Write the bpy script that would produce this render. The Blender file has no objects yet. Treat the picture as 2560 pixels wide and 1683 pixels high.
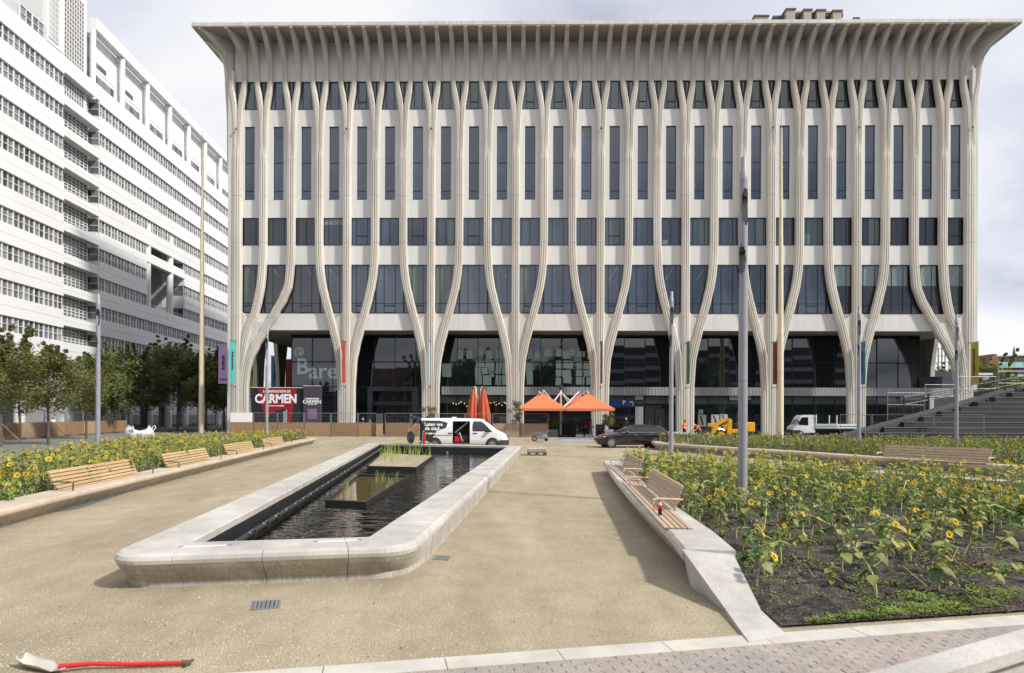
import bpy, bmesh, math, random
import numpy as np
from mathutils import Vector, Matrix
random.seed(11); RNG = np.random.default_rng(5)
SC = bpy.context.scene
COL = SC.collection
PI = math.pi
# ---------------------------------------------------------------- camera
FPX, CX, V0, CAMH, ROLL = 1600.0, 1280.0, 1038.0, 2.1, math.radians(0.206)
CR = Vector((math.cos(ROLL), 0, math.sin(ROLL))); CU = Vector((-math.sin(ROLL), 0, math.cos(ROLL))); CF = Vector((0, 1, 0))
CAM = Vector((0, 0, CAMH))
cam = bpy.data.cameras.new('camera'); cam_ob = bpy.data.objects.new('camera', cam); COL.objects.link(cam_ob)
cam.sensor_fit = 'HORIZONTAL'; cam.sensor_width = 36; cam.lens = 36 * FPX / 2560
cam.shift_y = (V0 - 841.5) / 2560; cam.clip_start = 0.05; cam.clip_end = 4000
cam_ob.matrix_world = Matrix(((CR.x, CU.x, 0, 0), (0, 0, -1, 0), (CR.z, CU.z, 0, CAMH), (0, 0, 0, 1)))
cam.dof.use_dof = True; cam.dof.focus_distance = 22; cam.dof.aperture_fstop = 3.2
SC.camera = cam_ob
def ray(u, v): return CF + CR * ((u - CX) / FPX) + CU * ((V0 - v) / FPX)
def G(u, v, z=0.0):                       # photo pixel -> point on the level plane z
    d = ray(u, v); return CAM + d * ((z - CAMH) / d.z)
def P(u, v, Y):                           # photo pixel -> point at distance Y
    return CAM + ray(u, v) * Y
def XZ(u, v, Y): p = P(u, v, Y); return p.x, p.z
# ---------------------------------------------------------------- world, sun
SUN_EL, SUN_AZ = math.radians(42), math.radians(117)
w = bpy.data.worlds.new('World'); SC.world = w; w.use_nodes = True
nt = w.node_tree; nt.nodes.clear(); N = nt.nodes.new; L = nt.links.new
out = N('ShaderNodeOutputWorld'); mixs = N('ShaderNodeMixShader')
sky = N('ShaderNodeTexSky'); sky.sky_type = 'NISHITA'; sky.sun_disc = False
sky.sun_elevation = SUN_EL; sky.sun_rotation = SUN_AZ
b1 = N('ShaderNodeBackground'); b1.inputs[1].default_value = 0.12; L(sky.outputs[0], b1.inputs[0])
tc = N('ShaderNodeTexCoord'); sep = N('ShaderNodeSeparateXYZ'); L(tc.outputs['Generated'], sep.inputs[0])
mx = N('ShaderNodeMath'); mx.operation = 'MAXIMUM'; L(sep.outputs[2], mx.inputs[0]); mx.inputs[1].default_value = 0
ad = N('ShaderNodeMath'); ad.operation = 'ADD'; L(mx.outputs[0], ad.inputs[0]); ad.inputs[1].default_value = 0.22
dx = N('ShaderNodeMath'); dx.operation = 'DIVIDE'; L(sep.outputs[0], dx.inputs[0]); L(ad.outputs[0], dx.inputs[1])
dy = N('ShaderNodeMath'); dy.operation = 'DIVIDE'; L(sep.outputs[1], dy.inputs[0]); L(ad.outputs[0], dy.inputs[1])
cmb = N('ShaderNodeCombineXYZ'); L(dx.outputs[0], cmb.inputs[0]); L(dy.outputs[0], cmb.inputs[1]); cmb.inputs[2].default_value = 3.7
nz = N('ShaderNodeTexNoise'); nz.inputs['Scale'].default_value = 0.95; nz.inputs['Detail'].default_value = 6; nz.inputs['Roughness'].default_value = 0.5
nz.inputs['Distortion'].default_value = 0.35
L(cmb.outputs[0], nz.inputs['Vector'])
rp = N('ShaderNodeValToRGB'); L(nz.outputs[0], rp.inputs[0])
e = rp.color_ramp.elements; e[0].position = 0.36; e[0].color = (0.42, 0.45, 0.57, 1); e[1].position = 0.62; e[1].color = (1.0, 1.0, 1.0, 1)
x = rp.color_ramp.elements.new(0.45); x.color = (0.70, 0.725, 0.84, 1); x = rp.color_ramp.elements.new(0.54); x.color = (0.88, 0.895, 0.965, 1)
b2 = N('ShaderNodeBackground'); b2.inputs[1].default_value = 0.90; L(rp.outputs[0], b2.inputs[0])
mixs.inputs[0].default_value = 0.93; L(b1.outputs[0], mixs.inputs[1]); L(b2.outputs[0], mixs.inputs[2]); L(mixs.outputs[0], out.inputs[0])
sd = bpy.data.lights.new('sun', 'SUN'); sd.energy = 4.2; sd.angle = math.radians(4.5); sd.color = (1, 0.95, 0.87)
so = bpy.data.objects.new('sun', sd); COL.objects.link(so)
SUNDIR = Vector((math.sin(SUN_AZ) * math.cos(SUN_EL), math.cos(SUN_AZ) * math.cos(SUN_EL), math.sin(SUN_EL)))
so.rotation_euler = SUNDIR.to_track_quat('Z', 'Y').to_euler()
vs = SC.view_settings; SC.display_settings.display_device = 'sRGB'
vs.view_transform = 'Standard'; vs.look = 'None'; vs.exposure = 0.16; vs.gamma = 1.0; vs.use_curve_mapping = False
SC.render.engine = 'CYCLES'
cy = SC.cycles; cy.use_denoising = True; cy.max_bounces = 6; cy.diffuse_bounces = 3; cy.glossy_bounces = 3
cy.transmission_bounces = 4; cy.transparent_max_bounces = 10; cy.caustics_reflective = False; cy.caustics_refractive = False; cy.sample_clamp_indirect = 6
# ---------------------------------------------------------------- materials
def lin(c):
    return tuple((x / 12.92 if x <= 0.04045 else ((x + 0.055) / 1.055) ** 2.4) for x in [k / 255 for k in c])
M = {}
def mat(name, col, rough=0.6, var=0.0, scale=3.0, bump=0.0, bscale=40.0, metal=0.0, ior=1.5, col2=None, stretch=(1, 1, 1),
        rnd=0.0, emit=0.0, trans=0.0, detail=5, coat=0.0, grain=0.0, gscale=150.0, thin=0.0, patch=0.0, pscale=0.15, pstretch=(1, 1, 1)):
    """procedural surface: two noises for colour, one for relief, optional per-object tint"""
    m = bpy.data.materials.new(name); m.use_nodes = True; t = m.node_tree; bs = t.nodes['Principled BSDF']
    n = t.nodes.new; l = t.links.new
    bs.inputs['Roughness'].default_value = rough; bs.inputs['Metallic'].default_value = metal; bs.inputs['IOR'].default_value = ior
    if coat: bs.inputs['Coat Weight'].default_value = coat; bs.inputs['Coat Roughness'].default_value = 0.05
    if trans: bs.inputs['Transmission Weight'].default_value = trans
    c4 = (*col, 1)
    src = None
    if var or bump or grain or col2:
        g = n('ShaderNodeNewGeometry'); mp = n('ShaderNodeMapping'); mp.inputs['Scale'].default_value = stretch
        l(g.outputs['Position'], mp.inputs[0])
    if var or col2:
        nz = n('ShaderNodeTexNoise'); nz.inputs['Scale'].default_value = scale; nz.inputs['Detail'].default_value = detail; nz.inputs['Roughness'].default_value = 0.62
        l(mp.outputs[0], nz.inputs['Vector'])
        mr = n('ShaderNodeMapRange'); mr.inputs[1].default_value = 0.3; mr.inputs[2].default_value = 0.7; l(nz.outputs[0], mr.inputs[0])
        mi = n('ShaderNodeMix'); mi.data_type = 'RGBA'; l(mr.outputs[0], mi.inputs[0])
        lo = tuple(x * (1 - var) for x in col); hi = col2 if col2 else tuple(min(1, x * (1 + var)) for x in col)
        mi.inputs[6].default_value = (*lo, 1); mi.inputs[7].default_value = (*hi, 1); src = mi.outputs[2]
    if grain:
        gz = n('ShaderNodeTexNoise'); gz.inputs['Scale'].default_value = gscale; gz.inputs['Detail'].default_value = 2; l(mp.outputs[0], gz.inputs['Vector'])
        mr2 = n('ShaderNodeMapRange'); mr2.inputs[1].default_value = 0.32; mr2.inputs[2].default_value = 0.68
        mr2.inputs[3].default_value = 1 - grain; mr2.inputs[4].default_value = 1 + grain; l(gz.outputs[0], mr2.inputs[0])
        hs = n('ShaderNodeHueSaturation'); l(mr2.outputs[0], hs.inputs['Value'])
        if src: l(src, hs.inputs['Color'])
        else: hs.inputs['Color'].default_value = c4
        src = hs.outputs[0]
    if patch:                             # broad uneven weathering
        if not (var or bump or grain or col2): g = n('ShaderNodeNewGeometry')
        pmp = n('ShaderNodeMapping'); pmp.inputs['Scale'].default_value = pstretch; l(g.outputs['Position'], pmp.inputs[0])
        pz = n('ShaderNodeTexNoise'); pz.inputs['Scale'].default_value = pscale; pz.inputs['Detail'].default_value = 6; pz.inputs['Roughness'].default_value = 0.7; l(pmp.outputs[0], pz.inputs['Vector'])
        pr = n('ShaderNodeMapRange'); pr.inputs[1].default_value = 0.35; pr.inputs[2].default_value = 0.65; pr.inputs[3].default_value = 1 - patch; pr.inputs[4].default_value = 1 + patch * .6; l(pz.outputs[0], pr.inputs[0])
        hp = n('ShaderNodeHueSaturation'); l(pr.outputs[0], hp.inputs['Value'])
        if src: l(src, hp.inputs['Color'])
        else: hp.inputs['Color'].default_value = c4
        src = hp.outputs[0]
    if rnd:
        oi = n('ShaderNodeObjectInfo'); mr3 = n('ShaderNodeMapRange'); mr3.inputs[3].default_value = 1 - rnd; mr3.inputs[4].default_value = 1 + rnd
        l(oi.outputs['Random'], mr3.inputs[0]); hv = n('ShaderNodeHueSaturation'); l(mr3.outputs[0], hv.inputs['Value'])
        if src: l(src, hv.inputs['Color'])
        else: hv.inputs['Color'].default_value = c4
        src = hv.outputs[0]
    if src: l(src, bs.inputs['Base Color'])
    else: bs.inputs['Base Color'].default_value = c4
    if bump:
        bz = n('ShaderNodeTexNoise'); bz.inputs['Scale'].default_value = bscale; bz.inputs['Detail'].default_value = 4; l(mp.outputs[0], bz.inputs['Vector'])
        bp = n('ShaderNodeBump'); bp.inputs['Strength'].default_value = bump; bp.inputs['Distance'].default_value = 0.02
        l(bz.outputs[0], bp.inputs['Height']); l(bp.outputs[0], bs.inputs['Normal'])
    if emit:
        bs.inputs['Emission Color'].default_value = c4; bs.inputs['Emission Strength'].default_value = emit
    if thin:                              # thin leaves and petals let light through
        tr = n('ShaderNodeBsdfTranslucent'); mxs = n('ShaderNodeMixShader'); mxs.inputs[0].default_value = thin
        if src: l(src, tr.inputs[0])
        else: tr.inputs[0].default_value = c4
        l(bs.outputs[0], mxs.inputs[1]); l(tr.outputs[0], mxs.inputs[2]); l(mxs.outputs[0], t.nodes['Material Output'].inputs[0])
    m.diffuse_color = c4
    M[name] = m; return m
mat('gravel', (0.345, 0.29, 0.20), 0.95, 0.12, 1.6, 0.7, 60, grain=0.38, gscale=62, patch=0.22, pscale=0.6, pstretch=(1, 0.22, 1))
mat('paving', (0.16, 0.155, 0.15), 0.85, 0.2, 0.8, 0.2, 20)
mat('asphalt', (0.09, 0.09, 0.09), 0.9, 0.2, 0.3)
mat('kerb', (0.49, 0.465, 0.42), 0.75, 0.16, 2.2, 0.15, 60, grain=0.1)
mat('granite', (0.475, 0.455, 0.42), 0.6, 0.2, 1.3, 0.1, 90, grain=0.16, gscale=130, patch=0.14, pscale=1.2)
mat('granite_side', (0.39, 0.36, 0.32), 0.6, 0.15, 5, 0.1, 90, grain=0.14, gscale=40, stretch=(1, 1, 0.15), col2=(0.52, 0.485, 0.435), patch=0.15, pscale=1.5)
mat('granite_warm', (0.50, 0.42, 0.33), 0.6, 0.16, 1.4, 0.1, 90, grain=0.16, gscale=130)
mat('plinth', (0.27, 0.23, 0.18), 0.8, 0.35, 3, 0.15, 60, stretch=(1, 1, 0.3), grain=0.15)
mat('soil', (0.040, 0.033, 0.028), 0.95, 0.3, 5, 1.0, 30, grain=0.5, gscale=40, col2=(0.085, 0.072, 0.062), patch=0.25, pscale=0.8)
mat('brick', (0.29, 0.265, 0.25), 0.9, 0.1, 2.2, 0.5, 60, col2=(0.37, 0.315, 0.27), rnd=0.06, grain=0.22, gscale=60)
mat('sand', (0.36, 0.27, 0.20), 0.95, 0.3, 5, 0.4, 60, grain=0.3)
mat('concrete', (0.585, 0.55, 0.475), 0.75, 0.08, 0.5, 0.10, 25, stretch=(1, 1, 0.2), col2=(0.70, 0.67, 0.60), patch=0.13, pscale=2.2, pstretch=(1, 1, 0.05))
mat('panel', (0.66, 0.655, 0.64), 0.7, 0.05, 0.25, 0.03, 60, rnd=0.04, patch=0.07, pscale=1.6, pstretch=(1, 1, 0.08))
mat('soffit', (0.34, 0.32, 0.275), 0.8, 0.06, 0.5)  # beige concrete darkened in colour for the shade under the eave
mat('navy', (0.012, 0.015, 0.024), 0.4)
mat('black_metal', (0.012, 0.013, 0.016), 0.45)
mat('dark_glass', (0.012, 0.017, 0.022), 0.02, ior=1.92, rnd=0.4)
mat('blue_glass', (0.022, 0.040, 0.078), 0.025, ior=2.0, rnd=0.4, var=0.3, scale=0.22, col2=(0.05, 0.078, 0.125))
mat('blind', (0.24, 0.30, 0.30), 0.08, ior=1.7, rnd=0.25)
mat('curtain', (0.13, 0.165, 0.16), 0.1, ior=1.6, rnd=0.3)
mat('white_panel', (0.755, 0.76, 0.77), 0.35, 0.03, 0.2, rnd=0.02)
mat('white_paint', (0.70, 0.70, 0.70), 0.4)
mat('grey_glass', (0.15, 0.155, 0.165), 0.06, ior=1.6, rnd=0.7)
mat('block_glass', (0.16, 0.165, 0.165), 0.15, ior=1.5, rnd=0.3)
mat('lamp_grey', (0.30, 0.30, 0.34), 0.45, metal=0.0, var=0.08, scale=1.5)
mat('mast', (0.70, 0.62, 0.43), 0.5, 0.1, 1.2)
mat('steel', (0.42, 0.43, 0.45), 0.35, metal=0.8, var=0.1, scale=3)
mat('galv', (0.27, 0.28, 0.30), 0.5, metal=0.5, var=0.15, scale=4)
mat('wood_new', (0.50, 0.345, 0.19), 0.55, 0.18, 6, 0.12, 50, stretch=(6, 1, 6), rnd=0.1)
mat('wood_old', (0.44, 0.33, 0.245), 0.65, 0.2, 6, 0.15, 50, stretch=(6, 1, 6), rnd=0.12)
mat('wood_fence', (0.25, 0.145, 0.072), 0.75, 0.25, 3, 0.1, 30, stretch=(8, 8, 0.6), col2=(0.40, 0.25, 0.135), rnd=0.15)
mat('wood_pale', (0.36, 0.255, 0.16), 0.75, 0.25, 3, stretch=(8, 8, 0.6), rnd=0.15)
mat('arm_wood', (0.56, 0.42, 0.28), 0.55, 0.12, 6)
mat('bronze', (0.16, 0.12, 0.085), 0.45, metal=0.4)
mat('rubber', (0.018, 0.018, 0.02), 0.7)
mat('liner', (0.022, 0.023, 0.026), 0.4, 0.25, 1.2)
mat('stem', (0.38, 0.43, 0.17), 0.6, 0.3, 3, rnd=0.2)
mat('leaf_flower', (0.20, 0.26, 0.045), 0.5, 0.25, 2, col2=(0.47, 0.48, 0.14), rnd=0.25, thin=0.35)
mat('leaf_dark', (0.085, 0.165, 0.04), 0.45, 0.3, 6, rnd=0.25, thin=0.3)
mat('petal', (0.82, 0.60, 0.025), 0.55, 0.1, 5, rnd=0.12, thin=0.3)
mat('disc', (0.19, 0.10, 0.02), 0.8, 0.3, 30)
mat('weed', (0.13, 0.22, 0.03), 0.6, 0.3, 5, col2=(0.30, 0.38, 0.07), thin=0.25)
mat('dry', (0.33, 0.25, 0.13), 0.8, 0.3, 5)
mat('reed', (0.36, 0.46, 0.10), 0.5, 0.25, 4)
mat('tree_leaf', (0.09, 0.12, 0.03), 0.5, 0.3, 0.9, col2=(0.27, 0.28, 0.085), thin=0.35)
mat('tree_leaf_dark', (0.065, 0.098, 0.028), 0.5, 0.35, 0.7, col2=(0.21, 0.24, 0.075), thin=0.35)
mat('tree_leaf_far', (0.11, 0.16, 0.03), 0.6, 0.3, 0.3, col2=(0.24, 0.28, 0.06), thin=0.3)
mat('bark', (0.11, 0.09, 0.07), 0.9, 0.3, 8, 0.5, 30)
mat('orange_canvas', (0.60, 0.175, 0.075), 0.8, 0.08, 2)
mat('red_canvas', (0.50, 0.10, 0.045), 0.85, 0.12, 3)
mat('van_white', (0.74, 0.76, 0.80), 0.25, coat=0.5)
mat('car_black', (0.008, 0.008, 0.012), 0.2, coat=1.0)
mat('car_glass', (0.012, 0.014, 0.016), 0.02, ior=1.8)
mat('chrome', (0.62, 0.63, 0.65), 0.15, metal=1.0)
mat('alloy', (0.45, 0.46, 0.48), 0.3, metal=0.8)
mat('plastic', (0.03, 0.03, 0.033), 0.6)
mat('yellow_paint', (0.62, 0.33, 0.012), 0.4, 0.1, 3)
mat('plate', (0.75, 0.48, 0.02), 0.5)
mat('red', (0.55, 0.012, 0.02), 0.5)
mat('shovel_red', (0.62, 0.02, 0.03), 0.35, 0.1, 6)
mat('blue', (0.018, 0.05, 0.25), 0.5)
mat('sign_white', (0.80, 0.80, 0.80), 0.6)
mat('light_grey', (0.50, 0.51, 0.52), 0.6, 0.05, 2)
mat('dark_grey', (0.06, 0.062, 0.07), 0.7, 0.15, 2)
mat('step_stone', (0.042, 0.041, 0.045), 0.7, 0.2, 2)
mat('nosing', (0.17, 0.17, 0.18), 0.6)
mat('bag_white', (0.58, 0.59, 0.64), 0.6, 0.05, 8, 0.5, 10)
mat('skin', (0.50, 0.27, 0.18), 0.5)
mat('hair', (0.02, 0.015, 0.012), 0.7)
mat('hair_grey', (0.55, 0.5, 0.45), 0.8)
mat('navy_shirt', (0.035, 0.035, 0.06), 0.85, 0.15, 9)
mat('work_trousers', (0.015, 0.015, 0.017), 0.85)
mat('jeans', (0.06, 0.13, 0.26), 0.85, 0.15, 10)
mat('hi_vis', (0.70, 0.19, 0.03), 0.7, 0.1, 8)
mat('pink_shirt', (0.62, 0.02, 0.10), 0.8)
mat('green_shirt', (0.02, 0.30, 0.13), 0.8)
mat('brown_shirt', (0.10, 0.075, 0.055), 0.85)
mat('house_brick', (0.26, 0.125, 0.075), 0.85, 0.2, 1.5)
mat('aqua_glass', (0.30, 0.58, 0.56), 0.1)
for nm, c in (('ban_lilac', (178, 150, 192)), ('ban_teal', (66, 175, 172)), ('ban_olive', (172, 160, 60)), ('ban_blue', (66, 125, 160)),
              ('ban_red', (160, 55, 45)), ('ban_pale', (165, 188, 200)), ('ban_plum', (120, 80, 105)), ('ban_green', (62, 120, 98)), ('ban_brick', (125, 52, 40)),
              ('poster_black', (28, 26, 34)), ('poster_red', (140, 8, 26)), ('poster_plum', (66, 56, 70)), ('paper', (165, 188, 180)), ('letter_pale', (205, 222, 222)),
              ('ink_purple', (52, 26, 84)), ('ink', (20, 22, 30)), ('hose', (200, 200, 90)), ('pallet_wood', (110, 84, 56))):
    mat(nm, lin(c), 0.75, 0.05, 1.5)
def water_mat():
    m = bpy.data.materials.new('water'); m.use_nodes = True; t = m.node_tree; bs = t.nodes['Principled BSDF']; n = t.nodes.new; l = t.links.new
    bs.inputs['Base Color'].default_value = (0.010, 0.008, 0.004, 1); bs.inputs['Roughness'].default_value = 0.02; bs.inputs['IOR'].default_value = 1.38
    g = n('ShaderNodeNewGeometry'); mp = n('ShaderNodeMapping'); mp.inputs['Scale'].default_value = (0.75, 1.7, 1); l(g.outputs['Position'], mp.inputs[0])
    a = n('ShaderNodeTexNoise'); a.inputs['Scale'].default_value = 2.2; a.inputs['Detail'].default_value = 2.2; a.inputs['Distortion'].default_value = 0.6; l(mp.outputs[0], a.inputs[0])
    b = n('ShaderNodeBump'); b.inputs['Strength'].default_value = 0.32; b.inputs['Distance'].default_value = 0.06
    l(a.outputs[0], b.inputs['Height']); l(b.outputs[0], bs.inputs['Normal']); M['water'] = m
water_mat()
mat('murky', (0.12, 0.095, 0.04), 0.06, 0.3, 1.5, ior=1.35)
# ---------------------------------------------------------------- mesh helpers
class MB:
    """collects vertices and faces; build() links them as one mesh object"""
    def __init__(s): s.v = []; s.f = []; s.mi = []; s.cur = 0; s.sm = []; s.smooth = False
    def add(s, vs, fs):
        o = len(s.v); s.v += [tuple(p) for p in vs]
        for f in fs: s.f.append(tuple(i + o for i in f)); s.mi.append(s.cur); s.sm.append(s.smooth)
        return s
    def box(s, a, b):
        x0, y0, z0 = a; x1, y1, z1 = b
        return s.add([(x0, y0, z0), (x1, y0, z0), (x1, y1, z0), (x0, y1, z0), (x0, y0, z1), (x1, y0, z1), (x1, y1, z1), (x0, y1, z1)],
                     [(0, 3, 2, 1), (4, 5, 6, 7), (0, 1, 5, 4), (1, 2, 6, 5), (2, 3, 7, 6), (3, 0, 4, 7)])
    def hexa(s, p): return s.add(p, [(0, 3, 2, 1), (4, 5, 6, 7), (0, 1, 5, 4), (1, 2, 6, 5), (2, 3, 7, 6), (3, 0, 4, 7)])
    def bbox(s, a, b, c=0.01):             # box with chamfered edges
        (x0, y0, z0), (x1, y1, z1) = a, b; c = min(c, (x1 - x0) * .45, (y1 - y0) * .45, (z1 - z0) * .45)
        vs = []; idx = {}
        for ix, xx in enumerate((x0, x1)):
            for iy, yy in enumerate((y0, y1)):
                for iz, zz in enumerate((z0, z1)):
                    sx, sy, sz = (c if ix == 0 else -c), (c if iy == 0 else -c), (c if iz == 0 else -c)
                    for k, p in enumerate(((xx, yy + sy, zz + sz), (xx + sx, yy, zz + sz), (xx + sx, yy + sy, zz))):
                        idx[ix, iy, iz, k] = len(vs); vs.append(p)
        I = lambda *a: idx[a]
        fs = []
        for q in (0, 1):
            fs.append([I(q, 0, 0, 0), I(q, 1, 0, 0), I(q, 1, 1, 0), I(q, 0, 1, 0)]); fs.append([I(0, q, 0, 1), I(1, q, 0, 1), I(1, q, 1, 1), I(0, q, 1, 1)])
            fs.append([I(0, 0, q, 2), I(1, 0, q, 2), I(1, 1, q, 2), I(0, 1, q, 2)])
        for a1 in (0, 1):
            for a2 in (0, 1):
                fs.append([I(a1, a2, 0, 0), I(a1, a2, 1, 0), I(a1, a2, 1, 1), I(a1, a2, 0, 1)])
                fs.append([I(a1, 0, a2, 0), I(a1, 1, a2, 0), I(a1, 1, a2, 2), I(a1, 0, a2, 2)])
                fs.append([I(0, a1, a2, 1), I(1, a1, a2, 1), I(1, a1, a2, 2), I(0, a1, a2, 2)])
                for a3 in (0, 1): fs.append([I(a1, a2, a3, 0), I(a1, a2, a3, 1), I(a1, a2, a3, 2)])
        return s.add(vs, fs)
    def tube(s, pts, r, n=8, cap=True):
        pts = [Vector(p) for p in pts]; rs = r if isinstance(r, (list, tuple)) else [r] * len(pts)
        vs = []; fs = []; up = Vector((0.0123, 0.031, 1)).normalized(); prev = None
        for i, p in enumerate(pts):
            d = (pts[min(i + 1, len(pts) - 1)] - pts[max(i - 1, 0)]).normalized()
            if prev is None: a = d.cross(up if abs(d.dot(up)) < .95 else Vector((1, 0.02, 0))).normalized()
            else: a = (prev - d * prev.dot(d)); a = a.normalized() if a.length > 1e-6 else d.orthogonal().normalized()
            prev = a; b = d.cross(a)
            for k in range(n):
                t = 2 * PI * k / n; vs.append(p + (a * math.cos(t) + b * math.sin(t)) * rs[i])
        for i in range(len(pts) - 1):
            for k in range(n):
                k2 = (k + 1) % n; fs.append((i * n + k, i * n + k2, (i + 1) * n + k2, (i + 1) * n + k))
        s.add(vs, fs)
        if cap: s._caps(vs[:n], vs[-n:])
        return s
    def _caps(s, a, b):
        k = s.smooth; s.smooth = False; s.add(a, [tuple(range(len(a) - 1, -1, -1))]); s.add(b, [tuple(range(len(b)))]); s.smooth = k
    def lathe(s, prof, c=(0, 0, 0), n=16, axis='z'):
        vs = []; fs = []; c = Vector(c)
        for r, h in prof:
            for k in range(n):
                t = 2 * PI * k / n; a, b = r * math.cos(t), r * math.sin(t)
                vs.append(c + Vector({'z': (a, b, h), 'y': (a, h, b), 'x': (h, a, b)}[axis]))
        for i in range(len(prof) - 1):
            for k in range(n):
                k2 = (k + 1) % n; fs.append((i * n + k, i * n + k2, (i + 1) * n + k2, (i + 1) * n + k))
        s.add(vs, fs); s._caps(vs[:n], vs[-n:]); return s
    def prism(s, poly, f0, f1):            # poly list of 2D, f0/f1 map 2D -> 3D for both ends
        n = len(poly); vs = [f0(*p) for p in poly] + [f1(*p) for p in poly]
        fs = [tuple(range(n - 1, -1, -1)), tuple(range(n, 2 * n))] + [(i, (i + 1) % n, n + (i + 1) % n, n + i) for i in range(n)]
        return s.add(vs, fs)
    def loft(s, rings, close=True, caps=True):
        n = len(rings[0]); vs = [p for r in rings for p in r]; fs = []
        for i in range(len(rings) - 1):
            for k in range(n if close else n - 1):
                k2 = (k + 1) % n; fs.append((i * n + k, i * n + k2, (i + 1) * n + k2, (i + 1) * n + k))
        s.add(vs, fs)
        if caps: s._caps(rings[0], rings[-1])
        return s
    def mesh(s, name, mats):
        me = bpy.data.meshes.new(name); me.from_pydata(s.v, [], s.f)
        for m in (mats if isinstance(mats, (list, tuple)) else [mats]): me.materials.append(M[m] if isinstance(m, str) else m)
        me.polygons.foreach_set('material_index', s.mi); me.polygons.foreach_set('use_smooth', s.sm)
        bm = bmesh.new(); bm.from_mesh(me); bmesh.ops.recalc_face_normals(bm, faces=bm.faces); bm.to_mesh(me); bm.free()
        me.update(); return me
    def build(s, name, mats, parent=None, loc=(0, 0, 0), rot=(0, 0, 0)): return ob(name, s.mesh(name, mats), parent, loc, rot)
def ob(name, me, parent=None, loc=(0, 0, 0), rot=(0, 0, 0)):
    o = bpy.data.objects.new(name, me); COL.objects.link(o); o.location = loc; o.rotation_euler = rot
    if parent: o.parent = parent
    return o
def tag(o, label, cat, group=None):
    o['label'] = label; o['category'] = cat
    if group: o['group'] = group
    return o
def thing(name, label, cat, loc=(0, 0, 0), rz=0, group=None): return tag(ob(name, None, None, loc, (0, 0, rz)), label, cat, group)
def struct(o): o['kind'] = 'structure'; return o
def stuff(o): o['kind'] = 'stuff'; return o
def clone(root, loc=None, rz=None, label=None, parent=None):
    c = root.copy(); COL.objects.link(c)
    if parent: c.parent = parent
    if loc is not None: c.location = loc
    if rz is not None: c.rotation_euler = (0, 0, rz)
    if label: c['label'] = label
    for ch in list(root.children): clone(ch, parent=c)
    return c
def arrays_mesh(name, V, F, MI, mats, smooth=False):
    """triangle/quad soup from numpy arrays (F: faces of equal length)"""
    me = bpy.data.meshes.new(name); k = F.shape[1]; me.vertices.add(len(V)); me.loops.add(F.size); me.polygons.add(len(F))
    me.vertices.foreach_set('co', np.asarray(V, np.float32).ravel()); me.loops.foreach_set('vertex_index', F.astype(np.int32).ravel())
    me.polygons.foreach_set('loop_start', np.arange(0, F.size, k, dtype=np.int32))
    me.polygons.foreach_set('material_index', np.asarray(MI, np.int32)); me.polygons.foreach_set('use_smooth', np.full(len(F), smooth))
    for m in mats: me.materials.append(M[m])
    me.update(calc_edges=True); me.validate(); return me
_texts = {}
def text_mesh(s, size=1.0, depth=0.01, bold=0.0, sx=1.0):
    c = bpy.data.curves.new('lettering', 'FONT'); c.body = s; c.size = size; c.extrude = depth; c.align_x = 'CENTER'; c.align_y = 'CENTER'; c.offset = bold; c.resolution_u = 3
    o = bpy.data.objects.new('lettering_source', c); COL.objects.link(o)
    me = bpy.data.meshes.new_from_object(o.evaluated_get(bpy.context.evaluated_depsgraph_get())); bpy.data.objects.remove(o); bpy.data.curves.remove(c)
    me.name = 'lettering'
    if sx != 1.0: me.transform(Matrix.Diagonal((sx, 1, 1, 1)))
    return me
def lettering(s, size, material, parent, loc, rot, bold=0.0, sx=1.0, depth=0.006, name='lettering'):
    me = text_mesh(s, size, depth, bold, sx); me.materials.append(M[material]); return ob(name, me, parent, loc, rot)
FACE = (PI / 2, 0, 0)                     # text upright, read from -Y
def fillet(poly, rad, n=8, closed=True):
    outp = []; m = len(poly)
    for i, p in enumerate(poly):
        p = Vector(p); r = rad[i] if isinstance(rad, (list, tuple)) else rad
        if (not closed and i in (0, m - 1)) or r <= 0: outp.append(p); continue
        a = (Vector(poly[i - 1]) - p).normalized(); b = (Vector(poly[(i + 1) % m]) - p).normalized()
        ang = math.acos(max(-1, min(1, a.dot(b)))); t = r / math.tan(ang / 2)
        p0 = p + a * t; p1 = p + b * t; c = p + (a + b).normalized() * (r / math.sin(ang / 2))
        a0 = math.atan2((p0 - c).y, (p0 - c).x); a1 = math.atan2((p1 - c).y, (p1 - c).x); da = (a1 - a0 + PI) % (2 * PI) - PI
        outp += [c + Vector((math.cos(a0 + da * k / n), math.sin(a0 + da * k / n))) * r for k in range(n + 1)]
    return outp
def resample(path, step, closed):
    pts = [Vector(p) for p in path] + ([Vector(path[0])] if closed else []); outp = [pts[0]]
    for a, b in zip(pts, pts[1:]):
        k = max(1, int((b - a).length / step)); outp += [a + (b - a) * (j / k) for j in range(1, k + 1)]
    return outp
def normals(pts, closed, side):
    n = len(pts); res = []
    for i in range(n):
        a = pts[i - 1] if i > 0 else (pts[-2] if closed else pts[0]); b = pts[i + 1] if i < n - 1 else (pts[1] if closed else pts[-1])
        if i == 0 and not closed: a = pts[0]
        d = (b - a).normalized(); res.append(Vector((d.y, -d.x)) * side)
    return res
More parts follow.
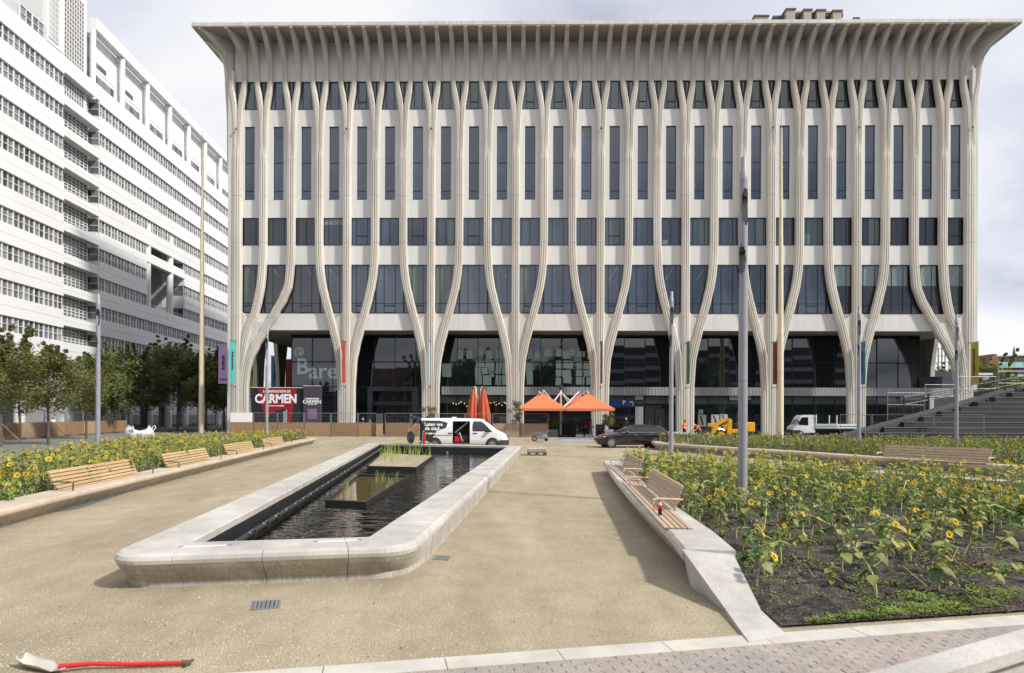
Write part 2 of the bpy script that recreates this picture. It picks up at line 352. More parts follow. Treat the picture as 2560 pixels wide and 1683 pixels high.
def sweep_stones(path, prof, closed, side, stone, parent, name, mats, z_of=None, gap=0.006, step=0.3, jitter=0.0, mfun=None):
    """lays a profile (outward offset, z) along a path as separate stones"""
    pts = resample(path, step, closed); nrm = normals(pts, closed, side)
    acc = [0.0]
    for a, b in zip(pts, pts[1:]): acc.append(acc[-1] + (b - a).length)
    total = acc[-1]; k = max(1, round(total / stone)); bounds = [total * i / k for i in range(k + 1)]
    def at(s):
        s = max(0, min(total, s)); j = max(i for i in range(len(acc)) if acc[i] <= s + 1e-9); j = min(j, len(pts) - 2)
        t = (s - acc[j]) / max(1e-9, acc[j + 1] - acc[j]); return pts[j].lerp(pts[j + 1], t), nrm[j].lerp(nrm[j + 1], t).normalized()
    res = []
    for i in range(k):
        s0, s1 = bounds[i] + gap / 2, bounds[i + 1] - gap / 2
        ss = [s0] + [a for a in acc if s0 + .02 < a < s1 - .02] + [s1]; rings = []; dz = random.uniform(-jitter, jitter)
        for s in ss:
            p, nn = at(s); zs = z_of(p) if z_of else 1.0
            rings.append([Vector((p.x + nn.x * o, p.y + nn.y * o, z * zs + (dz if z > .2 else 0))) for o, z in prof])
        mb = MB(); mb.smooth = False; mb.loft(rings); res.append(mb.build(name, mats, parent))
        if mfun: mfun(res[-1])
    return res
def sheet(name, poly, z, m):
    mb = MB(); mb.add([(p[0], p[1], z) for p in poly], [tuple(range(len(poly)))]); return mb.build(name, m)
# ================================================================ ground
def xy(p): return Vector((p[0], p[1]))
gd = MB(); gd.add([(-1500, -1500, -0.004), (1500, -1500, -0.004), (1500, 1500, -0.004), (-1500, 1500, -0.004)], [(0, 1, 2, 3)])
struct(gd.build('ground', 'paving'))
KA, KB = xy(G(650, 1681)), xy(G(2560, 1540)); KE = (KB - KA).normalized(); KN = Vector((-KE.y, KE.x))
def K(s, t): p = KA + KE * s + KN * t; return (p.x, p.y)      # along the near kerb, and away from the camera
struct(sheet('gravel_path', [K(-14, -.02), K(30, -.02), (48, 57.2), (-32, 57.2), (-17, 45), (-9.5, 14)], 0.002, 'gravel'))
# loose pebbles near the viewer
pv = []; pf = []
for i in range(5200):
    Y = 5.3 + 9 * random.random() ** 1.8; X = random.uniform(-.85, .34) * Y
    r = random.uniform(.004, .011); a = random.random() * 6.28; o = len(pv)
    pv += [(X + r * math.cos(a + k * 1.571) * random.uniform(.7, 1.2), Y + r * math.sin(a + k * 1.571), .002) for k in range(4)] + [(X, Y, .002 + r * .8)]
    pf += [(o, o + 1, o + 4), (o + 1, o + 2, o + 4), (o + 2, o + 3, o + 4), (o + 3, o, o + 4)]
pm = arrays_mesh('pebbles', np.array(pv), np.array(pf), np.array([i % 4 // 3 * 0 + (i // 4) % 2 for i in range(len(pf))]), ['kerb', 'brick'])
stuff(tag(ob('pebbles', pm), 'tiny loose pebbles scattered over the sandy gravel', 'pebbles'))
V = []; F = []
for i in range(260):
    Y = 5.3 + 22 * random.random() ** 1.5; X = random.uniform(-.8, .3) * Y; a = random.random() * 6.28; s = random.uniform(.006, .02); o = len(V); c, q = math.cos(a), math.sin(a)
    V += [(X - c * s, Y - q * s, .006), (X - q * s * .45, Y + c * s * .45, .012), (X + c * s, Y + q * s, .008), (X + q * s * .45, Y - c * s * .45, .012)]; F.append((o, o + 1, o + 2, o + 3))
stuff(tag(ob('leaf_litter', arrays_mesh('leaf_litter', np.array(V), np.array(F), np.zeros(len(F)), ['bark'])), 'small dark leaf bits scattered over the gravel', 'litter'))
# near kerb: flush pale stones
kerb = ob('kerb', None); struct(kerb)
def kerb_row(par, fa, n, ln, wd, z1, s0):
    for i in range(n):
        mb = MB(); z = z1 + random.uniform(-.003, .003); a, b = s0 + i * ln + .004, s0 + (i + 1) * ln - .004
        q = [fa(a, 0), fa(b, 0), fa(b, wd), fa(a, wd)]; mb.hexa([(*p, -.05) for p in q] + [(*p, z) for p in q]); mb.build('kerb_stone', 'kerb', par)
kerb_row(kerb, lambda s, t: K(s, t - .26), 18, 1.0, .26, .014, -4.5)
# brick pavement between the kerb and the viewer
pave = sheet('brick_pavement', [K(-12, -.26), K(25, -.26), K(25, -5), K(-12, -5)], 0.0085, 'sand'); struct(pave)
bmesh_var = []
for k in range(6):
    mb = MB(); mb.bbox((-.1, -.034, -.03), (.1, .034, .012 + .0008 * k), .006); bmesh_var.append(mb.mesh('brick', 'brick'))
ang = math.atan2(KE.y, KE.x); spots = []
for r in range(22):
    for c in range(-8, 46):
        p = K(c * .203 + (r % 2) * .1015, -.26 - .04 - r * .0705); spots.append((p, r))
cand = []
for p, r in spots:
    u = CX + FPX * p[0] / p[1]; v = V0 + FPX * CAMH / p[1]
    if -40 < u < 2620 and v < 1705 and p[1] > 4.5: cand.append((p[1], p))
cand.sort(); one = cand[:300]; rest = cand[300:]
for _, p in one: ob('brick', random.choice(bmesh_var), pave, (p[0], p[1], random.uniform(-.001, .003)), (random.uniform(-.02, .02), random.uniform(-.012, .012), ang + random.uniform(-.02, .02)))
mb = MB()
for _, p in rest:
    ca, sa = math.cos(ang), math.sin(ang); hx, hy = .1, .034; z = .012 + random.uniform(0, .006)
    q = [(p[0] + ca * a - sa * b, p[1] + sa * a + ca * b) for a, b in ((-hx, -hy), (hx, -hy), (hx, hy), (-hx, hy))]
    mb.hexa([(*t, -.03) for t in q] + [(*t, z) for t in q])
if rest: stuff(mb.build('brick_field', 'brick', pave))
# far kerb edging the square before the building
far_kerb = ob('kerb', None); struct(far_kerb)
kerb_row(far_kerb, lambda s, t: (s, 57.3 + t), 30, 2.6, .4, .10, -32)
# ================================================================ pond
def lower_tone(n, k, k2=None):
    """the lower faces of a profile take the second, darker material"""
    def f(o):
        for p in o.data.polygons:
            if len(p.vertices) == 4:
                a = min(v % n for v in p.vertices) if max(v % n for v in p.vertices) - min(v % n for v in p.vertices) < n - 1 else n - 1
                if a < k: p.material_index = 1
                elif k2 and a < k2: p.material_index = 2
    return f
PZ = .44
pond_px = [(248, 1391), (1029, 1366), (1304, 1115), (920, 1107)]
pond_poly = [xy(G(u, v, PZ)) for u, v in pond_px]
pond_path = fillet(pond_poly, [.42, .5, .5, .5], 8)
PND = thing('pond', 'long trapezoid granite pond with rounded rim in the gravel square', 'pond')
sgn = 1 if sum(a.x * b.y - b.x * a.y for a, b in zip(pond_poly, pond_poly[1:] + pond_poly[:1])) > 0 else -1
prof = [(-.20, 0), (-.20, .075), (-.185, .09), (-.12, .16), (-.05, .25), (-.008, .32), (0, .365), (-.018, .41), (-.06, .44), (-.71, .44), (-.73, .425), (-.73, .33), (-.66, .33), (-.66, 0)]
INW = .73
def inner_corner(i):
    p, q, r = pond_poly[i - 1], pond_poly[i], pond_poly[(i + 1) % 4]; d0, d1 = (q - p).normalized(), (r - q).normalized()
    n0, n1 = Vector((-d0.y, d0.x)) * sgn, Vector((-d1.y, d1.x)) * sgn; k = INW / (1 + n0.dot(n1)); return q + (n0 + n1) * k
inner_pts = [inner_corner(i) for i in range(4)]
po = []; pi_ = []
for i, r in enumerate([.42, .5, .5, .5]):
    arc = fillet(pond_poly, [r if j == i else 0 for j in range(4)], 8); arc = arc[i:i + 9]; po += arc; pi_ += [inner_pts[i]] * 9
po.append(po[0]); pi_.append(pi_[0]); O2 = [po[0]]; I2 = [pi_[0]]
for k in range(len(po) - 1):
    m_ = max(1, int((po[k + 1] - po[k]).length / .35))
    for j in range(1, m_ + 1): O2.append(po[k].lerp(po[k + 1], j / m_)); I2.append(pi_[k].lerp(pi_[k + 1], j / m_))
acc = [0.0]
for a_, b_ in zip(O2, O2[1:]): acc.append(acc[-1] + (b_ - a_).length)
def pond_at(s_):
    j = min(len(acc) - 2, max(i for i in range(len(acc)) if acc[i] <= s_ + 1e-9)); t = (s_ - acc[j]) / max(1e-9, acc[j + 1] - acc[j]); return O2[j].lerp(O2[j + 1], t), I2[j].lerp(I2[j + 1], t)
def undercut(s_):                         # the near face leans in, the long faces stand nearly upright
    c = [acc[min(range(len(O2)), key=lambda j: (O2[j] - q).length)] for q in pond_poly[:2]]; c0, c1 = c; 
    if c0 > c1: c0 -= acc[-1]
    d_ = max(c0 - s_, s_ - c1, 0); d_ = min(d_, abs(s_ - acc[-1] - c0)); return .95 - .8 * min(1, d_ / .9)
tot = acc[-1]; kst = round(tot / 1.02); tone_low = lower_tone(len(prof), 5); PHASE = 1.1
for i in range(kst):
    s0, s1 = tot * i / kst + .004, tot * (i + 1) / kst - .004; ss = [s0] + [q for q in acc if s0 + .02 < q < s1 - .02] + [s1]; dz = random.uniform(-.002, .002); rings = []
    for s_ in ss:
        o_, i_ = pond_at(s_); uc = undercut(s_); rings.append([Vector((*o_.lerp(i_, -po_ * (uc if z < .33 and po_ > -.3 else 1) / INW), z + (dz if z > .2 else 0))) for po_, z in prof])
    mb = MB(); mb.loft(rings); tone_low(mb.build('coping_stone', ['granite', 'granite_side'], PND))
mb = MB(); rings = [[Vector((*o_.lerp(i_, k_), z)) for k_, z in ((.955, .335), (.99, .335), (.99, -.02), (.955, -.02))] for o_, i_ in zip(O2, I2)]; mb.loft(rings, caps=False); mb.build('liner', 'liner', PND)
WZ = .03
struct(sheet('water', [(p.x, p.y) for p in inner_pts], WZ, 'water'))
# light strips let into the near rim
for (u0, v0, u1, v1) in ((453, 1368, 572, 1363.5), (790, 1355, 899, 1350.5)):
    a, b = G(u0, v0, PZ), G(u1, v1, PZ); d = (b - a); e_ = d.normalized(); n_ = Vector((-e_.y, e_.x, 0)); mb = MB()
    q = [a - n_ * .035, b - n_ * .035, b + n_ * .035, a + n_ * .035]; mb.hexa([(p.x, p.y, PZ - .01) for p in q] + [(p.x, p.y, PZ + .005) for p in q]); mb.build('rim_plate', 'white_paint', PND)
    for p in (a, b):
        mb = MB(); mb.box((p.x - .025, p.y - .025, PZ), (p.x + .025, p.y + .025, PZ + .008)); mb.build('plate_fixing', 'steel', PND)
# nozzle pipe along the left liner
il = [pond_poly[0] + (pond_poly[3] - pond_poly[0]) * t for t in (.05, .97)]
dirl = (il[1] - il[0]).normalized(); nl = Vector((dirl.y, -dirl.x)); nl = nl if nl.x > 0 else -nl
pa, pb = il[0] + nl * .86, il[1] + nl * .86
PIPE = thing('nozzle_pipe', 'black fountain pipe with pale nozzles along the pond liner', 'pipe')
mb = MB(); mb.smooth = True; mb.tube([(pa.x, pa.y, .13), (pb.x, pb.y, .13)], .05, 10); mb.build('pipe', 'plastic', PIPE)
nzm = MB(); nzm.lathe([(.03, -.02), (.03, .03), (.018, .05), (.018, .09)], n=8); nzme = nzm.mesh('nozzle', 'steel')
clm = MB(); clm.lathe([(.058, -.02), (.058, .02)], n=10, axis='y'); clme = clm.mesh('clamp', 'plastic')
Lp = (pb - pa).length; nn = int(Lp / .85)
for i in range(nn):
    p = pa.lerp(pb, (i + .5) / nn); q = nl * .04
    ob('nozzle', nzme, PIPE, (p.x + q.x, p.y + q.y, .165), (0, .7, 0)); ob('clamp', clme, PIPE, (p.x, p.y + .3, .13), (0, 0, math.atan2(dirl.y, dirl.x) - PI / 2))
# floating planters
def planter(px, z, label, fill, wall=.07):
    T = thing('pond_planter', label, 'planter', group='planters in the pond'); q = [xy(G(u, v, z)) for u, v in px]; c = sum(q, Vector((0, 0))) / 4
    inn = [p + (c - p).normalized() * wall * 1.6 for p in q]
    for i in range(4):
        j = (i + 1) % 4; mb = MB(); p4 = [q[i], q[j], inn[j], inn[i]]; mb.hexa([(p.x, p.y, -.01) for p in p4] + [(p.x, p.y, z) for p in p4]); mb.build('side_board', 'liner', T)
    mb = MB(); mb.add([(p.x, p.y, z - (.02 if fill == 'gravel' else .07)) for p in inn], [(0, 1, 2, 3)]); mb.build('fill', fill, T); return T, inn, z
def reeds(inn, z, n, hmin, hmax, label, bias=0.0):
    V = []; F = []
    for i in range(n):
        a, b = random.random(), min(1, random.random() + bias * random.random())
        p = (inn[0] * (1 - a) + inn[1] * a) * (1 - b) + (inn[3] * (1 - a) + inn[2] * a) * b
        cx = p.x; cyy = p.y
        for k in range(random.randint(2, 5)):
            h = random.uniform(hmin, hmax); t = random.random() * 6.28; ln = random.uniform(.02, .3) * h; wd = .0065; x0 = cx + random.uniform(-.06, .06); y0 = cyy + random.uniform(-.06, .06)
            o = len(V); c_, s_ = math.cos(t), math.sin(t)
            V += [(x0 - wd, y0, z), (x0 + wd, y0, z), (x0 + c_ * ln * .4 + wd * .8, y0 + s_ * ln * .4, z + h * .6), (x0 + c_ * ln * .4 - wd * .8, y0 + s_ * ln * .4, z + h * .6), (x0 + c_ * ln, y0 + s_ * ln, z + h), (x0 + c_ * ln + .002, y0 + s_ * ln, z + h)]
            F += [(o, o + 1, o + 2, o + 3), (o + 3, o + 2, o + 5, o + 4)]
    stuff(tag(ob('reeds', arrays_mesh('reeds', np.array(V), np.array(F), np.zeros(len(F)), ['reed'])), label, 'reeds'))
T1, in1, z1 = planter([(918, 1165), (1041, 1168), (1084, 1138), (958, 1132)], .16, 'black edged planter tray filled with pale gravel in the pond', 'gravel', .04)
T2, in2, z2 = planter([(813, 1250), (915, 1255), (1023, 1188), (897, 1185)], .14, 'black open planter frame holding murky water in the pond', 'murky', .10)
reeds(in1, z1 - .02, 52, .15, .7, 'bright green reeds growing from the gravel planter tray', .9)
reeds(in2, z2 - .07, 11, .08, .26, 'sparse thin reeds growing in the water filled planter', .3)
# hose over the far rim
h0, h1, h2, h3 = P(1030, 1110, 37), P(1072, 1113, 36.6), P(1086, 1132, 35), G(1091, 1148, .04)
mb = MB(); mb.smooth = True; mb.tube([(h0.x - 1.5, 37.6, .47), (h0.x, 37.4, .47), (h1.x, 36.8, .48), (h2.x - .1, 35.9, .35), (h3.x, 35.2, .02)], .03, 8)
tag(mb.build('hose', 'hose'), 'pale yellow hose hanging over the far pond rim into the water', 'hose')
# drain grates
def grate(px, nb, label):
    q = [G(u, v, .006) for u, v in px]; T = thing('drain_grate', label, 'drain'); mb = MB(); mb.hexa([(p.x, p.y, -.02) for p in q] + [(p.x, p.y, .004) for p in q]); mb.build('pit', 'rubber', T)
    def bl(a, b): return (q[0] * (1 - a) + q[1] * a) * (1 - b) + (q[3] * (1 - a) + q[2] * a) * b
    for a0, a1, b0, b1 in ((0, 1, 0, .07), (0, 1, .93, 1), (0, .05, .07, .93), (.95, 1, .07, .93)):
        p4 = [bl(a0, b0), bl(a1, b0), bl(a1, b1), bl(a0, b1)]; mb = MB(); mb.hexa([(p.x, p.y, .003) for p in p4] + [(p.x, p.y, .012) for p in p4]); mb.build('frame', 'galv', T)
    for i in range(nb):
        a = .05 + .9 * (i + .5) / nb; wd = .32 / nb; p4 = [bl(a - wd, .07), bl(a + wd, .07), bl(a + wd, .93), bl(a - wd, .93)]; mb = MB(); mb.hexa([(p.x, p.y, .003) for p in p4] + [(p.x, p.y, .010) for p in p4]); mb.build('bar', 'galv', T)
grate([(626, 1526), (697, 1520), (702, 1500), (632, 1504)], 6, 'steel drain grate with open slots in the gravel before the pond')
grate([(1081, 1399), (1120, 1401), (1126, 1391), (1089, 1389)], 6, 'small closed looking drain grate beside the pond wall')
# red shovel lying on the gravel
SH = thing('shovel', 'red handled shovel with pale plastic blade lying on gravel', 'shovel')
hp = [G(u, v, .035) for u, v in ((146, 1674), (230, 1664), (330, 1661), (455, 1657))]; hp[0].z = .06; hp[1].z = .05
mb = MB(); mb.smooth = True; mb.tube(hp, [.021, .018, .018, .018], 10); mb.build('handle', 'shovel_red', SH)
ge = hp[-1]; mb = MB(); mb.smooth = True; mb.tube([ge, ge + Vector((.07, .01, 0))], [.024, .02], 10); mb.tube([ge + Vector((.06, -.05, .01)), ge + Vector((.06, .06, .0))], .014, 8); mb.build('grip', 'bronze', SH)
bt, bn = G(52, 1655, .03), hp[0]; ax = (bt - bn); ax.z = 0; n_ = Vector((-ax.y, ax.x, 0)).normalized(); rows = []
for t, wd, z in ((-.12, .02, .055), (0.08, .035, .03), (.3, .062, .012), (.7, .066, .012), (.92, .058, .03), (1.0, .038, .05)):
    c = bn + ax * t; rows.append([Vector((c.x, c.y, 0)) + n_ * wd * k + Vector((0, 0, z + (.05 * abs(k) ** 2 if t > .1 else 0))) for k in (-1, -.5, 0, .5, 1)] + [Vector((c.x, c.y, 0)) + n_ * wd * k + Vector((0, 0, z - .008 + (.05 * abs(k) ** 2 if t > .1 else 0))) for k in (1, .5, 0, -.5, -1)])
mb = MB(); mb.smooth = True; mb.loft(rows); mb.build('blade', 'kerb', SH)
# ================================================================ bench walls
wprof = lambda zt, wd: [(-.26, 0), (-.26, zt * .1), (-.15, zt * .36), (-.05, zt * .60), (-.008, zt * .72), (0, zt * .82), (-.012, zt * .93), (-.05, zt), (-wd, zt), (-wd, 0)]
LZ = .38
left_px = [(-330, 1356), (188, 1231), (546, 1150), (746, 1105)]
left_path = [xy(G(u, v, LZ)) for u, v in left_px]; left_path.append(xy(G(788, 1097, LZ))); 
tipL = left_path[-1] + Vector((-.5, 2.0)); left_path += [tipL, tipL + Vector((-4, 1.2))]
left_path = fillet(left_path, [0, 25, 25, 12, .8, .8, 0], 7, closed=False)
WL = thing('bench_wall', 'long low granite seat wall edging the flower bed with four slatted benches', 'wall')
sweep_stones(left_path, wprof(LZ, .75), False, 1, 2.1, WL, 'wall_stone', ['granite_warm', 'granite_side'], gap=.012, step=.6, mfun=lower_tone(10, 3))
RZ = .45
right_px = [(1706, 1373.5), (1670.6, 1329), (1612, 1275), (1570.6, 1235), (1537, 1195), (1506, 1152)]
right_path = [xy(G(u, v, RZ)) for u, v in right_px]
far_px = [(1585, 1145), (1720, 1151), (1967, 1162), (2200, 1178), (2560, 1203)]
fp = [xy(G(u, v, RZ)) for u, v in far_px]; fp.append(fp[-1] + (fp[-1] - fp[-2]) * 1.5)
WR = thing('bench_wall', 'granite seat wall with timber slat seating sloping down to the kerb', 'wall')
rp_ = fillet(right_path + fp, [0, 2, 2, 3, 3, .7, .5, 3, 3, 3, 0, 0], 5, closed=False)
sweep_stones(rp_[:], wprof(RZ, .64), False, -1, 2.2, WR, 'wall_stone', ['granite', 'granite_side', 'granite_warm'], gap=.01, step=.6, mfun=lower_tone(10, 3, 6))
ro = [G(1706, 1373.5, RZ), G(1812, 1520.6, .06), G(1872, 1604, .022)]; ri = [G(1825, 1369, RZ), G(1903, 1526, .06), G(1968, 1588, .022)]
mb = MB()
for a in (0, 1):
    o0, o1, i0, i1 = ro[a], ro[a + 1], ri[a], ri[a + 1]
    mb.hexa([(o0.x + .1 * (1 - a), o0.y, -.02), (o1.x + .03 * (1 - a), o1.y, -.02), (i1.x, i1.y, -.02), (i0.x, i0.y, -.02), o0, o1, i1, i0])
mb.build('ramp_stone', 'granite', WR)
W3 = thing('bench_wall', 'granite wall of the farther flower bed carrying one long slatted bench', 'wall')
p3 = [xy(G(u, v, RZ)) for u, v in ((1637, 1107), (1844, 1120.6), (1960, 1127), (2207, 1144), (2535, 1165))]
p3 = [p3[0] + Vector((2.2, 5.5)), p3[0] + Vector((.4, 3.2))] + p3 + [p3[-1] + (p3[-1] - p3[-2]) * .12]
p3f = fillet(p3, [0, 1.2, .8, 3, 3, 3, 3, 0], 5, closed=False)
sweep_stones(p3f, wprof(RZ, .64), False, 1, 2.4, W3, 'wall_stone', ['granite_warm', 'granite_side'], gap=.01, step=.6, mfun=lower_tone(10, 3))
# ---- benches on the walls
def bench(label, A, B, z0, fwd, wood, arm, halves=1, nback=5, lean=.36, seat=5, seat_ext=(0, 0), grp=None, armw=.035, arms=(1, 1), back_h=.42):
    d = B - A; Lb = d.length; rz = math.atan2(d.y, d.x); T = thing('wall_bench', label, 'bench', (A.x, A.y, z0), rz, grp)
    f = 1 if (Vector((-d.y, d.x)).dot(fwd) > 0) else -1
    sl = math.hypot(1, lean); hh = back_h / nback
    for k in range(nback):
        for h in range(halves):
            x0, x1 = Lb * h / halves + .006, Lb * (h + 1) / halves - .006; t0, t1 = .03 + k * hh + .012, .03 + (k + 1) * hh - .012; mb = MB()
            def pt(x, t, off): return (x, -f * (lean * t) + f * off, t)
            mb.hexa([pt(x0, t0, 0), pt(x1, t0, 0), pt(x1, t0, .035), pt(x0, t0, .035), pt(x0, t1, 0), pt(x1, t1, 0), pt(x1, t1, .035), pt(x0, t1, .035)]); mb.build('back_slat', wood, T)
    for x in ([.12, Lb / 2, Lb - .12] if Lb > 3 else [.12, Lb - .12]):
        mb = MB(); mb.tube([(x, -f * .01, 0), (x, -f * (.02 + lean * back_h), back_h - .02)], .014, 6); mb.build('back_support', 'bronze', T)
    for k in range(seat):
        y0, y1 = sorted((f * (.05 + k * .085), f * (.05 + k * .085 + .072)))
        xs = [-seat_ext[0]] ; 
        while xs[-1] + 2.6 < Lb + seat_ext[1]: xs.append(xs[-1] + 2.2)
        xs.append(Lb + seat_ext[1])
        for x0, x1 in zip(xs, xs[1:]):
            mb = MB(); mb.bbox((x0 + .003, y0, .004), (x1 - .003, y1, .03), .006); mb.build('seat_slat', wood, T)
    for e_, x in enumerate((-.06, Lb + .06)):
        if not arms[e_]: continue
        if arm == 'wood':
            mb = MB(); mb.tube([(x, -f * .12, .21), (x, f * .30, .22), (x, f * .37, .20), (x, f * .385, .13)], [.022, .026, .028, .024], 8); mb.build('arm_rest', 'arm_wood', T)
            mb = MB(); mb.tube([(x, f * .37, .17), (x, f * .37, 0)], .008, 6); mb.build('arm_post', 'steel', T)
        else:
            mb = MB(); mb.tube([(x, -f * .1, .2), (x, f * .34, .2), (x, f * .4, .18), (x, f * .4, 0)], armw / 2, 6); mb.build('arm_rest', 'bronze', T)
    return T
ord_l = ['pale timber wall bench with a centre joint in its back, facing the pond', 'pale timber wall bench, second of four along the long seat wall',
         'pale timber wall bench, third of four along the long seat wall', 'pale timber wall bench beside the pointed end of the long seat wall']
for i, (a, b) in enumerate((((138, 1227), (343, 1185)), ((416, 1170), (524, 1149)), ((568, 1138), (636, 1125)), ((661, 1118), (711, 1110)))):
    bench(ord_l[i], xy(G(*a, LZ)), xy(G(*b, LZ)), LZ, Vector((1, .2)), 'wood_new', 'metal', 2 if i < 2 else 1, grp='benches along the long seat wall', seat=1, lean=.42)
bench('weathered timber wall bench with a cola bottle standing on its seat', xy(G(1687.4, 1279, RZ)), xy(G(1615.7, 1218.5, RZ)), RZ, Vector((-1, 0)), 'wood_old', 'wood', seat=5, seat_ext=(1.75, .9))
bench('weathered timber wall bench near the far corner of the sloping wall', xy(G(1593.9, 1192.5, RZ)), xy(G(1557, 1166, RZ)), RZ, Vector((-1, 0)), 'wood_old', 'wood', seat=5, seat_ext=(1.2, .4))
bench('long weathered timber bench on the farther bed wall among sunflowers', xy(G(2208, 1145, RZ)), xy(G(2477, 1159.5, RZ)), RZ, Vector((-.8, -.6)), 'wood_old', 'wood', 1, seat=4, back_h=.5)
# cola bottle
bp_ = G(1650, 1287, RZ + .032); T = thing('bottle', 'small cola bottle with red label and cap on timber bench', 'bottle', (bp_.x, bp_.y, RZ + .032))
mat('cola', (0.02, 0.006, 0.004), 0.08); mat('label_red', (0.65, 0.01, 0.015), 0.4); mat('clear_plastic', (0.55, 0.5, 0.5), 0.1)
mb = MB(); mb.smooth = True; mb.lathe([(.028, 0), (.033, .008), (.033, .03), (.029, .045), (.033, .06), (.033, .105)], n=14); mb.build('base', 'cola', T)
mb = MB(); mb.smooth = True; mb.lathe([(.0335, .105), (.0335, .155)], n=14); mb.build('label_band', 'label_red', T)
mb = MB(); mb.smooth = True; mb.lathe([(.033, .155), (.03, .18), (.018, .205), (.013, .215)], n=14); mb.build('neck', 'clear_plastic', T)
mb = MB(); mb.lathe([(.016, .212), (.016, .236)], n=12); mb.build('cap', 'label_red', T)
# out-of-focus parapet right beside the viewer
e0, e1 = G(2165, 1683, 1.39), G(2560, 1572, 1.39); s0, s1 = G(2380, 1683, 1.39), G(2560, 1622, 1.39)
d = (e1 - e0).normalized(); e0 -= d * .9; e1 += d * 1.6; n_ = Vector((d.y, -d.x, 0)); wd = abs((s1 - e0).dot(n_))
mb = MB(); q = [e0 + n_ * .02, e1 + n_ * .02, e1 + n_ * (wd - .03), e0 + n_ * (wd - .03)]; mb.hexa([(p.x, p.y, 0) for p in q] + [(p.x, p.y, 1.35) for p in q]); PW = thing('parapet', 'pale weathered stone parapet right beside the kerb and brick paving', 'parapet')
mb.build('wall', 'granite', PW)
mb = MB(); q = [e0, e1, e1 + n_ * wd, e0 + n_ * wd]; mb.hexa([(p.x, p.y, 1.352) for p in q] + [(p.x, p.y, 1.39) for p in q]); mb.build('cap_stone', 'granite', PW)
# ================================================================ lamp posts
def lamp(x, y, h, label, turn=0.0):
    T = thing('lamp_post', label, 'lamp post', (x, y, 0), turn, 'grey tubular lamp posts'); r0, r1 = .105, .092
    segs = [(0, .45), (.45, 2.9), (2.9, h - 3.0)]
    for a, b in segs:
        ra, rb = r0 + (r1 - r0) * a / h, r0 + (r1 - r0) * b / h; mb = MB(); mb.smooth = True; mb.lathe([(ra, a + .004), (rb, b - .004)], n=24); mb.build('shaft', 'lamp_grey', T)
    # head: cylinder with two oval openings
    def opened(zc, hh, dirn, z0, z1):
        n = 28; m = 18; mb = MB(); mb.smooth = True; vs = []; fs = []
        for j in range(m + 1):
            z = z0 + (z1 - z0) * j / m
            for k in range(n): t = 2 * PI * k / n; vs.append((r1 * math.cos(t), r1 * math.sin(t), z))
        for j in range(m):
            zc_ = z0 + (z1 - z0) * (j + .5) / m
            for k in range(n):
                t = 2 * PI * (k + .5) / n; da = (t - dirn + PI) % (2 * PI) - PI
                if ((zc_ - zc) / hh) ** 2 + (da / 1.15) ** 2 < 1: continue
                fs.append((j * n + k, j * n + (k + 1) % n, (j + 1) * n + (k + 1) % n, (j + 1) * n + k))
        mb.add(vs, fs); mb.build('lamp_head', 'lamp_grey', T)
        mb = MB(); mb.lathe([(r1 * .85, zc + hh * .55), (r1 * .9, z1 - .01)], n=12); mb.build('reflector', 'black_metal', T)
    opened(h - 2.35, .33, -PI / 2 - 1.0, h - 3.0, h - 1.7); opened(h - 1.15, .42, -PI / 2 + .1, h - 1.7, h - .55)
    mb = MB(); mb.smooth = True; mb.lathe([(r1, h - .545), (r1, h - .34), (r1 * .72, h - .31), (r1 * .72, h - .02), (r1 * .6, h)], n=24); mb.build('cap', 'lamp_grey', T)
for u, Y, h, lb in ((245, 31.0, 7.9, 'grey lamp post in the flower bed behind the jointed pale bench'), (667, 43.3, 8.0, 'grey lamp post before the red poster wall'),
                    (1678, 30.4, 8.0, 'grey lamp post standing over the dark estate car'), (1857, 14.6, 8.0, 'thick grey lamp post rising from the sunflowers beside the sloping wall'),
                    (2147, 34.3, 8.0, 'grey lamp post in front of the blue banner and flatbed truck'), (2391, 36.9, 8.0, 'grey lamp post in front of the dark stepped terrace')):
    lamp((u - CX) / FPX * Y, Y, h, lb, random.uniform(-.3, .3))
# ---- tall yellow masts
def mast(x, y, h, label):
    T = thing('mast', label, 'mast', (x, y, 0)); mb = MB(); mb.smooth = True; mb.lathe([(.30, 0), (.27, h * .3), (.19, h * .65), (.11, h * .9), (.08, h)], n=20); mb.build('pole', 'mast', T)
    mb = MB(); mb.tube([(0, 0, h), (0, 0, h + 1.6)], .025, 6); mb.build('tip', 'steel', T)
    pg = MB(); pg.tube([(0, 0, 0), (.22, 0, 0)], .03, 6); pgm = pg.mesh('peg', 'mast')
    for k in range(7): ob('peg', pgm, T, (0, 0, h * .62 + k * h * .05), (0, 0, k * 1.1))
mast((504 - CX) / FPX * 70, 70, 31.5, 'tall pale yellow mast rising from the street beside the white offices')
mast((1951 - CX) / FPX * 62, 62, 30.0, 'tall pale yellow mast standing before the ribbed facade')
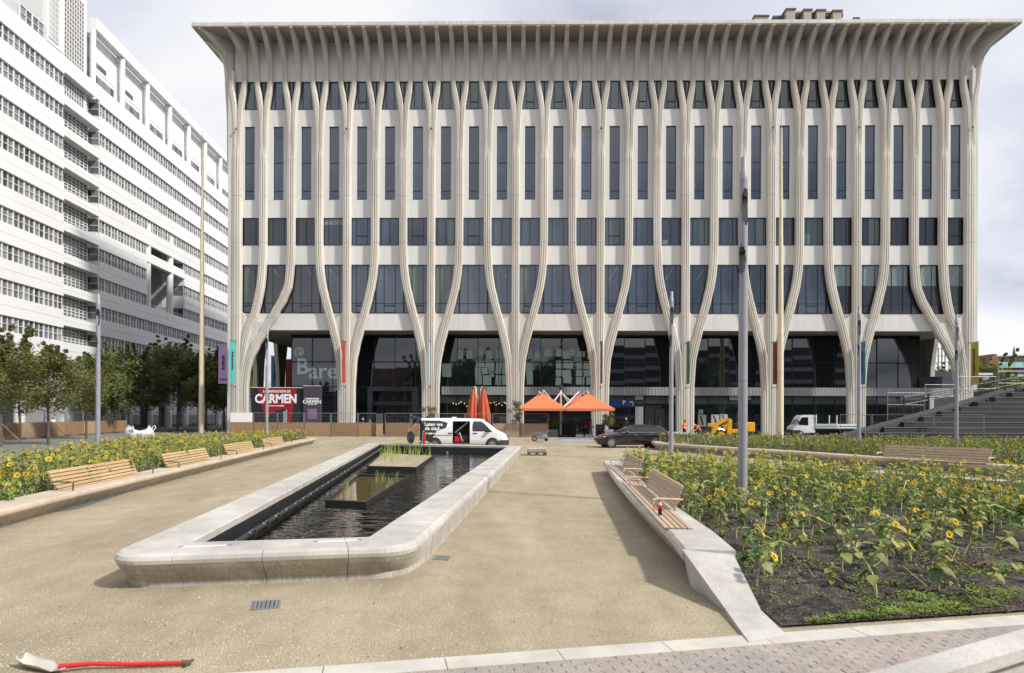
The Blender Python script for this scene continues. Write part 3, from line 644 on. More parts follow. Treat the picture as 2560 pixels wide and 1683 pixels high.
# ================================================================ theatre
BL, BR = P(573, 1087, 68.5), P(2434.5, 1087, 67.4); BL.z = BR.z = 0
EX = (BR - BL).normalized(); EY = Vector((-EX.y, EX.x, 0)); BW = (BR - BL).length; BRZ = math.atan2(EX.y, EX.x)
def A(u, v, d=0.0):                       # photo pixel -> (x, z) on the facade plane moved d metres outward
    r = ray(u, v); t = ((BL - EY * d) - CAM).dot(EY) / r.dot(EY); p = CAM + r * t; return (p - BL).dot(EX), p.z
def bw(x, d, z): return BL + EX * x - EY * d + Vector((0, 0, z))     # facade coordinates -> world
TH = thing('theatre_building', 'cream concrete theatre with branching ribs and broad flared roof edge', 'building', BL, BRZ)
xa, xb = A(660.6, 590)[0], A(2353, 590)[0]; SP = (xb - xa) / 24
XI = [A(596, 590)[0]] + [xa + SP * k for k in range(25)] + [A(2419, 590)[0]]
Z = dict(sof=11.1, w4a=12.95, w4b=18.1, w3a=20.2, w3b=23.1, w2a=25.1, w2b=32.85, w1a=34.7, w1b=37.65, top=41.85)
def interp(tab, z):
    for (z0, a), (z1, b) in zip(tab, tab[1:]):
        if z <= z1: t = (z - z0) / (z1 - z0); t = t * t * (3 - 2 * t) * .35 + t * .65; return a + (b - a) * t
    return tab[-1][1]
def section(x, z, hw, D, g=.045, gd=.11):
    pts = [(-hw, 0), (-hw, D - .11), (-hw + .05, D - .03), (-hw * .62, D), (-hw * .62 + .015, D - .075), (-hw * .62 + .055, D - .075), (-hw * .62 + .07, D + .015), (-g, D + .02), (-g + .012, D - gd), (g - .012, D - gd), (g, D + .02),
           (hw * .62 - .07, D + .015), (hw * .62 - .055, D - .075), (hw * .62 - .015, D - .075), (hw * .62, D), (hw - .05, D - .03), (hw, D - .11), (hw, 0)]
    return [Vector((x + s, -d, z)) for s, d in pts]
def member(mb, tab, hw, D, z0, z1, step=.55, joints=()):
    zs = [z0]
    while zs[-1] + step < z1: zs.append(zs[-1] + step)
    zs.append(z1); zs = sorted(set(zs + [z for z in (29.3, 30.4) if z0 < z < z1])); st = [(z, 1.0) for z in zs]
    for j in joints:
        if z0 < j < z1: st += [(j - .03, 1.0), (j - .018, .955), (j + .018, .955), (j + .03, 1.0)]
    st.sort(); rings = []
    for z, k in st:
        x = interp(tab, z) if tab else 0; sl = ((interp(tab, z + .1) - interp(tab, z - .1)) / .2) if tab else 0
        rings.append(section(x, z, hw * k * math.sqrt(1 + min(sl, 1.2) ** 2 if sl > 0 else 1 + min(-sl, 1.2) ** 2), D * (1 if k == 1 else .96) * (1 if z < 29.3 else 1 - .2 * (z - 29.3) / 2.3)))
    mb.loft(rings)
outer = [(0, .5), (5, .52), (7.8, .68), (9.4, 1.0), (11.1, 1.42), (12.9, 1.92), (14.4, 2.3), (15.8, 2.62), (17, 2.8), (18.2, 2.91), (20, SP - .02), (21, SP), (40, SP)]
JT = (12.4, 20.3, 25.3)
def web(mb, tab, xin, za, ztop_in, ztop_out, D=.33, flip=1):
    """plate between the straight member and a curving one, its top edge a hollow curve"""
    n = 14; inn = []; outl = []
    zo = ztop_out
    for k in range(n + 1): z = za + (zo - za) * k / n; outl.append((interp(tab, z) * flip, z))
    xo = interp(tab, zo)
    arc = []
    for k in range(1, 9): t = k / 9; x = xo + (xin - xo) * t; zz = zo + (ztop_in - zo) * t ** 2 - .32 * math.sin(PI * t) ; arc.append((x * flip, zz))
    poly = outl + arc + [(xin * flip, ztop_in), (xin * flip, za)]
    mb.prism(poly, lambda x, z: (x, -.02, z), lambda x, z: (x, -D, z))
mid = MB(); member(mid, None, .41, .56, 0, 31.6, 2.5, JT)
for f in (-1, 1):
    tab = [(z, f * x) for z, x in outer]; member(mid, tab, .41, .53, 0, 31.6, .5, JT)
    web(mid, outer, .3, 6.9, 13.25, 12.55, flip=f)
col_me = mid.mesh('column', 'concrete')
for k in range(1, 8): ob('column', col_me, TH, (XI[3 * k + 1], 0, 0))
# corner columns
c1_ = [(0, 1.25), (6.5, 1.28), (7.8, 1.45), (9.4, 1.7), (11.1, 2.1), (12.9, 2.85), (14.4, 3.2), (15.8, 3.45), (17, XI[1] - .12), (19, XI[1] - .02), (20, XI[1]), (40, XI[1])]
c2_ = [(0, 1.72), (5, 1.74), (6.5, 1.86), (7.8, 2.15), (9.4, 2.9), (11.1, 3.9), (12.9, 5.0), (14.4, 5.85), (15.8, 6.4), (17, XI[2] - .15), (18.5, XI[2] - .04), (20, XI[2]), (40, XI[2])]
def corner(flip):
    mb = MB(); x0 = XI[0] if flip > 0 else BW - XI[26]
    fix = lambda tab, xe, xr: [(z, (x if x < 4.5 or z < 14 else x) + (xe - xr) * max(0, min(1, (z - 11) / 6))) for z, x in tab]
    c1, c2 = (c1_, c2_) if flip > 0 else (fix(c1_, BW - XI[25], XI[1]), fix(c2_, BW - XI[24], XI[2]))
    tabf = lambda tab: [(z, x if flip > 0 else BW - x) for z, x in tab]
    member(mb, [(0, x0 if flip > 0 else BW - x0), (60, x0 if flip > 0 else BW - x0)], .46, .56, 0, 31.6, 2.5, JT)
    member(mb, tabf(c1), .40, .53, 0, 31.6, .5, JT); member(mb, tabf(c2), .41, .50, 0, 31.6, .5, JT)
    ff = lambda x: x if flip > 0 else BW - x
    poly = [(x0 + .3, 5), (x0 + .3, 13.3), (x0 + .7, 12.7), (x0 + 1.1, 12.45)] + [(interp(c1, z), z) for z in (12.4, 11.1, 9.4, 7.8, 6, 5)]
    mb.prism(poly, lambda x, z: (ff(x), -.02, z), lambda x, z: (ff(x), -.33, z))
    poly = [(interp(c1, z), z) for z in (5, 7.8, 9.4, 11.1, 12.1)] + [(3.0, 11.95), (4.0, 11.95), (4.6, 12.25)] + [(interp(c2, z), z) for z in (12.4, 11.1, 9.4, 7.8, 6.5, 5)]
    mb.prism(poly, lambda x, z: (ff(x), -.021, z), lambda x, z: (ff(x), -.31, z))
    for z0, z1 in ((0, 38.6),):
        a, b = (ff(-.02), ff(.55)); a, b = min(a, b), max(a, b); mb.box((a, -.44, z0), (b, .9, z1))
    return mb.build('column', 'concrete', TH)
corner(1); corner(-1)
# branching top ribs
spread = [(28, .165), (31.5, .185), (33, .22), (34.2, .27), (34.9, .32), (35.5, .41), (36.0, .50), (36.6, .61), (37.2, .69), (38.2, .74), (39, .75), (45, .75)]
ribw = [(28, .24), (33, .26), (34.6, .30), (36, .30), (37.2, .25), (39, .24), (41.9, .20)]
flare = [(30, 0), (37.6, 0), (38.7, .06), (39.6, .22), (40.3, .55), (40.9, 1.05), (41.4, 1.6), (41.86, 2.1), (45, 2.1)]
def rib(f, x0=0, lean=0.0, s=1.0):
    mb = MB(); rings = []; zs = [29.2 + .4 * k for k in range(31)] + [41.5, 41.7, 41.86]
    st = [(z, 1.0) for z in zs if z <= 41.86]
    for j in (35.9, 39.0): st += [(j - .03, 1), (j - .018, .95), (j + .018, .95), (j + .03, 1)]
    st.sort()
    for z, k in st:
        hw = interp(ribw, z) * k; D = .50 + interp(flare, z) * s; x = x0 + f * interp(spread, z)
        fl = interp(flare, z); ring = []
        for q in section(x, z, hw, D * (1 if k == 1 else .985), .025, .04):
            t = max(0, -q.y) / max(D, .01); ring.append(Vector((q.x + lean * fl * t, q.y, q.z)))
        rings.append(ring)
    mb.loft(rings); return mb
ribL, ribR = rib(-1).mesh('rib', 'concrete'), rib(1).mesh('rib', 'concrete')
lm = MB(); lm.smooth = True; lm.lathe([(.02, -.07), (.15, -.05), (.2, 0), (.2, .03)], n=12); lme = lm.mesh('rib_light', 'white_paint')
for i in range(1, 26):
    for f, me in ((-1, ribL), (1, ribR)):
        ob('rib', me, TH, (XI[i], 0, 0)); ob('rib_light', lme, TH, (XI[i] + f * .75, -2.62, 41.83))
for i, sg in ((0, -1), (26, 1)):
    ob('rib', rib(sg, 0, sg * 1.0).mesh('rib', 'concrete'), TH, (XI[i] + sg * .05, 0, 0)); ob('rib', rib(-sg, 0, sg * .42).mesh('rib', 'concrete'), TH, (XI[i], 0, 0))
    ob('rib_light', lme, TH, (XI[i] + sg * (.75 + 2.2), -2.55, 41.83)); ob('rib_light', lme, TH, (XI[i] - sg * .75 + sg * .95, -2.62, 41.83))
for sx, rot, sg in ((0.0, -PI / 2, -1), (BW, PI / 2, 1)):
    for k in range(9):
        ob('rib', ribL if k % 2 else ribR, TH, (sx, 1.4 + 1.5 * k + (.75 if k % 2 else -.75), 0), (0, 0, rot))
    for y in (8.2, 15.2, 22.2): ob('column', col_me, TH, (sx, y, 0), (0, 0, rot))
# facade panels and windows
def panel_mesh(wd, z0, z1): mb = MB(); mb.box((-wd / 2 + .004, 0, z0 + .004), (wd / 2 - .004, .3, z1 - .004)); return mb.mesh('wall_panel', 'panel')
def hole_mesh(wd):
    mb = MB(); h = .54; mb.box((-wd / 2 + .004, 0, Z['w3b']), (wd / 2 - .004, .3, Z['w2a'])); mb.box((-wd / 2 + .004, 0, Z['w2b']), (wd / 2 - .004, .3, Z['w1a']))
    mb.box((-wd / 2 + .004, 0, Z['w2a']), (-h, .3, Z['w2b'])); mb.box((h, 0, Z['w2a']), (wd / 2 - .004, .3, Z['w2b'])); return mb.mesh('wall_panel', 'panel')
def window_mesh(wd, z0, z1, vert, horiz, sash=None, b=.05):
    fr = MB(); x0, x1 = -wd / 2 + .02, wd / 2 - .02
    fr.box((x0, .13, z0), (x0 + b, .22, z1)); fr.box((x1 - b, .13, z0), (x1, .22, z1)); fr.box((x0 + b, .13, z0), (x1 - b, .22, z0 + b)); fr.box((x0 + b, .13, z1 - b), (x1 - b, .22, z1))
    for t in vert: xc = x0 + (x1 - x0) * t; fr.box((xc - b / 2, .135, z0 + b), (xc + b / 2, .215, z1 - b))
    for z in horiz: fr.box((x0 + b, .14, z - b / 2), (x1 - b, .21, z + b / 2))
    if sash:
        (t0, t1), zs = sash; a, c = x0 + (x1 - x0) * t0, x0 + (x1 - x0) * t1; fr.box((a, .137, zs - .05), (c, .212, zs + .05)); fr.box((a, .137, z0 + b), (c, .212, z0 + b + .06))
    fr.box((x0, -.03, z0 - .05), (x1, .2, z0 - .004))
    gl = MB(); gl.box((x0 + .01, .185, z0 + .01), (x1 - .01, .20, z1 - .01)); return fr.mesh('window', 'navy'), gl.mesh('pane', 'blue_glass'), gl.mesh('pane', 'dark_glass')
def bay_set(wd):
    r = {}
    r['p1'] = panel_mesh(wd, Z['sof'], Z['w4a']); r['p2'] = panel_mesh(wd, Z['w4b'], Z['w3a']); r['p3'] = hole_mesh(wd); r['p4'] = panel_mesh(wd, Z['w1b'], Z['top'])
    r['w4'] = [window_mesh(wd, Z['w4a'], Z['w4b'], (.30, .70), (14.0,)), window_mesh(wd, Z['w4a'], Z['w4b'], (.30, .70), (14.0,), ((.30, .70), 13.75))]
    r['w3'] = [window_mesh(wd, Z['w3a'], Z['w3b'], (.30, .70), ()), window_mesh(wd, Z['w3a'], Z['w3b'], (.30, .70), (), ((.30, .70), 21.2)), window_mesh(wd, Z['w3a'], Z['w3b'], (.2, .5, .8), ())]
    r['w2'] = [window_mesh(1.10, Z['w2a'], Z['w2b'], (), (29.0, 26.0), b=.06)]
    r['w1'] = [window_mesh(wd, Z['w1a'], Z['w1b'], (.18, .36, .64, .82), (), b=.06), window_mesh(wd, Z['w1a'], Z['w1b'], (.2, .36, .64, .8), (), ((.36, .64), 35.5), b=.06)]
    return r
sets = {}
for i in range(26):
    a, b = XI[i], XI[i + 1]
    if i == 0: a = .5
    if i == 25: b = BW - .5
    wd = b - a; key = round(wd, 2)
    if key not in sets: sets[key] = bay_set(wd)
    S = sets[key]; xc = (a + b) / 2
    for k in ('p1', 'p2', 'p3', 'p4'): ob('wall_panel', S[k], TH, (xc, 0, 0))
    for row in ('w4', 'w3', 'w2', 'w1'):
        fr, g1, g2 = random.choice(S[row]); wob = ob('window', fr, TH, (xc, 0, 0)); dark = (row in ('w4', 'w3') and (i < 3 or i > 20)) or (row == 'w1' and i > 14)
        ob('pane', g2 if dark else g1, wob)
        if row == 'w4' and (i in (0, 6, 7, 10) or i > 20):
            z0, z1 = (15.9, 18.0) if i > 20 else (13.1, 18.0); x0 = -wd / 2 + .45; x1 = wd / 2 - .45 if i > 20 else 0
            mb = MB(); mb.box((x0, .178, z0), (x1, .184, z1)); mb.build('blind', 'blind' if i > 20 else 'curtain', wob)
        if row == 'w3' and i in (3, 13, 16, 18, 20, 22):
            mb = MB(); mb.box((0, .178, 20.3), (wd / 2 - .45, .184, 23)); mb.build('blind', 'curtain', wob)
            if i == 3: mb = MB(); mb.box((-wd / 2 + .45, .176, 22.4), (wd / 2 - .45, .183, 23)); mb.build('blind', 'blind', wob)
# ceiling lights and half drawn blinds behind some panes
wins = [o for o in TH.children if o.name.startswith('window')]
for i, o in enumerate(wins):
    row = i % 4; k = i // 4; rr_ = random.Random(i * 7 + 3)
    if row in (0, 3) and rr_.random() < .34:
        z0, z1 = ((Z['w4a'] + 2.2, Z['w4b'] - .3) if row == 0 else (Z['w1a'] + .5, Z['w1b'] - .3)); x0 = rr_.uniform(-.7, .1) * (1 if k < 13 else -1); dx_ = rr_.uniform(.5, .9) * (1 if k < 13 else -1); dz_ = -min(z1 - z0, dx_ * 1.6 if dx_ > 0 else -dx_ * 1.6)
        mb = MB(); mb.hexa([(x0, .17, z1 - .04), (x0 + dx_, .17, z1 + dz_ - .03), (x0 + dx_, .176, z1 + dz_ - .03), (x0, .176, z1 - .04), (x0, .17, z1), (x0 + dx_, .17, z1 + dz_), (x0 + dx_, .176, z1 + dz_), (x0, .176, z1)]); mb.build('ceiling_light', 'letter_pale', o)
    if row == 2 and rr_.random() < .4:
        zt = Z['w2b'] - rr_.choice((.7, 1.2, 3.7)); mb = MB(); mb.box((-.46, .176, zt), (.46, .182, Z['w2b'] - .08)); mb.build('blind', 'blue_glass' if rr_.random() < .5 else 'curtain', o)
    if row == 1 and rr_.random() < .3 and k > 2:
        mb = MB(); s_ = rr_.choice((-1, 1)); mb.box((min(.25 * s_, .95 * s_), .176, 20.3), (max(.25 * s_, .95 * s_), .182, 20.3 + rr_.uniform(.4, 2.6))); mb.build('blind', 'curtain', o)
# core, soffits, eaves, roof
DEP = 44
mb = MB(); mb.box((.15, .32, 11.3), (BW - .15, DEP, 41.9)); mb.build('core', 'panel', TH)
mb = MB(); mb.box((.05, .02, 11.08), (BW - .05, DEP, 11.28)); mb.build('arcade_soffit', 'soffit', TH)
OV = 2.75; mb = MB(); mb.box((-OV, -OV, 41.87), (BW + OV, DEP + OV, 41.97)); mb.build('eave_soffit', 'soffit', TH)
mb = MB(); mb.box((-OV - .03, -OV - .03, 41.975), (BW + OV + .03, DEP + OV, 42.33)); mb.build('eave_fascia', 'concrete', TH)
for u in range(0, 8): 
    mb = MB(); xx = 6 + u * 9.5; mb.box((xx, -OV - .037, 41.975), (xx + .025, -OV + .2, 42.335)); mb.build('fascia_joint', 'soffit', TH)
# roof plant blocks behind the eave
for (u0, u1, vt, dd) in ((1887, 1921, 42, -9), (1966, 1988, 25, -9), (2010, 2029, 26.5, -9), (2042, 2063, 27.5, -9), (2083, 2104, 29, -9), (2135, 2147, 48, -9)):
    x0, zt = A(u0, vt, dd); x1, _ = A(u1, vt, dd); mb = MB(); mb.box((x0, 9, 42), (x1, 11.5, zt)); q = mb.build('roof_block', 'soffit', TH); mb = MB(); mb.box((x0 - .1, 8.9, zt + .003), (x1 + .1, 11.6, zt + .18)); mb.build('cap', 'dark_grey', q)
for (u0, u1, v0, v1) in ((1930, 1966, 44, 49), (1988, 2104, 33, 37), (1988, 2104, 40, 46)):
    x0, zt = A(u0, v0, -10); x1, zb = A(u1, v1, -10); mb = MB(); mb.box((x0, 9.6, zb), (x1, 10.2, zt)); mb.build('roof_beam', 'soffit' if v0 < 35 else 'dark_grey', TH)
# ---------------- ground floor glazing
GY = 3.4; gx0, gx1 = A(729, 900, -GY)[0], A(2298, 900, -GY)[0]
ng = round((gx1 - gx0) / 2.36); gw = (gx1 - gx0) / ng
rows = ((.12, 3.32, 'dark_glass'), (3.42, 4.25, 'curtain'), (5.25, 7.95, 'dark_glass'), (8.05, 10.75, 'dark_glass'))
band0 = A(1105, 960, -2.4)[0]
pm_ = {}
for z0, z1, m in rows + ((4.25, 5.25, 'dark_glass'),):
    mb = MB(); mb.box((.03, 0, z0 + .02), (gw - .03, .02, z1 - .02)); pm_[z0, m] = mb.mesh('pane', m)
    mb = MB(); mb.box((.03, 0, z0 + .02), (gw - .03, .02, z1 - .02)); pm_[z0, 'dark_glass'] = mb.mesh('pane', 'dark_glass')
for i in range(ng):
    x = gx0 + i * gw
    for z0, z1, m in rows: ob('pane', pm_[z0, m if (x > band0 - 1) else 'dark_glass'], TH, (x, GY, 0), (random.uniform(-.004, .004), 0, random.uniform(-.004, .004)))
    if x < band0 - 1: ob('pane', pm_[4.25, 'dark_glass'], TH, (x, GY, 0))
mu = MB(); mu.box((-.035, -.06, 0), (.035, .08, 11.05)); mum = mu.mesh('mullion', 'black_metal')
for i in range(ng + 1): ob('mullion', mum, TH, (gx0 + i * gw, GY, 0))
for z in (.06, 3.37, 4.27, 5.22, 8.0, 10.9):
    mb = MB(); mb.box((gx0, GY - .05, z - .05), (gx1, GY + .06, z + .05)); mb.build('transom', 'black_metal', TH)
mb = MB(); mb.box((gx0 + .2, GY + 6, .1), (gx1 - .2, DEP, 11.05)); mb.build('inner_wall', 'dark_grey', TH)
for xx in (gx0, gx1):
    for k in range(9):
        mb = MB(); mb.box((xx - .02, GY + .1 + k * 3.2, .1), (xx + .02, GY + 3.2 + k * 3.2, 11.05)); mb.build('pane', 'dark_glass', TH)
# mezzanine band with upright slats
bx1 = A(2390, 970, -2.4)[0]
mb = MB(); mb.box((band0, 2.42, 4.3), (bx1, 3.3, 5.2)); mb.build('band_core', 'dark_grey', TH)
mb = MB(); x = band0
while x < bx1: mb.box((x, 2.33, 4.32), (x + .085, 2.416, 5.22)); x += .16
sl_ = mb.build('band_slats', 'light_grey', TH); stuff(sl_)
mb = MB(); mb.box((gx1 + .05, 3.31, 4.3), (bx1, 30, 5.15)); mb.build('terrace_slab', 'dark_grey', TH)
mb = MB(); mb.box((gx1 + .05, 3.0, 5.25), (bx1, 3.04, 6.5)); mb.build('balustrade', 'dark_glass', TH)
# entrance portal
px0, pz1 = A(918, 967, -1.6); px1, _ = A(1042, 967, -1.6)
for a, b in (((px0, 1.6, 0), (px0 + .55, 3.3, pz1 - .5)), ((px1 - .55, 1.6, 0), (px1, 3.3, pz1 - .5)), ((px0, 1.6, pz1 - .5), (px1, 3.3, pz1)), ((px0 + .55, 2.2, 3.1), (px1 - .55, 3.3, 3.6))):
    mb = MB(); mb.bbox(a, b, .03); mb.build('portal', 'navy', TH)
for k in range(4):
    a = px0 + .62 + k * (px1 - px0 - 1.24) / 4; b = a + (px1 - px0 - 1.24) / 4 - .06; mb = MB(); mb.box((a, 2.9, .05), (b, 2.95, 3.05)); dr = mb.build('door', 'dark_glass', TH)
    mb = MB(); mb.tube([(b - .12, 2.86, .9), (b - .12, 2.86, 1.5)], .02, 6); mb.build('handle', 'steel', dr)
# parking entrance with blue fascia, grey leaf and doors
def flat(name, u0, v0, u1, v1, d, m, par, th=.05):
    x0, z1 = A(u0, v0, d); x1, z0 = A(u1, v1, d); mb = MB(); mb.box((x0, -d, z0), (x1, -d + th, z1)); return mb.build(name, m, par), (x0 + x1) / 2, (z0 + z1) / 2
for u0, u1 in ((1526, 1553.5), (1556, 1585)): flat('sign_board', u0, 1000.5, u1, 1016, -2.9, 'blue', TH)
for s, u, v, sz in (('P', 1559.5, 1007, .62), ('i', 1583, 1011, .45)):
    x, z = A(u, v, -2.88); lettering(s, sz, 'sign_white', TH, (x, 2.88, z), FACE, .02)
x, z = A(1580, 1005, -2.88); mb = MB(); mb.box((x - .25, 2.875, z - .05), (x + .12, 2.885, z + .05)); mb.build('sign_arrow', 'sign_white', TH)
flat('door', 1588, 1017, 1608, 1078, -2.9, 'ban_pale' if False else 'lamp_grey', TH); flat('door', 1588, 986, 1608, 999, -2.9, 'light_grey', TH)
for u0 in (1612, 1638):
    d_, xx, zz = flat('door', u0, 1022, u0 + 24, 1082, -3.0, 'black_metal', TH); mb = MB(); mb.tube([(xx, 2.96, .9), (xx, 2.96, 1.7)], .02, 6); mb.build('handle', 'steel', d_)
for u0, u1 in ((1824, 1845), (1862, 1877), (2252, 2304)): flat('fascia_plate', u0, 987, u1, 1000 if u0 < 2000 else 999, -2.9, 'light_grey', TH)
# lettering seen through the left bay
for s, u, v, sz, rot in (('B', 756, 918, 2.5, 0), ('are', 808, 929, 2.55, 0), ('e', 752, 878, 2.3, PI / 2)):
    x, z = A(u, v, -GY + .02); lettering(s, sz, 'letter_pale', TH, (x, GY - .03, z), (PI / 2, rot, 0), .05)
# ---------------- paper sheets stuck to the glass
def paper(u, v, w_, h_, rot=0.0, d=-GY + .03):
    x, z = A(u, v, d); mb = MB(); mb.box((-w_ / 2, -.004, -h_ / 2), (w_ / 2, 0, h_ / 2)); p = bw(x, d, z)
    o = mb.build('paper_sheet', 'paper', None, p, (0, rot, BRZ)); tag(o, PAPS[(2 if u > 1300 else 0) + (1 if v > 895 else 0)], 'paper sheet', 'paper sheets stuck to the upper glazing')
PAPS = ['loose pale paper sheet high in the glazing above the closed parasols', 'pale paper sheet in the patchwork covering the glazing above the closed parasols', 'loose pale paper sheet high in the glazing above the open parasols', 'pale paper sheet in the patchwork covering the glazing above the open parasols']
PAPL = 'pale paper sheet stuck inside the tall glazing above the slat band'
for x_, y_, w_, h_ in ((395, 375, 85, 120), (530, 375, 90, 120), (690, 325, 80, 110), (810, 380, 90, 120), (950, 370, 85, 120), (1040, 390, 80, 110), (1395, 380, 70, 120), (1495, 385, 85, 120), (1640, 350, 100, 110), (1800, 350, 90, 110), (1900, 380, 95, 110), (1990, 340, 80, 110),
                       (2110, 370, 120, 80), (2240, 390, 80, 110), (210, 600, 130, 190), (680, 510, 120, 90), (820, 510, 120, 90), (650, 610, 80, 100), (745, 610, 85, 90), (840, 600, 80, 100), (950, 520, 85, 100), (1045, 520, 90, 100), (940, 610, 80, 80), (1040, 610, 90, 90), (660, 730, 90, 150), (780, 740, 120, 140), (850, 650, 60, 90),
                       (940, 740, 80, 140), (1040, 740, 90, 140), (1380, 640, 90, 330), (1800, 520, 90, 110), (1930, 520, 140, 110), (1800, 640, 90, 100), (1910, 650, 120, 110), (1790, 760, 80, 110), (1920, 740, 120, 90), (2090, 530, 90, 100), (2200, 530, 110, 110), (2090, 640, 100, 90), (2210, 640, 120, 90), (2100, 750, 120, 110), (2230, 750, 90, 110)):
    paper(1080 + x_ / 5.667, 820 + y_ / 5.667, w_ / 5.667 * .0445, h_ / 5.667 * .0445, random.uniform(-.1, .1))
mat('bulb', (1.0, 0.72, 0.35), 0.5, emit=1.6)
for k in range(22):                       # pendant bulbs glowing in the cafe
    x, z = A(1135 + k * 6.2 + random.uniform(-2, 2), 1010 + random.uniform(-5, 7), -GY + .08); mb = MB(); mb.smooth = True; mb.lathe([(.01, -.06), (.05, 0), (.01, .06)], n=6); mb.build('pendant_lamp', 'bulb', TH, (x, GY - .1, z))
for u, v, w_, h_ in ((1752, 1030, .5, .5), (1755, 1052, .9, 1.3), (1788, 1050, .9, 1.2), (1810, 1050, .8, 1.3)):
    x, z = A(u, v, -GY + .05); mb = MB(); mb.box((-w_ / 2, -.01, -h_ / 2), (w_ / 2, 0, h_ / 2)); p_ = mb.build('window_poster', 'paper', TH, (x, GY - .06, z)); mb = MB(); mb.prism([(-w_ * .3, h_ * .4), (-w_ * .1, h_ * .4), (w_ * .25, -h_ * .3), (w_ * .05, -h_ * .4)], lambda a, b: (a, -.02, b), lambda a, b: (a, -.011, b)); mb.build('print', 'poster_red', p_)
# ---------------- banners on the columns
def banner(p, along, cloth, label, text=None, ink='ink', w_=1.15, h_=4.35, ztop=9.75, tw=.62, foot=None):
    """cloth hanging between two brackets; along = outward direction"""
    rz = math.atan2(along.y, along.x); T = thing('banner', label, 'banner', (p.x, p.y, 0), rz, 'banners on the theatre columns')
    n = 10; top = []
    mb = MB(); rings = []
    for k in range(n + 1):
        x = .3 + w_ * k / n; b = .03 * math.sin(k * .9); rings.append([Vector((x, b - .006, ztop - h_)), Vector((x, b + .006, ztop - h_)), Vector((x, b * .4 + .006, ztop)), Vector((x, b * .4 - .006, ztop))])
    mb.loft(rings); mb.build('cloth', cloth, T)
    for z in (ztop + .05, ztop - h_ - .35):
        mb = MB(); mb.tube([(-.1, 0, z), (.4 + w_, 0, z)], .03, 8); mb.box((-.12, -.1, z - .1), (-.02, .1, z + .1)); mb.build('bracket', 'black_metal', T)
    if text:
        for sd in (1, -1):
            rot = Matrix.Rotation(0 if sd < 0 else PI, 4, 'Z') @ Matrix.Rotation(PI / 2, 4, 'X') @ Matrix.Rotation(-PI / 2, 4, 'Z')
            o = lettering(text, tw, ink, T, (.3 + w_ / 2, sd * .05, ztop - h_ * .47), rot.to_euler(), .012, depth=.004)
    if foot:
        for sd in (1, -1):
            rot = Matrix.Rotation(0 if sd < 0 else PI, 4, 'Z') @ Matrix.Rotation(PI / 2, 4, 'X')
            lettering(foot, .36, ink, T, (.3 + w_ / 2, sd * .05, ztop - h_ + .5), rot.to_euler(), .006, depth=.004)
out_f = -EY; out_l = -EX; out_r = EX
cols = [.95] + [XI[3 * k + 1] for k in range(1, 8)] + [BW - .95]
for x, c, lb, tx in ((cols[0], 'ban_teal', 'teal banner with vertical dark word on the corner column', 'Harnon'), (cols[1], 'ban_red', 'narrow bright red banner on the column beside the entrance', None),
                     (cols[2], 'ban_pale', 'pale grey blue banner on the column beside the closed parasols', None), (cols[4], 'ban_plum', 'dull plum banner on the column above the open parasols', None),
                     (cols[5], 'ban_green', 'dark green banner on the column above the two workmen', None), (cols[6], 'ban_brick', 'brick red banner hanging right beside the yellow mast', None),
                     (cols[7], 'ban_blue', 'steel blue banner on the column above the flatbed truck', 'hilariteit'), (cols[8], 'ban_olive', 'olive banner reading ontmoeting on the last corner column', 'ontmoeting')):
    banner(bw(x, .55, 0), out_f, c, lb, tx)
for y, c, lb, tx, ft in ((1.0, 'ban_lilac', 'lilac banner reading amare on the outer side of the theatre', 'amare', 'amare'), (8.6, 'ban_olive', 'olive banner reading ontmoeting seen through the corner arch', 'ontmoeting', None),
                     (15.6, 'ban_blue', 'steel blue banner seen through the corner arch behind the olive one', 'harmonie', None), (20.8, 'ban_brick', 'brick red banner farthest back within the corner arch', None, None)):
    banner(BL + EY * y + out_l * .2, out_l, c, lb, tx, 'ink_purple' if c == 'ban_lilac' else 'ink', foot=ft)
# small facade cameras and wall lamps
for k in (0, 4, 7, 13, 19, 22, 26):
    mb = MB(); mb.lathe([(.02, 0), (.10, .02), (.12, .1), (.08, .22), (.02, .24)], n=10); mb.build('wall_lamp', 'bronze', TH, (XI[k], -.72, 32.2))
# ---------------- poster wall on the square
def poster(px, Y, label, m, thick=.5):
    (u0, v0), (u1, v1) = px; a, b = P(u0, v0, Y), P(u1, v1, Y); T = thing('poster_wall', label, 'poster wall', (a.x, Y, 0)); wd = b.x - a.x; mb = MB(); mb.box((0, 0, 0), (wd, thick, a.z)); mb.build('board', m, T)
    mb = MB(); mb.tube([(-.05, -.02, a.z + .04), (wd + .05, -.02, a.z + .04)], .03, 6); mb.build('top_rail', 'sign_white', T); return T, wd, a.z
PY = 66.0
T, wd, h = poster(((628, 970), (757, 1090)), PY, 'wide black poster wall with red shape reading CARMEN', 'poster_black')
L2 = lambda u, v: (P(u, v, PY).x - T.location.x, P(u, v, PY).z)
poly = [L2(646, 971), L2(742, 969), L2(735, 1010), L2(727, 1060), L2(724, 1080), L2(716, 1080), L2(716, 1026), L2(708, 1022), L2(686, 1030), L2(672, 1040), L2(660, 1030), L2(650, 1005)]
mb = MB(); mb.prism(poly, lambda x, z: (x, -.02, z), lambda x, z: (x, -.006, z)); mb.build('red_print', 'poster_red', T)
poly = [L2(708, 1030), L2(718, 1024), L2(718, 1085), L2(709, 1085)]; mb = MB(); mb.prism(poly, lambda x, z: (x, -.03, z), lambda x, z: (x, -.022, z)); mb.build('grey_print', 'lamp_grey', T)
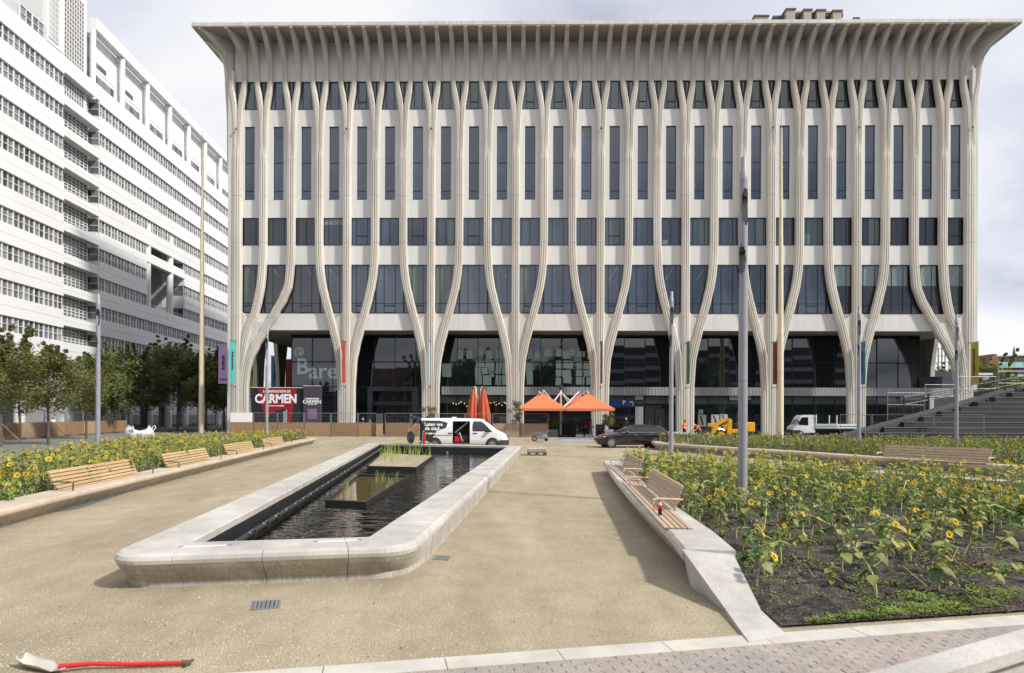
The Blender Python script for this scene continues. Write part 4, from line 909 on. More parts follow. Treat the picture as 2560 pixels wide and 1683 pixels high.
for s, u, v, sz, bo, sx in (('CARMEN', 690, 998, 1.25, .05, .86), ('LA REVOLUCION DE', 692, 979, .34, .012, .9), ('een nieuwe voorstelling', 690, 1014.5, .19, .008, .9)):
    x, z = L2(u, v); lettering(s, sz, 'sign_white', T, (x, -.03, z), FACE, bo, sx)
T, wd, h = poster(((758.5, 966), (801, 1090)), PY - .2, 'tall plum poster board with small CARMEN lettering and text lines', 'poster_plum')
L2 = lambda u, v: (P(u, v, PY - .2).x - T.location.x, P(u, v, PY - .2).z)
for s, u, v, sz in (('CARMEN', 780, 1005, .52), ('LA REVOLUCION DE', 780, 997, .17), ('regie en choreografie', 780, 1011, .12)):
    x, z = L2(u, v); lettering(s, sz, 'sign_white', T, (x, -.02, z), FACE, .015, .9)
for k in range(11):
    x, z = L2(781, 1023 + k * 2.3); mb = MB(); ww = random.uniform(.42, .55); mb.box((x - ww, -.012, z - .018), (x + ww, -.004, z + .018)); mb.build('text_line', 'ban_lilac', T)
# ================================================================ white offices on the left
OW = Vector((-50.7 - .0563 * (45 - 64), 45, 0)); WX = Vector((-.0563, 1, 0)).normalized(); WN = Vector((WX.y, -WX.x, 0)); WRZ = math.atan2(WX.y, WX.x)
def Wp(u, v=900, d=0.0):
    r = ray(u, v); t = ((OW + WN * d) - CAM).dot(WN) / r.dot(WN); p = CAM + r * t; return (p - OW).dot(WX), p.z
WH = thing('office_building', 'white panelled office slab with long rows of square paned windows', 'building', OW, WRZ)
wx = lambda u, d=0.0: Wp(u, 900, d)[0]
TOP0, FL, WHT = 11.9, 3.62, 1.60
xl0, xl1, xr0, xr1 = wx(-120), wx(159), wx(247), wx(640)
xo0, xo1, xo2 = wx(368), wx(436), wx(461)
wtops = [TOP0 + FL * k for k in range(0, 9)]
def wbox(name, x0, x1, d0, d1, z0, z1, m='white_panel'):
    mb = MB(); mb.box((x0, -d1, z0), (x1, -d0, z1)); return mb.build(name, m, WH)
def band(x0, x1, z0, z1, d=0.0, th=.35):
    zm = (z0 + z1) / 2
    n = max(1, round((x1 - x0) / 7.5))
    for k in range(n):
        a, b = x0 + (x1 - x0) * k / n, x0 + (x1 - x0) * (k + 1) / n
        wbox('spandrel_panel', a + .006, b - .006, d - th, d, z0, zm - .012); wbox('spandrel_panel', a + .006, b - .006, d - th, d, zm + .012, z1)
fm = MB(); UW = 1.5
for x in (0, .75, 1.44): fm.box((x, .16, 0), (x + (.10 if x == 0 else .06), .32, WHT))
fm.box((.1, .17, WHT / 2 - .03), (1.44, .30, WHT / 2 + .03)); fm.box((.1, .165, 0), (1.44, .31, .05)); fm.box((.1, .165, WHT - .05), (1.44, .31, WHT))
wfm = fm.mesh('window', 'white_paint')
gm = MB()
gm.box((.05, .26, .02), (.78, .275, WHT - .02)); ga = gm.mesh('pane', 'grey_glass')
WIN = []
def win_row(x0, x1, ztop):
    n = int((x1 - x0) / UW + .35)
    for k in range(n): WIN.append((x0 + k * (x1 - x0) / n, ztop - WHT, (x1 - x0) / n / UW))
for k, zt in enumerate(wtops):
    win_row(xl0, xl1, zt)
    if 2 <= k <= 4: win_row(xr0, xo0, zt); win_row(xo2, xr1, zt)
    else: win_row(xr0, xr1, zt)
win_row(wx(50), wx(112), TOP0 + FL * 9)
def wsize(w_): 
    p = OW + WX * w_[0]; return p.y if p.x / p.y > -.82 else 999
WIN.sort(key=wsize)
for x, z, s in WIN[:300]:
    o = ob('window', wfm, WH, (x, 0, z)); o.scale = (s, 1, 1); ob('pane', ga, o); ob('pane', ga, o, (.72, 0, 0))
mb = MB(); mg = MB()
for x, z, s in WIN[300:]:
    vs = [(x + vv.co.x * s, vv.co.y, z + vv.co.z) for vv in wfm.vertices]; mb.add(vs, [tuple(p.vertices) for p in wfm.polygons]); mg.box((x + .05, .26, z + .02), (x + 1.45 * s, .275, z + WHT - .02))
if WIN[300:]: stuff(mb.build('window_rows', 'white_paint', WH)); stuff(mg.build('pane_rows', 'grey_glass', WH))
for k in range(-1, 10):
    z0 = TOP0 + FL * k; z1 = TOP0 + FL * (k + 1) - WHT
    if k == -1: z0 = 8.3
    if k <= 8: band(xl0, xl1, z0, z1)
    if k == 8: z1 = 42.95
    if k <= 8:
        band(xl1, xr0, z0 + (.3 if k >= 0 else 0), z0 + 1.35 if 0 <= k < 8 else z1, -.03, .25)
        if 2 <= k <= 3: band(xr0, xo0, z0, z1); band(xo2, xr1, z0, z1)
        else: band(xr0, xr1, z0, z1)
        wbox('floor_slab', xl1 + .02, xr0 - .02, -1.1, -.30, z0 + .33, z0 + .6, 'white_panel')
zt9 = TOP0 + FL * 9 - WHT
band(xl0, wx(112), TOP0 + FL * 9, TOP0 + FL * 10, -.4); 
# solid body behind the windows
wbox('body', xl0, xl1 - .02, -22, -.36, 8.0, 54, 'light_grey'); wbox('body', xl1 + .1, xr0, -22, -1.35, 0, 49, 'light_grey')
wbox('body', xr0 + .05, xo0, -22, -.36, 8.0, 42.8, 'light_grey'); wbox('body', xo0, xo2, -22, -5.2, 0, 42.8, 'light_grey'); wbox('body', xo0, xo2, -5.19, -.36, 29.5, 42.8, 'light_grey')
wbox('body', xo0, xo2, -5.19, -.36, 8.0, 16.8, 'light_grey'); wbox('body', xo2, xr1 + 8, -22, -.36, 8.0, 42.8, 'light_grey')
for xx in (xl0 - .3,): wbox('end_wall', xx, xl0, -22, 0, 0, 54)
# glass grids in the recessed bay
def grid(x0, x1, z0, z1, d, nx, nz):
    mb = MB(); mb.box((x0, -d + .06, z0), (x1, -d + .08, z1)); g = mb.build('glass_grid', 'block_glass', WH); mb = MB()
    for i in range(nx + 1): x = x0 + (x1 - x0) * i / nx; mb.box((x - .055, -d - .02, z0), (x + .055, -d + .055, z1))
    for i in range(nz + 1): z = z0 + (z1 - z0) * i / nz; mb.box((x0, -d - .025, z - .04), (x1, -d + .05, z + .04))
    mb.build('glazing_bars', 'white_paint', g)
for k in range(0, 9):
    zt = wtops[k]; grid(xl1 + .1, xr0 - .6, zt - WHT - .75, zt + .3, -1.1, 8, 7)
    # window on the wing's end, facing the viewer
    for j in range(2):
        for i in range(2):
            mb = MB(); y0, y1 = .12 + i * .9, .12 + i * .9 + .82; z0, z1 = zt - WHT + j * .8 + .03, zt - WHT + j * .8 + .76; mb.box((xr0 - .05, y0, z0), (xr0 - .02, y1, z1)); mb.build('pane', 'grey_glass', WH)
    wbox('spandrel_panel', xr0 - .04, xr0 + .3, -2.0, -.31, zt + .01, zt + FL - WHT - .01); wbox('window_post', xr0 - .06, xr0 + .04, -2.0, -.05, zt - WHT / 2 - .04, zt - WHT / 2 + .04, 'white_paint')
    wbox('window_post', xr0 - .06, xr0 + .04, -.08, -.01, zt - WHT, zt, 'white_paint')
# tower over the recess
wbox('tower_wall', wx(114), wx(157, 0), -3, .02, 43.0, 62); grid(wx(118), wx(142), 43.5, 60, .08, 6, 26)
wbox('tower_wall', xl1 + .02, wx(211, -1.0), -6, -1.0, 43.0, 62); grid(wx(157.5, -.9), wx(207, -.9), 39.2, 52.0, -.9, 8, 24)
wbox('tower_wall', wx(207.5, -.9), wx(213, -.9), -6, -.85, 38, 62)
# roof storey of the wing: set back wall, small windows, columns and beam
wbox('roof_wall', xr0, xr1, -8, -1.1, 42.8, 49.6)
cu = [237, 310, 372, 428, 475, 516, 554, 588]; cxs = [wx(u) for u in cu]
cm = MB(); cm.smooth = True; cm.lathe([(.33, 40.9), (.33, 49.55)], n=16); cme = cm.mesh('column', 'white_panel')
for x in cxs: ob('column', cme, WH, (x, .36, 0)); wbox('cross_beam', x - .25, x + .25, -1.1, -.1, 49.0, 49.55)
for a, b in zip(cxs, cxs[1:]): wbox('roof_beam', a + .01, b - .01, -.95, .05, 49.6, 51.0)
for a, b in zip(cxs, cxs[1:]):
    n = 6
    for k in range(n):
        x0 = a + .6 + (b - a - 1.2) * k / n; x1 = x0 + (b - a - 1.2) / n - .12; wbox('pane', x0, x1, -1.08, -1.05, 44.0, 44.9, 'grey_glass')
        if k < 4 and a < cxs[2]: wbox('pane', x0, x1 + .05, -1.08, -1.05, 45.9, 46.5, 'grey_glass')
    wbox('roof_panel', a + .5, b - .5, -1.09, -1.06, 45.4, 45.45, 'light_grey')
# open loggia
for u in (376, 432): cm = MB(); cm.smooth = True; cm.lathe([(.48, 16.8), (.48, 29.5)], n=16); cm.build('column', 'white_panel', WH, (wx(u), .5, 0))
wbox('loggia_beam', xo0, xo2, -.8, -.01, 23.9, 25.2)
for z0 in (17.2, 20.8, 24.4): wbox('loggia_panel', xo0 + .1, xo1 + 1.5, -5.18, -5.0, z0, z0 + 3.3, 'light_grey')
for k in (2, 3, 4):
    zt = wtops[k]; wbox('spandrel_panel', xo2 - .06, xo2 + .02, -3.6, 0, zt + .02, zt + FL - WHT)
    for i in range(2):
        for j in range(2): wbox('pane', xo2 - .05, xo2 - .02, -1.9 + i * .9, -1.1 + i * .9, zt - WHT + j * .8, zt - WHT + .74 + j * .8, 'grey_glass')
for zz in (17.2, 17.55, 17.9): wbox('loggia_rail', xo0, xo2, -.2, -.15, zz, zz + .06, 'white_paint')
# pilotis and shaded shop level
cm = MB(); cm.smooth = True; cm.lathe([(.55, 0), (.55, 8.29)], n=16); cme = cm.mesh('piloti', 'white_panel')
for u in (-60, 48, 153, 262, 318, 372, 420, 462, 502, 545): ob('piloti', cme, WH, (wx(u, -1.2), 1.2, 0))
for k in range(26): wbox('shop_glass', xl0 + k * 4, xl0 + k * 4 + 3.9, -4.6, -4.5, 0, 7.9, 'dark_glass')
wbox('soffit', xl0, xr1 + 8, -22, -.01, 7.95, 8.28, 'light_grey')
wbox('shop_sign', wx(352, -4.3), wx(415, -4.3), -4.4, -4.2, 3.3, 4.3, 'blue')
# ================================================================ trees
def leaf_cloud(pts, n, size, rad, flat=.7):
    idx = RNG.integers(0, len(pts), n); P0 = np.array(pts)[idx, :3]; R = np.array(pts)[idx, 3] if len(pts[0]) > 3 else np.full(n, rad)
    d = RNG.normal(size=(n, 3)); d /= np.linalg.norm(d, axis=1)[:, None]; c = P0 + d * (R * RNG.random(n) ** .5)[:, None]
    a = RNG.normal(size=(n, 3)); a[:, 2] *= flat; a /= np.linalg.norm(a, axis=1)[:, None]; b = np.cross(a, RNG.normal(size=(n, 3))); b /= np.linalg.norm(b, axis=1)[:, None]
    s = size * RNG.uniform(.6, 1.25, n)[:, None]; V = np.empty((n, 4, 3)); V[:, 0] = c - a * s; V[:, 1] = c + b * s * .36; V[:, 2] = c + a * s; V[:, 3] = c - b * s * .36
    return V.reshape(-1, 3), np.arange(n * 4).reshape(-1, 4)
def tree(x, y, h, cr, label, leaf='tree_leaf', n=5200, bole=.32, size=.105, shoots=8, group=None, name='tree', nb=26, upright=1.0, trunk=.1):
    T = thing(name, label, 'tree', (x, y, 0), random.random() * 6, group); zb = h * bole; tips = []; mb = MB(); mb.smooth = True
    lean = random.uniform(-.15, .15)
    mb.tube([(0, 0, 0), (lean * .3, 0, zb * .6), (lean, 0.03, zb), (lean * .8, .05, h * .7), (lean, 0, h * .92)], [trunk, trunk * .85, trunk * .75, trunk * .4, trunk * .12], 9); mb.build('trunk', 'bark', T)
    for k in range(nb):
        t = (k + random.random()) / nb; z0 = zb + (h * .85 - zb) * t; a = k * 2.4 + random.random(); prof_ = math.sin(PI * min(1, .18 + .80 * t)) ** .7; r = cr * prof_ * random.uniform(.65, 1.1)
        e_ = Vector((math.cos(a) * r, math.sin(a) * r, z0 + r * .5 * upright + random.uniform(-.1, .3))); m_ = Vector((lean + e_.x * .5, e_.y * .5, z0 + r * .15 * upright)); bm_ = MB(); bm_.tube([(lean, 0, z0), m_, e_], [trunk * .35, trunk * .2, trunk * .07], 5); bm_.build('limb', 'bark', T)
        for f in (.45, .7, 1.0): q = Vector((lean, 0, z0)).lerp(e_, f); tips.append((q.x, q.y, q.z, cr * random.uniform(.16, .36)))
    for k in range(shoots):
        a = random.random() * 6.28; r = cr * random.random() * .75; z = h * random.uniform(.75, .9)
        for j in range(5): tips.append((math.cos(a) * r * (1 + .08 * j), math.sin(a) * r * (1 + .08 * j), z + j * h * .045 * random.uniform(.7, 1.1), .12 + .02 * (5 - j)))
    V, F = leaf_cloud(tips, n, size, .4); ob('crown', arrays_mesh('crown', V, F, np.zeros(len(F)), [leaf]), T); return T
gt = 'young street trees behind the flower bed'
tree(P(2, 1100, 40).x, 40, 7.3, 2.0, 'young street tree in front of the first white pilotis', shoots=14, group=gt, n=15000)
tree(P(121, 1100, 43).x, 43, 6.4, 2.1, 'young street tree beside the slanting fence brace', shoots=14, group=gt, n=15000)
tree(P(216, 1100, 53).x, 53, 6.9, 2.3, 'young street tree behind the lamp post and timber hoarding', shoots=14, group=gt, n=15000)
tree(P(52, 1100, 49).x, 49, 6.2, 2.0, 'young street tree half hidden between two nearer ones', shoots=12, group=gt, n=11000)
g2 = 'mature trees along the white offices'
for u, Y, h, cr, lb in ((443, 80, 11.3, 4.2, 'broad mature tree with a slim trunk before the bicycle stands'), (300, 76, 9.8, 4.4, 'dark mature tree before the white offices behind the white bag'), (365, 86, 10.5, 4.4, 'dark mature tree beneath the open loggia of the white offices'),
                    (515, 84, 10.6, 4.4, 'dark mature tree right behind the tall yellow mast'), (560, 92, 10.2, 4.2, 'dark mature tree partly hidden by the theatre corner'), (255, 68, 7.2, 2.9, 'lower dark tree behind the bed lamp post')):
    tree((u - CX) / FPX * Y, Y, h, cr, lb, 'tree_leaf_dark' if Y != 80 else 'tree_leaf', 17000, .27, .19, 14, g2, nb=34, upright=.7, trunk=.17)
# beyond the theatre on the right
g3 = 'pale green trees behind the stepped terrace'
for u, Y, h, cr, lb in ((2462, 118, 13.0, 5.2, 'pale green tree below the stepped gable roof'), (2420, 120, 11.5, 4.5, 'pale green tree behind the last corner column'), (2325, 126, 12.5, 5, 'pale green tree seen through the scaffold under the arch'), (2360, 122, 11.6, 5, 'pale green tree beside the scaffold and the arch'),
                    (2505, 82, 7.6, 3.2, 'bushy yellow green tree behind the terrace railing'), (2556, 84, 7.6, 3.6, 'bushy yellow green tree below the brick flats'), (2450, 84, 7.0, 2.9, 'low yellow green tree beside the olive banner')):
    tree((u - CX) / FPX * Y, Y, h, cr, lb, 'tree_leaf_far', 9500, .15, .26, 6, g3, nb=30, upright=.6, trunk=.16)
# behind the viewer: trees seen mirrored, and unseen blocks added to darken the glass
RB = thing('apartment_building', 'unseen brown brick block added to darken reflections in the theatre glass', 'building', (-45, -34, 0))
mb = MB(); mb.box((0, -14, 0), (62, 0, 15)); mb.build('wall', 'house_brick', RB)
wm = MB(); wm.box((0, .0, 0), (1.9, .06, 1.7)); wmm = wm.mesh('window', 'curtain')
for r in range(4):
    for c in range(19): ob('window', wmm, RB, (1.6 + c * 3.2, 0.01, 2 + r * 3.4))
RB2 = thing('apartment_building', 'unseen slab block with balcony bands added to darken reflections in the glass', 'building', (24, -36, 0))
mb = MB(); mb.box((0, -14, 0), (66, 0, 21)); mb.build('wall', 'dark_grey', RB2)
for r in range(6): mb = MB(); mb.box((0, 0.01, 1.2 + r * 3.3), (66, .5, 2.3 + r * 3.3)); mb.build('balcony_band', 'light_grey', RB2)
for i, (x, y, h, cr) in enumerate(((-26, -24, 17, 6), (-14, -27, 19, 6.5), (-3, -22, 17, 6), (9, -26, 20, 6.5), (48, -25, 17, 6))):
    tree(x, y, h, cr, ['tall dark tree across the square mirrored in the entrance glass'][0], 'tree_leaf_dark', 4500, .2, .5, 5, 'trees across the square', nb=26, upright=.7, trunk=.25)
# ================================================================ brick flats, gable and spire far right
FB = thing('apartment_building', 'red brick flats with glass fronted aqua balconies behind the terrace', 'building', (0, 0, 0)); YF = 155
X0, zt = XZ(2488, 890, YF); X1 = X0 + 34
mb = MB(); mb.box((X0, YF, 0), (X1, YF + 12, zt - .3)); mb.build('wall', 'house_brick', FB); mb = MB(); mb.hexa([(X0 - .8, YF - 1, zt - .3), (X1, YF - 1, zt + .9), (X1, YF + 13, zt + .9), (X0 - .8, YF + 13, zt - .3), (X0 - .8, YF - 1, zt), (X1, YF - 1, zt + 1.2), (X1, YF + 13, zt + 1.2), (X0 - .8, YF + 13, zt)]); mb.build('roof', 'light_grey', FB)
for k in range(3):
    z = zt - 2.75 - k * 2.95
    mb = MB(); mb.box((X0 - .6, YF - 1.3, z - .15), (X1, YF - .01, z)); mb.build('balcony_slab', 'light_grey', FB)
    for j in range(7):
        mb = MB(); mb.box((X0 - .5 + j * 2.1, YF - 1.3, z + .02), (X0 + 1.5 + j * 2.1, YF - 1.26, z + 1.15)); mb.build('balcony_glass', 'aqua_glass', FB)
    for j in range(4):
        mb = MB(); mb.box((X0 + .9 + j * 3.9, YF - .06, z + .1), (X0 + 3.3 + j * 3.9, YF - .01, z + 2.3)); w_ = mb.build('window', 'white_paint', FB)
        for q in range(2): mb = MB(); mb.box((X0 + 1.0 + j * 3.9 + q * 1.15, YF - .09, z + .25), (X0 + 2.05 + j * 3.9 + q * 1.15, YF - .065, z + 2.2)); mb.build('pane', 'dark_glass', w_)
SPR = thing('church_spire', 'slender dark church spire rising above the brick flats', 'spire'); p = P(2535, 866, 220); mb = MB(); mb.lathe([(2.2, 0), (2.2, p.z - 14), (2.6, p.z - 13.5), (.9, p.z - 6), (.08, p.z)], (p.x, 220, 0), n=8); mb.build('spire', 'dark_grey', SPR)
GH = thing('gabled_house', 'old brick house with stepped gable beyond the trees', 'house'); YH = 150; gp = [XZ(u, v, YH) for u, v in ((2472, 990), (2472, 905), (2476, 905), (2476, 897), (2480, 897), (2480, 890), (2484, 890), (2484, 885), (2492, 885), (2492, 890), (2496, 890), (2500, 990))]
mb = MB(); mb.prism(gp, lambda x, z: (x, YH, z), lambda x, z: (x, YH + 6, z)); mb.build('wall', 'house_brick', GH)
WHs = thing('low_house', 'low white rendered house among the trees behind the railing', 'house'); a = P(2446, 938, 95); b = P(2472, 960, 95); mb = MB(); mb.box((a.x, 95, 0), (b.x, 100, a.z)); mb.build('wall', 'white_panel', WHs); mb = MB(); mb.box((a.x - .3, 94.6, a.z + .005), (b.x + .3, 100.4, a.z + .3)); mb.build('roof', 'white_paint', WHs)
for j in range(2): mb = MB(); mb.box((a.x + .4 + j * .8, 94.95, a.z - 1.5), (a.x + .9 + j * .8, 94.99, a.z - .7)); mb.build('window', 'dark_glass', WHs)
# ================================================================ stepped terrace
TR = thing('stepped_terrace', 'dark stone stepped terrace rising beside the theatre corner', 'steps')
for k in range(12):
    z0, z1 = .35 * k, .35 * (k + 1); y0 = 40 + .62 * k; x0 = 21 + max(0, z1 - .7) * 4.8
    mb = MB(); mb.box((x0, y0, 0), (66, y0 + .618, z1 - .045)); s_ = mb.build('step', 'step_stone', TR); mb = MB(); mb.box((x0 - .05, y0 - .03, z1 - .042), (66, y0 + .12, z1)); mb.build('nosing', 'nosing', s_); mb = MB(); mb.box((x0 - .05, y0 + .123, z1 - .042), (66, y0 + .60, z1 - .004)); mb.build('tread', 'step_stone', s_)
mb = MB(); mb.hexa([(20.2, 40.9, 0), (20.9, 40.6, 0), (38.2, 47.9, 0), (37.3, 48.2, 0), (20.2, 40.9, .75), (20.9, 40.6, .75), (38.2, 47.9, 4.3), (37.3, 48.2, 4.3)]); mb.build('side_wall', 'step_stone', TR)
mb = MB(); mb.box((37.5, 47.5, 0), (66, 52, 4.26)); mb.build('landing', 'step_stone', TR)
RL = thing('railing', 'dark metal railing along the top of the stepped terrace', 'railing'); pa_, pb_ = Vector((27.5, 44.9, 2.45)), Vector((40.5, 48.6, 4.5))
for t in (0, .16, .34, .52, .70, .88, 1): q = pa_.lerp(pb_, t); mb = MB(); mb.box((q.x - .04, q.y - .04, q.z - .4), (q.x + .04, q.y + .04, q.z + 1.0)); mb.build('post', 'black_metal', RL)
for dz in (.5, 1.0): mb = MB(); mb.tube([pa_ + Vector((0, 0, dz)), pb_ + Vector((0, 0, dz))], .03, 6); mb.build('rail', 'black_metal', RL)
# scaffold under the arch
SF = thing('scaffold', 'dark tubular scaffold standing beyond the corner arch', 'scaffold', (0, 0, 0)); YS = 92
us = (2311, 2318, 2336, 2345, 2354, 2362, 2372)
for j, u in enumerate(us):
    a = P(u, 1050, YS + (j % 2) * 2); b = P(u, 860 + (j * 7) % 12, YS + (j % 2) * 2); mb = MB(); mb.tube([(a.x, a.y, 0), (a.x, a.y, b.z)], .07, 6); mb.build('upright', 'black_metal', SF)
for v in (872, 890, 906, 925, 945):
    a = P(2300, v, YS); b = P(2374, v, YS); mb = MB(); mb.tube([a, b], .05, 6); mb.build('ledger', 'black_metal', SF)
for (u0, v0, u1, v1) in ((2300, 865, 2336, 890), (2320, 905, 2336, 922), (2336, 905, 2360, 926), (2318, 876, 2338, 890)): mb = MB(); mb.tube([P(u0, v0, YS), P(u1, v1, YS)], .06, 6); mb.build('brace', 'galv', SF)
mb = MB(); a = P(2302, 928, YS - 1); b = P(2386, 962, YS - 1); mb.box((a.x, YS - 1, 2), (b.x, YS - .9, a.z)); mb.build('screen', 'dark_grey', SF)
# ================================================================ hoardings and fences
def hoard_meshes(wd=2.46, bh=1.32, ht=2.22):
    fr = MB()
    for x in (.02, wd - .02): fr.tube([(x, 0, .05), (x, 0, ht)], .024, 6)
    fr.tube([(.02, 0, ht), (wd - .02, 0, ht)], .022, 6); fr.tube([(.02, 0, bh + .03), (wd - .02, 0, bh + .03)], .018, 6)
    bd = MB(); n = int(wd / .135)
    for k in range(n): x = .03 + k * (wd - .06) / n; dz = random.uniform(-.012, .012); bd.box((x + .004, -.04 + random.uniform(-.006, .006), .06), (x + (wd - .06) / n - .004, -.012, bh + dz))
    wr = MB()
    for k in range(1, 20): x = wd * k / 20; wr.tube([(x, 0, bh + .03), (x, 0, ht)], .0035, 3, False)
    for z in (bh + .3, bh + .6): wr.tube([(0, 0, z), (wd, 0, z)], .004, 3, False)
    ft = MB(); ft.bbox((-.14, -.35, 0), (.14, .35, .13), .02)
    full = MB()
    for k in range(1, 22): x = wd * k / 22; full.tube([(x, 0, .15), (x, 0, ht)], .004, 3, False)
    for z in (.2, .7, 1.2, 1.7): full.tube([(0, 0, z), (wd, 0, z)], .006, 3, False)
    return [fr.mesh('frame', 'galv'), bd.mesh('boards', 'wood_fence'), wr.mesh('wire_mesh', 'galv'), ft.mesh('foot', 'dark_grey'), bd.mesh('boards', 'wood_pale'), full.mesh('wire_mesh', 'galv')]
HM = hoard_meshes()
def hoarding(a, b, label, grp, boards=1, foot=True, z=0.0):
    d = b - a; T = thing('hoarding' if boards else 'wire_fence', label, 'fence', (a.x, a.y, z), math.atan2(d.y, d.x), grp); s = d.length / 2.46
    for i in ([0, 1 if boards == 1 else 4, 2] if boards else [0, 5]):
        o = ob(HM[i].name.split('.')[0], HM[i], T); o.scale = (s, 1, 1)
        if i in (2, 5): stuff(o)
    if foot: ob('foot', HM[3], T); ob('foot', HM[3], T, (d.length, 0, 0))
    return T
FY = 59.0; fx = [(u - CX) / FPX * FY for u in (576, 634, 694.5, 761, 828, 896, 942)] + [(u - CX) / FPX * FY for u in (962, 1028, 1096, 1163, 1229)]
names = ['timber hoarding panel with a white sheet on top at the theatre corner', 'timber hoarding panel in front of the CARMEN poster', 'timber hoarding panel below the plum poster board', 'timber hoarding panel beside the entrance column', 'timber hoarding panel in front of the green shirted passer by',
         'short timber hoarding panel before the entrance portal', None, 'timber hoarding panel behind the bending man', 'timber hoarding panel behind the van rear', 'timber hoarding panel behind the open van door', 'timber hoarding panel behind the van bonnet']
for i, (a, b) in enumerate(zip(fx, fx[1:])):
    if names[i] is None: continue
    hoarding(Vector((a, FY)), Vector((b - .05, FY)), names[i], 'timber hoardings before the theatre', 1)
mb = MB(); mb.box((fx[0] + .03, FY - .06, 1.36), (fx[1] - .1, FY - .03, 2.24)); o = mb.build('sheet_board', 'sign_white', None); tag(o, 'blank white sheet board fixed above the corner hoarding', 'board')
T = thing('gate_board', 'narrow upright pale board with a dark mesh top in the hoarding gap', 'board', (fx[6], FY - .3, 0)); mb = MB(); mb.box((0, 0, .1), (.62, .05, 1.3)); mb.build('board', 'wood_pale', T); mb = MB(); mb.box((0, 0, 1.32), (.62, .05, 2.2)); mb.build('screen', 'dark_grey', T)
mb = MB(); mb.bbox((-.3, -.4, 0), (.9, .4, .09), .02); mb.build('foot', 'dark_grey', T)
xs = [(u - CX) / FPX * 57.8 for u in (1231, 1300, 1372)]
for i in range(2): hoarding(Vector((xs[i], 57.9 + .2 * i)), Vector((xs[i + 1] - .05, 57.9)), ['timber hoarding panel with doubled wire mesh beside the motor barrow', 'last timber hoarding panel before the parasol terrace'][i], 'timber hoardings before the theatre', 2)
# left run towards the street
la, lb_ = Vector((-37.6, 41)), Vector((-44.5, 74)); n = 9
lbl = ['weathered hoarding panel behind the first young tree', 'weathered hoarding panel with a pale patch beside the first trunk', 'weathered hoarding panel propped by a long slanting brace', 'pale new hoarding panel between two young trees', 'weathered hoarding panel behind the second slanting brace',
       'weathered hoarding panel behind the bed lamp post', 'grey weathered hoarding panel near the white bag', 'warm brown hoarding panel right behind the white bag', 'end hoarding panel where the bicycle stands begin']
for k in range(n):
    a, b = la.lerp(lb_, k / n), la.lerp(lb_, (k + 1) / n); hoarding(a, b - (b - a).normalized() * .06, lbl[k], 'hoardings along the street', 2 if k in (1, 3, 6) else 1)
for k, lb in ((2, 'galvanised slanting brace beside the young tree trunk'), (4, 'galvanised slanting brace farther along the street hoarding')):
    p = la.lerp(lb_, k / n); mb = MB(); mb.tube([(p.x, p.y, 1.9), (p.x + 2.6, p.y - .8, .05)], .035, 6); tag(mb.build('fence_brace', 'galv'), lb, 'brace')
yy = 76; xs = [(u - CX) / FPX * yy for u in (372, 425, 478, 530, 574)]
for k in range(4): hoarding(Vector((xs[k], yy)), Vector((xs[k + 1] - .05, yy)), ['open wire fence panel right of the white bag', 'open wire fence panel before the bicycle stands', 'open wire fence panel behind the yellow mast', 'open wire fence panel touching the theatre corner'][k], 'open wire fences', 0)
# bicycles reading as dark clutter behind the wire fence
def bicycle(x, y, rz, label):
    T = thing('bicycle', label, 'bicycle', (x, y, 0), rz, 'parked bicycles')
    for cx_ in (-.52, .52): mb = MB(); pts = [(cx_ + .33 * math.cos(t), 0, .34 + .33 * math.sin(t)) for t in [k * 2 * PI / 16 for k in range(17)]]; mb.tube(pts, .022, 5, False); w_ = mb.build('wheel', 'rubber', T)
    mb = MB(); mb.tube([(-.52, 0, .34), (-.15, 0, .85), (.38, 0, .88), (.52, 0, .34)], .02, 5); mb.tube([(-.15, 0, .85), (0, 0, .33), (.38, 0, .82)], .02, 5); mb.build('frame', 'black_metal', T)
    mb = MB(); mb.bbox((-.3, -.07, .93), (-.05, .07, .99), .02); mb.build('saddle', 'rubber', T); mb = MB(); mb.tube([(.34, -.25, 1.02), (.4, 0, 1.05), (.34, .25, 1.02)], .015, 5); mb.build('handlebar', 'steel', T)
for k in range(9): bicycle(-41 + k * .95, 80 + (k % 3) * .5, 1.2 + random.uniform(-.25, .25), 'dark bicycle parked in the stands behind the wire fence')
# right side fences in front of and on the terrace
ends = [(2100, 46, 0), (2180, 45, 0), (2265, 43, 0), (2335, 41.5, 0), (2463, 39.5, 0)]
lr = ['leaning wire fence panel beside the flatbed truck tail', 'wire fence panel at the foot of the stepped terrace start', 'wire fence panel before the lower terrace steps', 'tilted wire fence panel around the terrace lamp post']
for k in range(4):
    (u0, y0, z0), (u1, y1, z1) = ends[k], ends[k + 1]; hoarding(Vector(((u0 - CX) / FPX * y0, y0)), Vector(((u1 - CX) / FPX * y1 - .05, y1)), lr[k], 'wire fences by the terrace', 0)
for k, (u0, u1, lb) in enumerate(((2218, 2312, 'wire fence panel standing on the upper terrace before the shopfront'), (2312, 2390, 'wire fence panel on the upper terrace beside the lamp post'), (2392, 2492, 'wire fence panel on the upper terrace below the railing'), (2494, 2600, 'wire fence panel on the top terrace steps'))):
    yy = 46.5; hoarding(Vector(((u0 - CX) / FPX * yy, yy)), Vector(((u1 - CX) / FPX * yy - .05, yy)), lb, 'wire fences by the terrace', 0, False, (1.6, 2.2, 2.8, 3.2)[k])
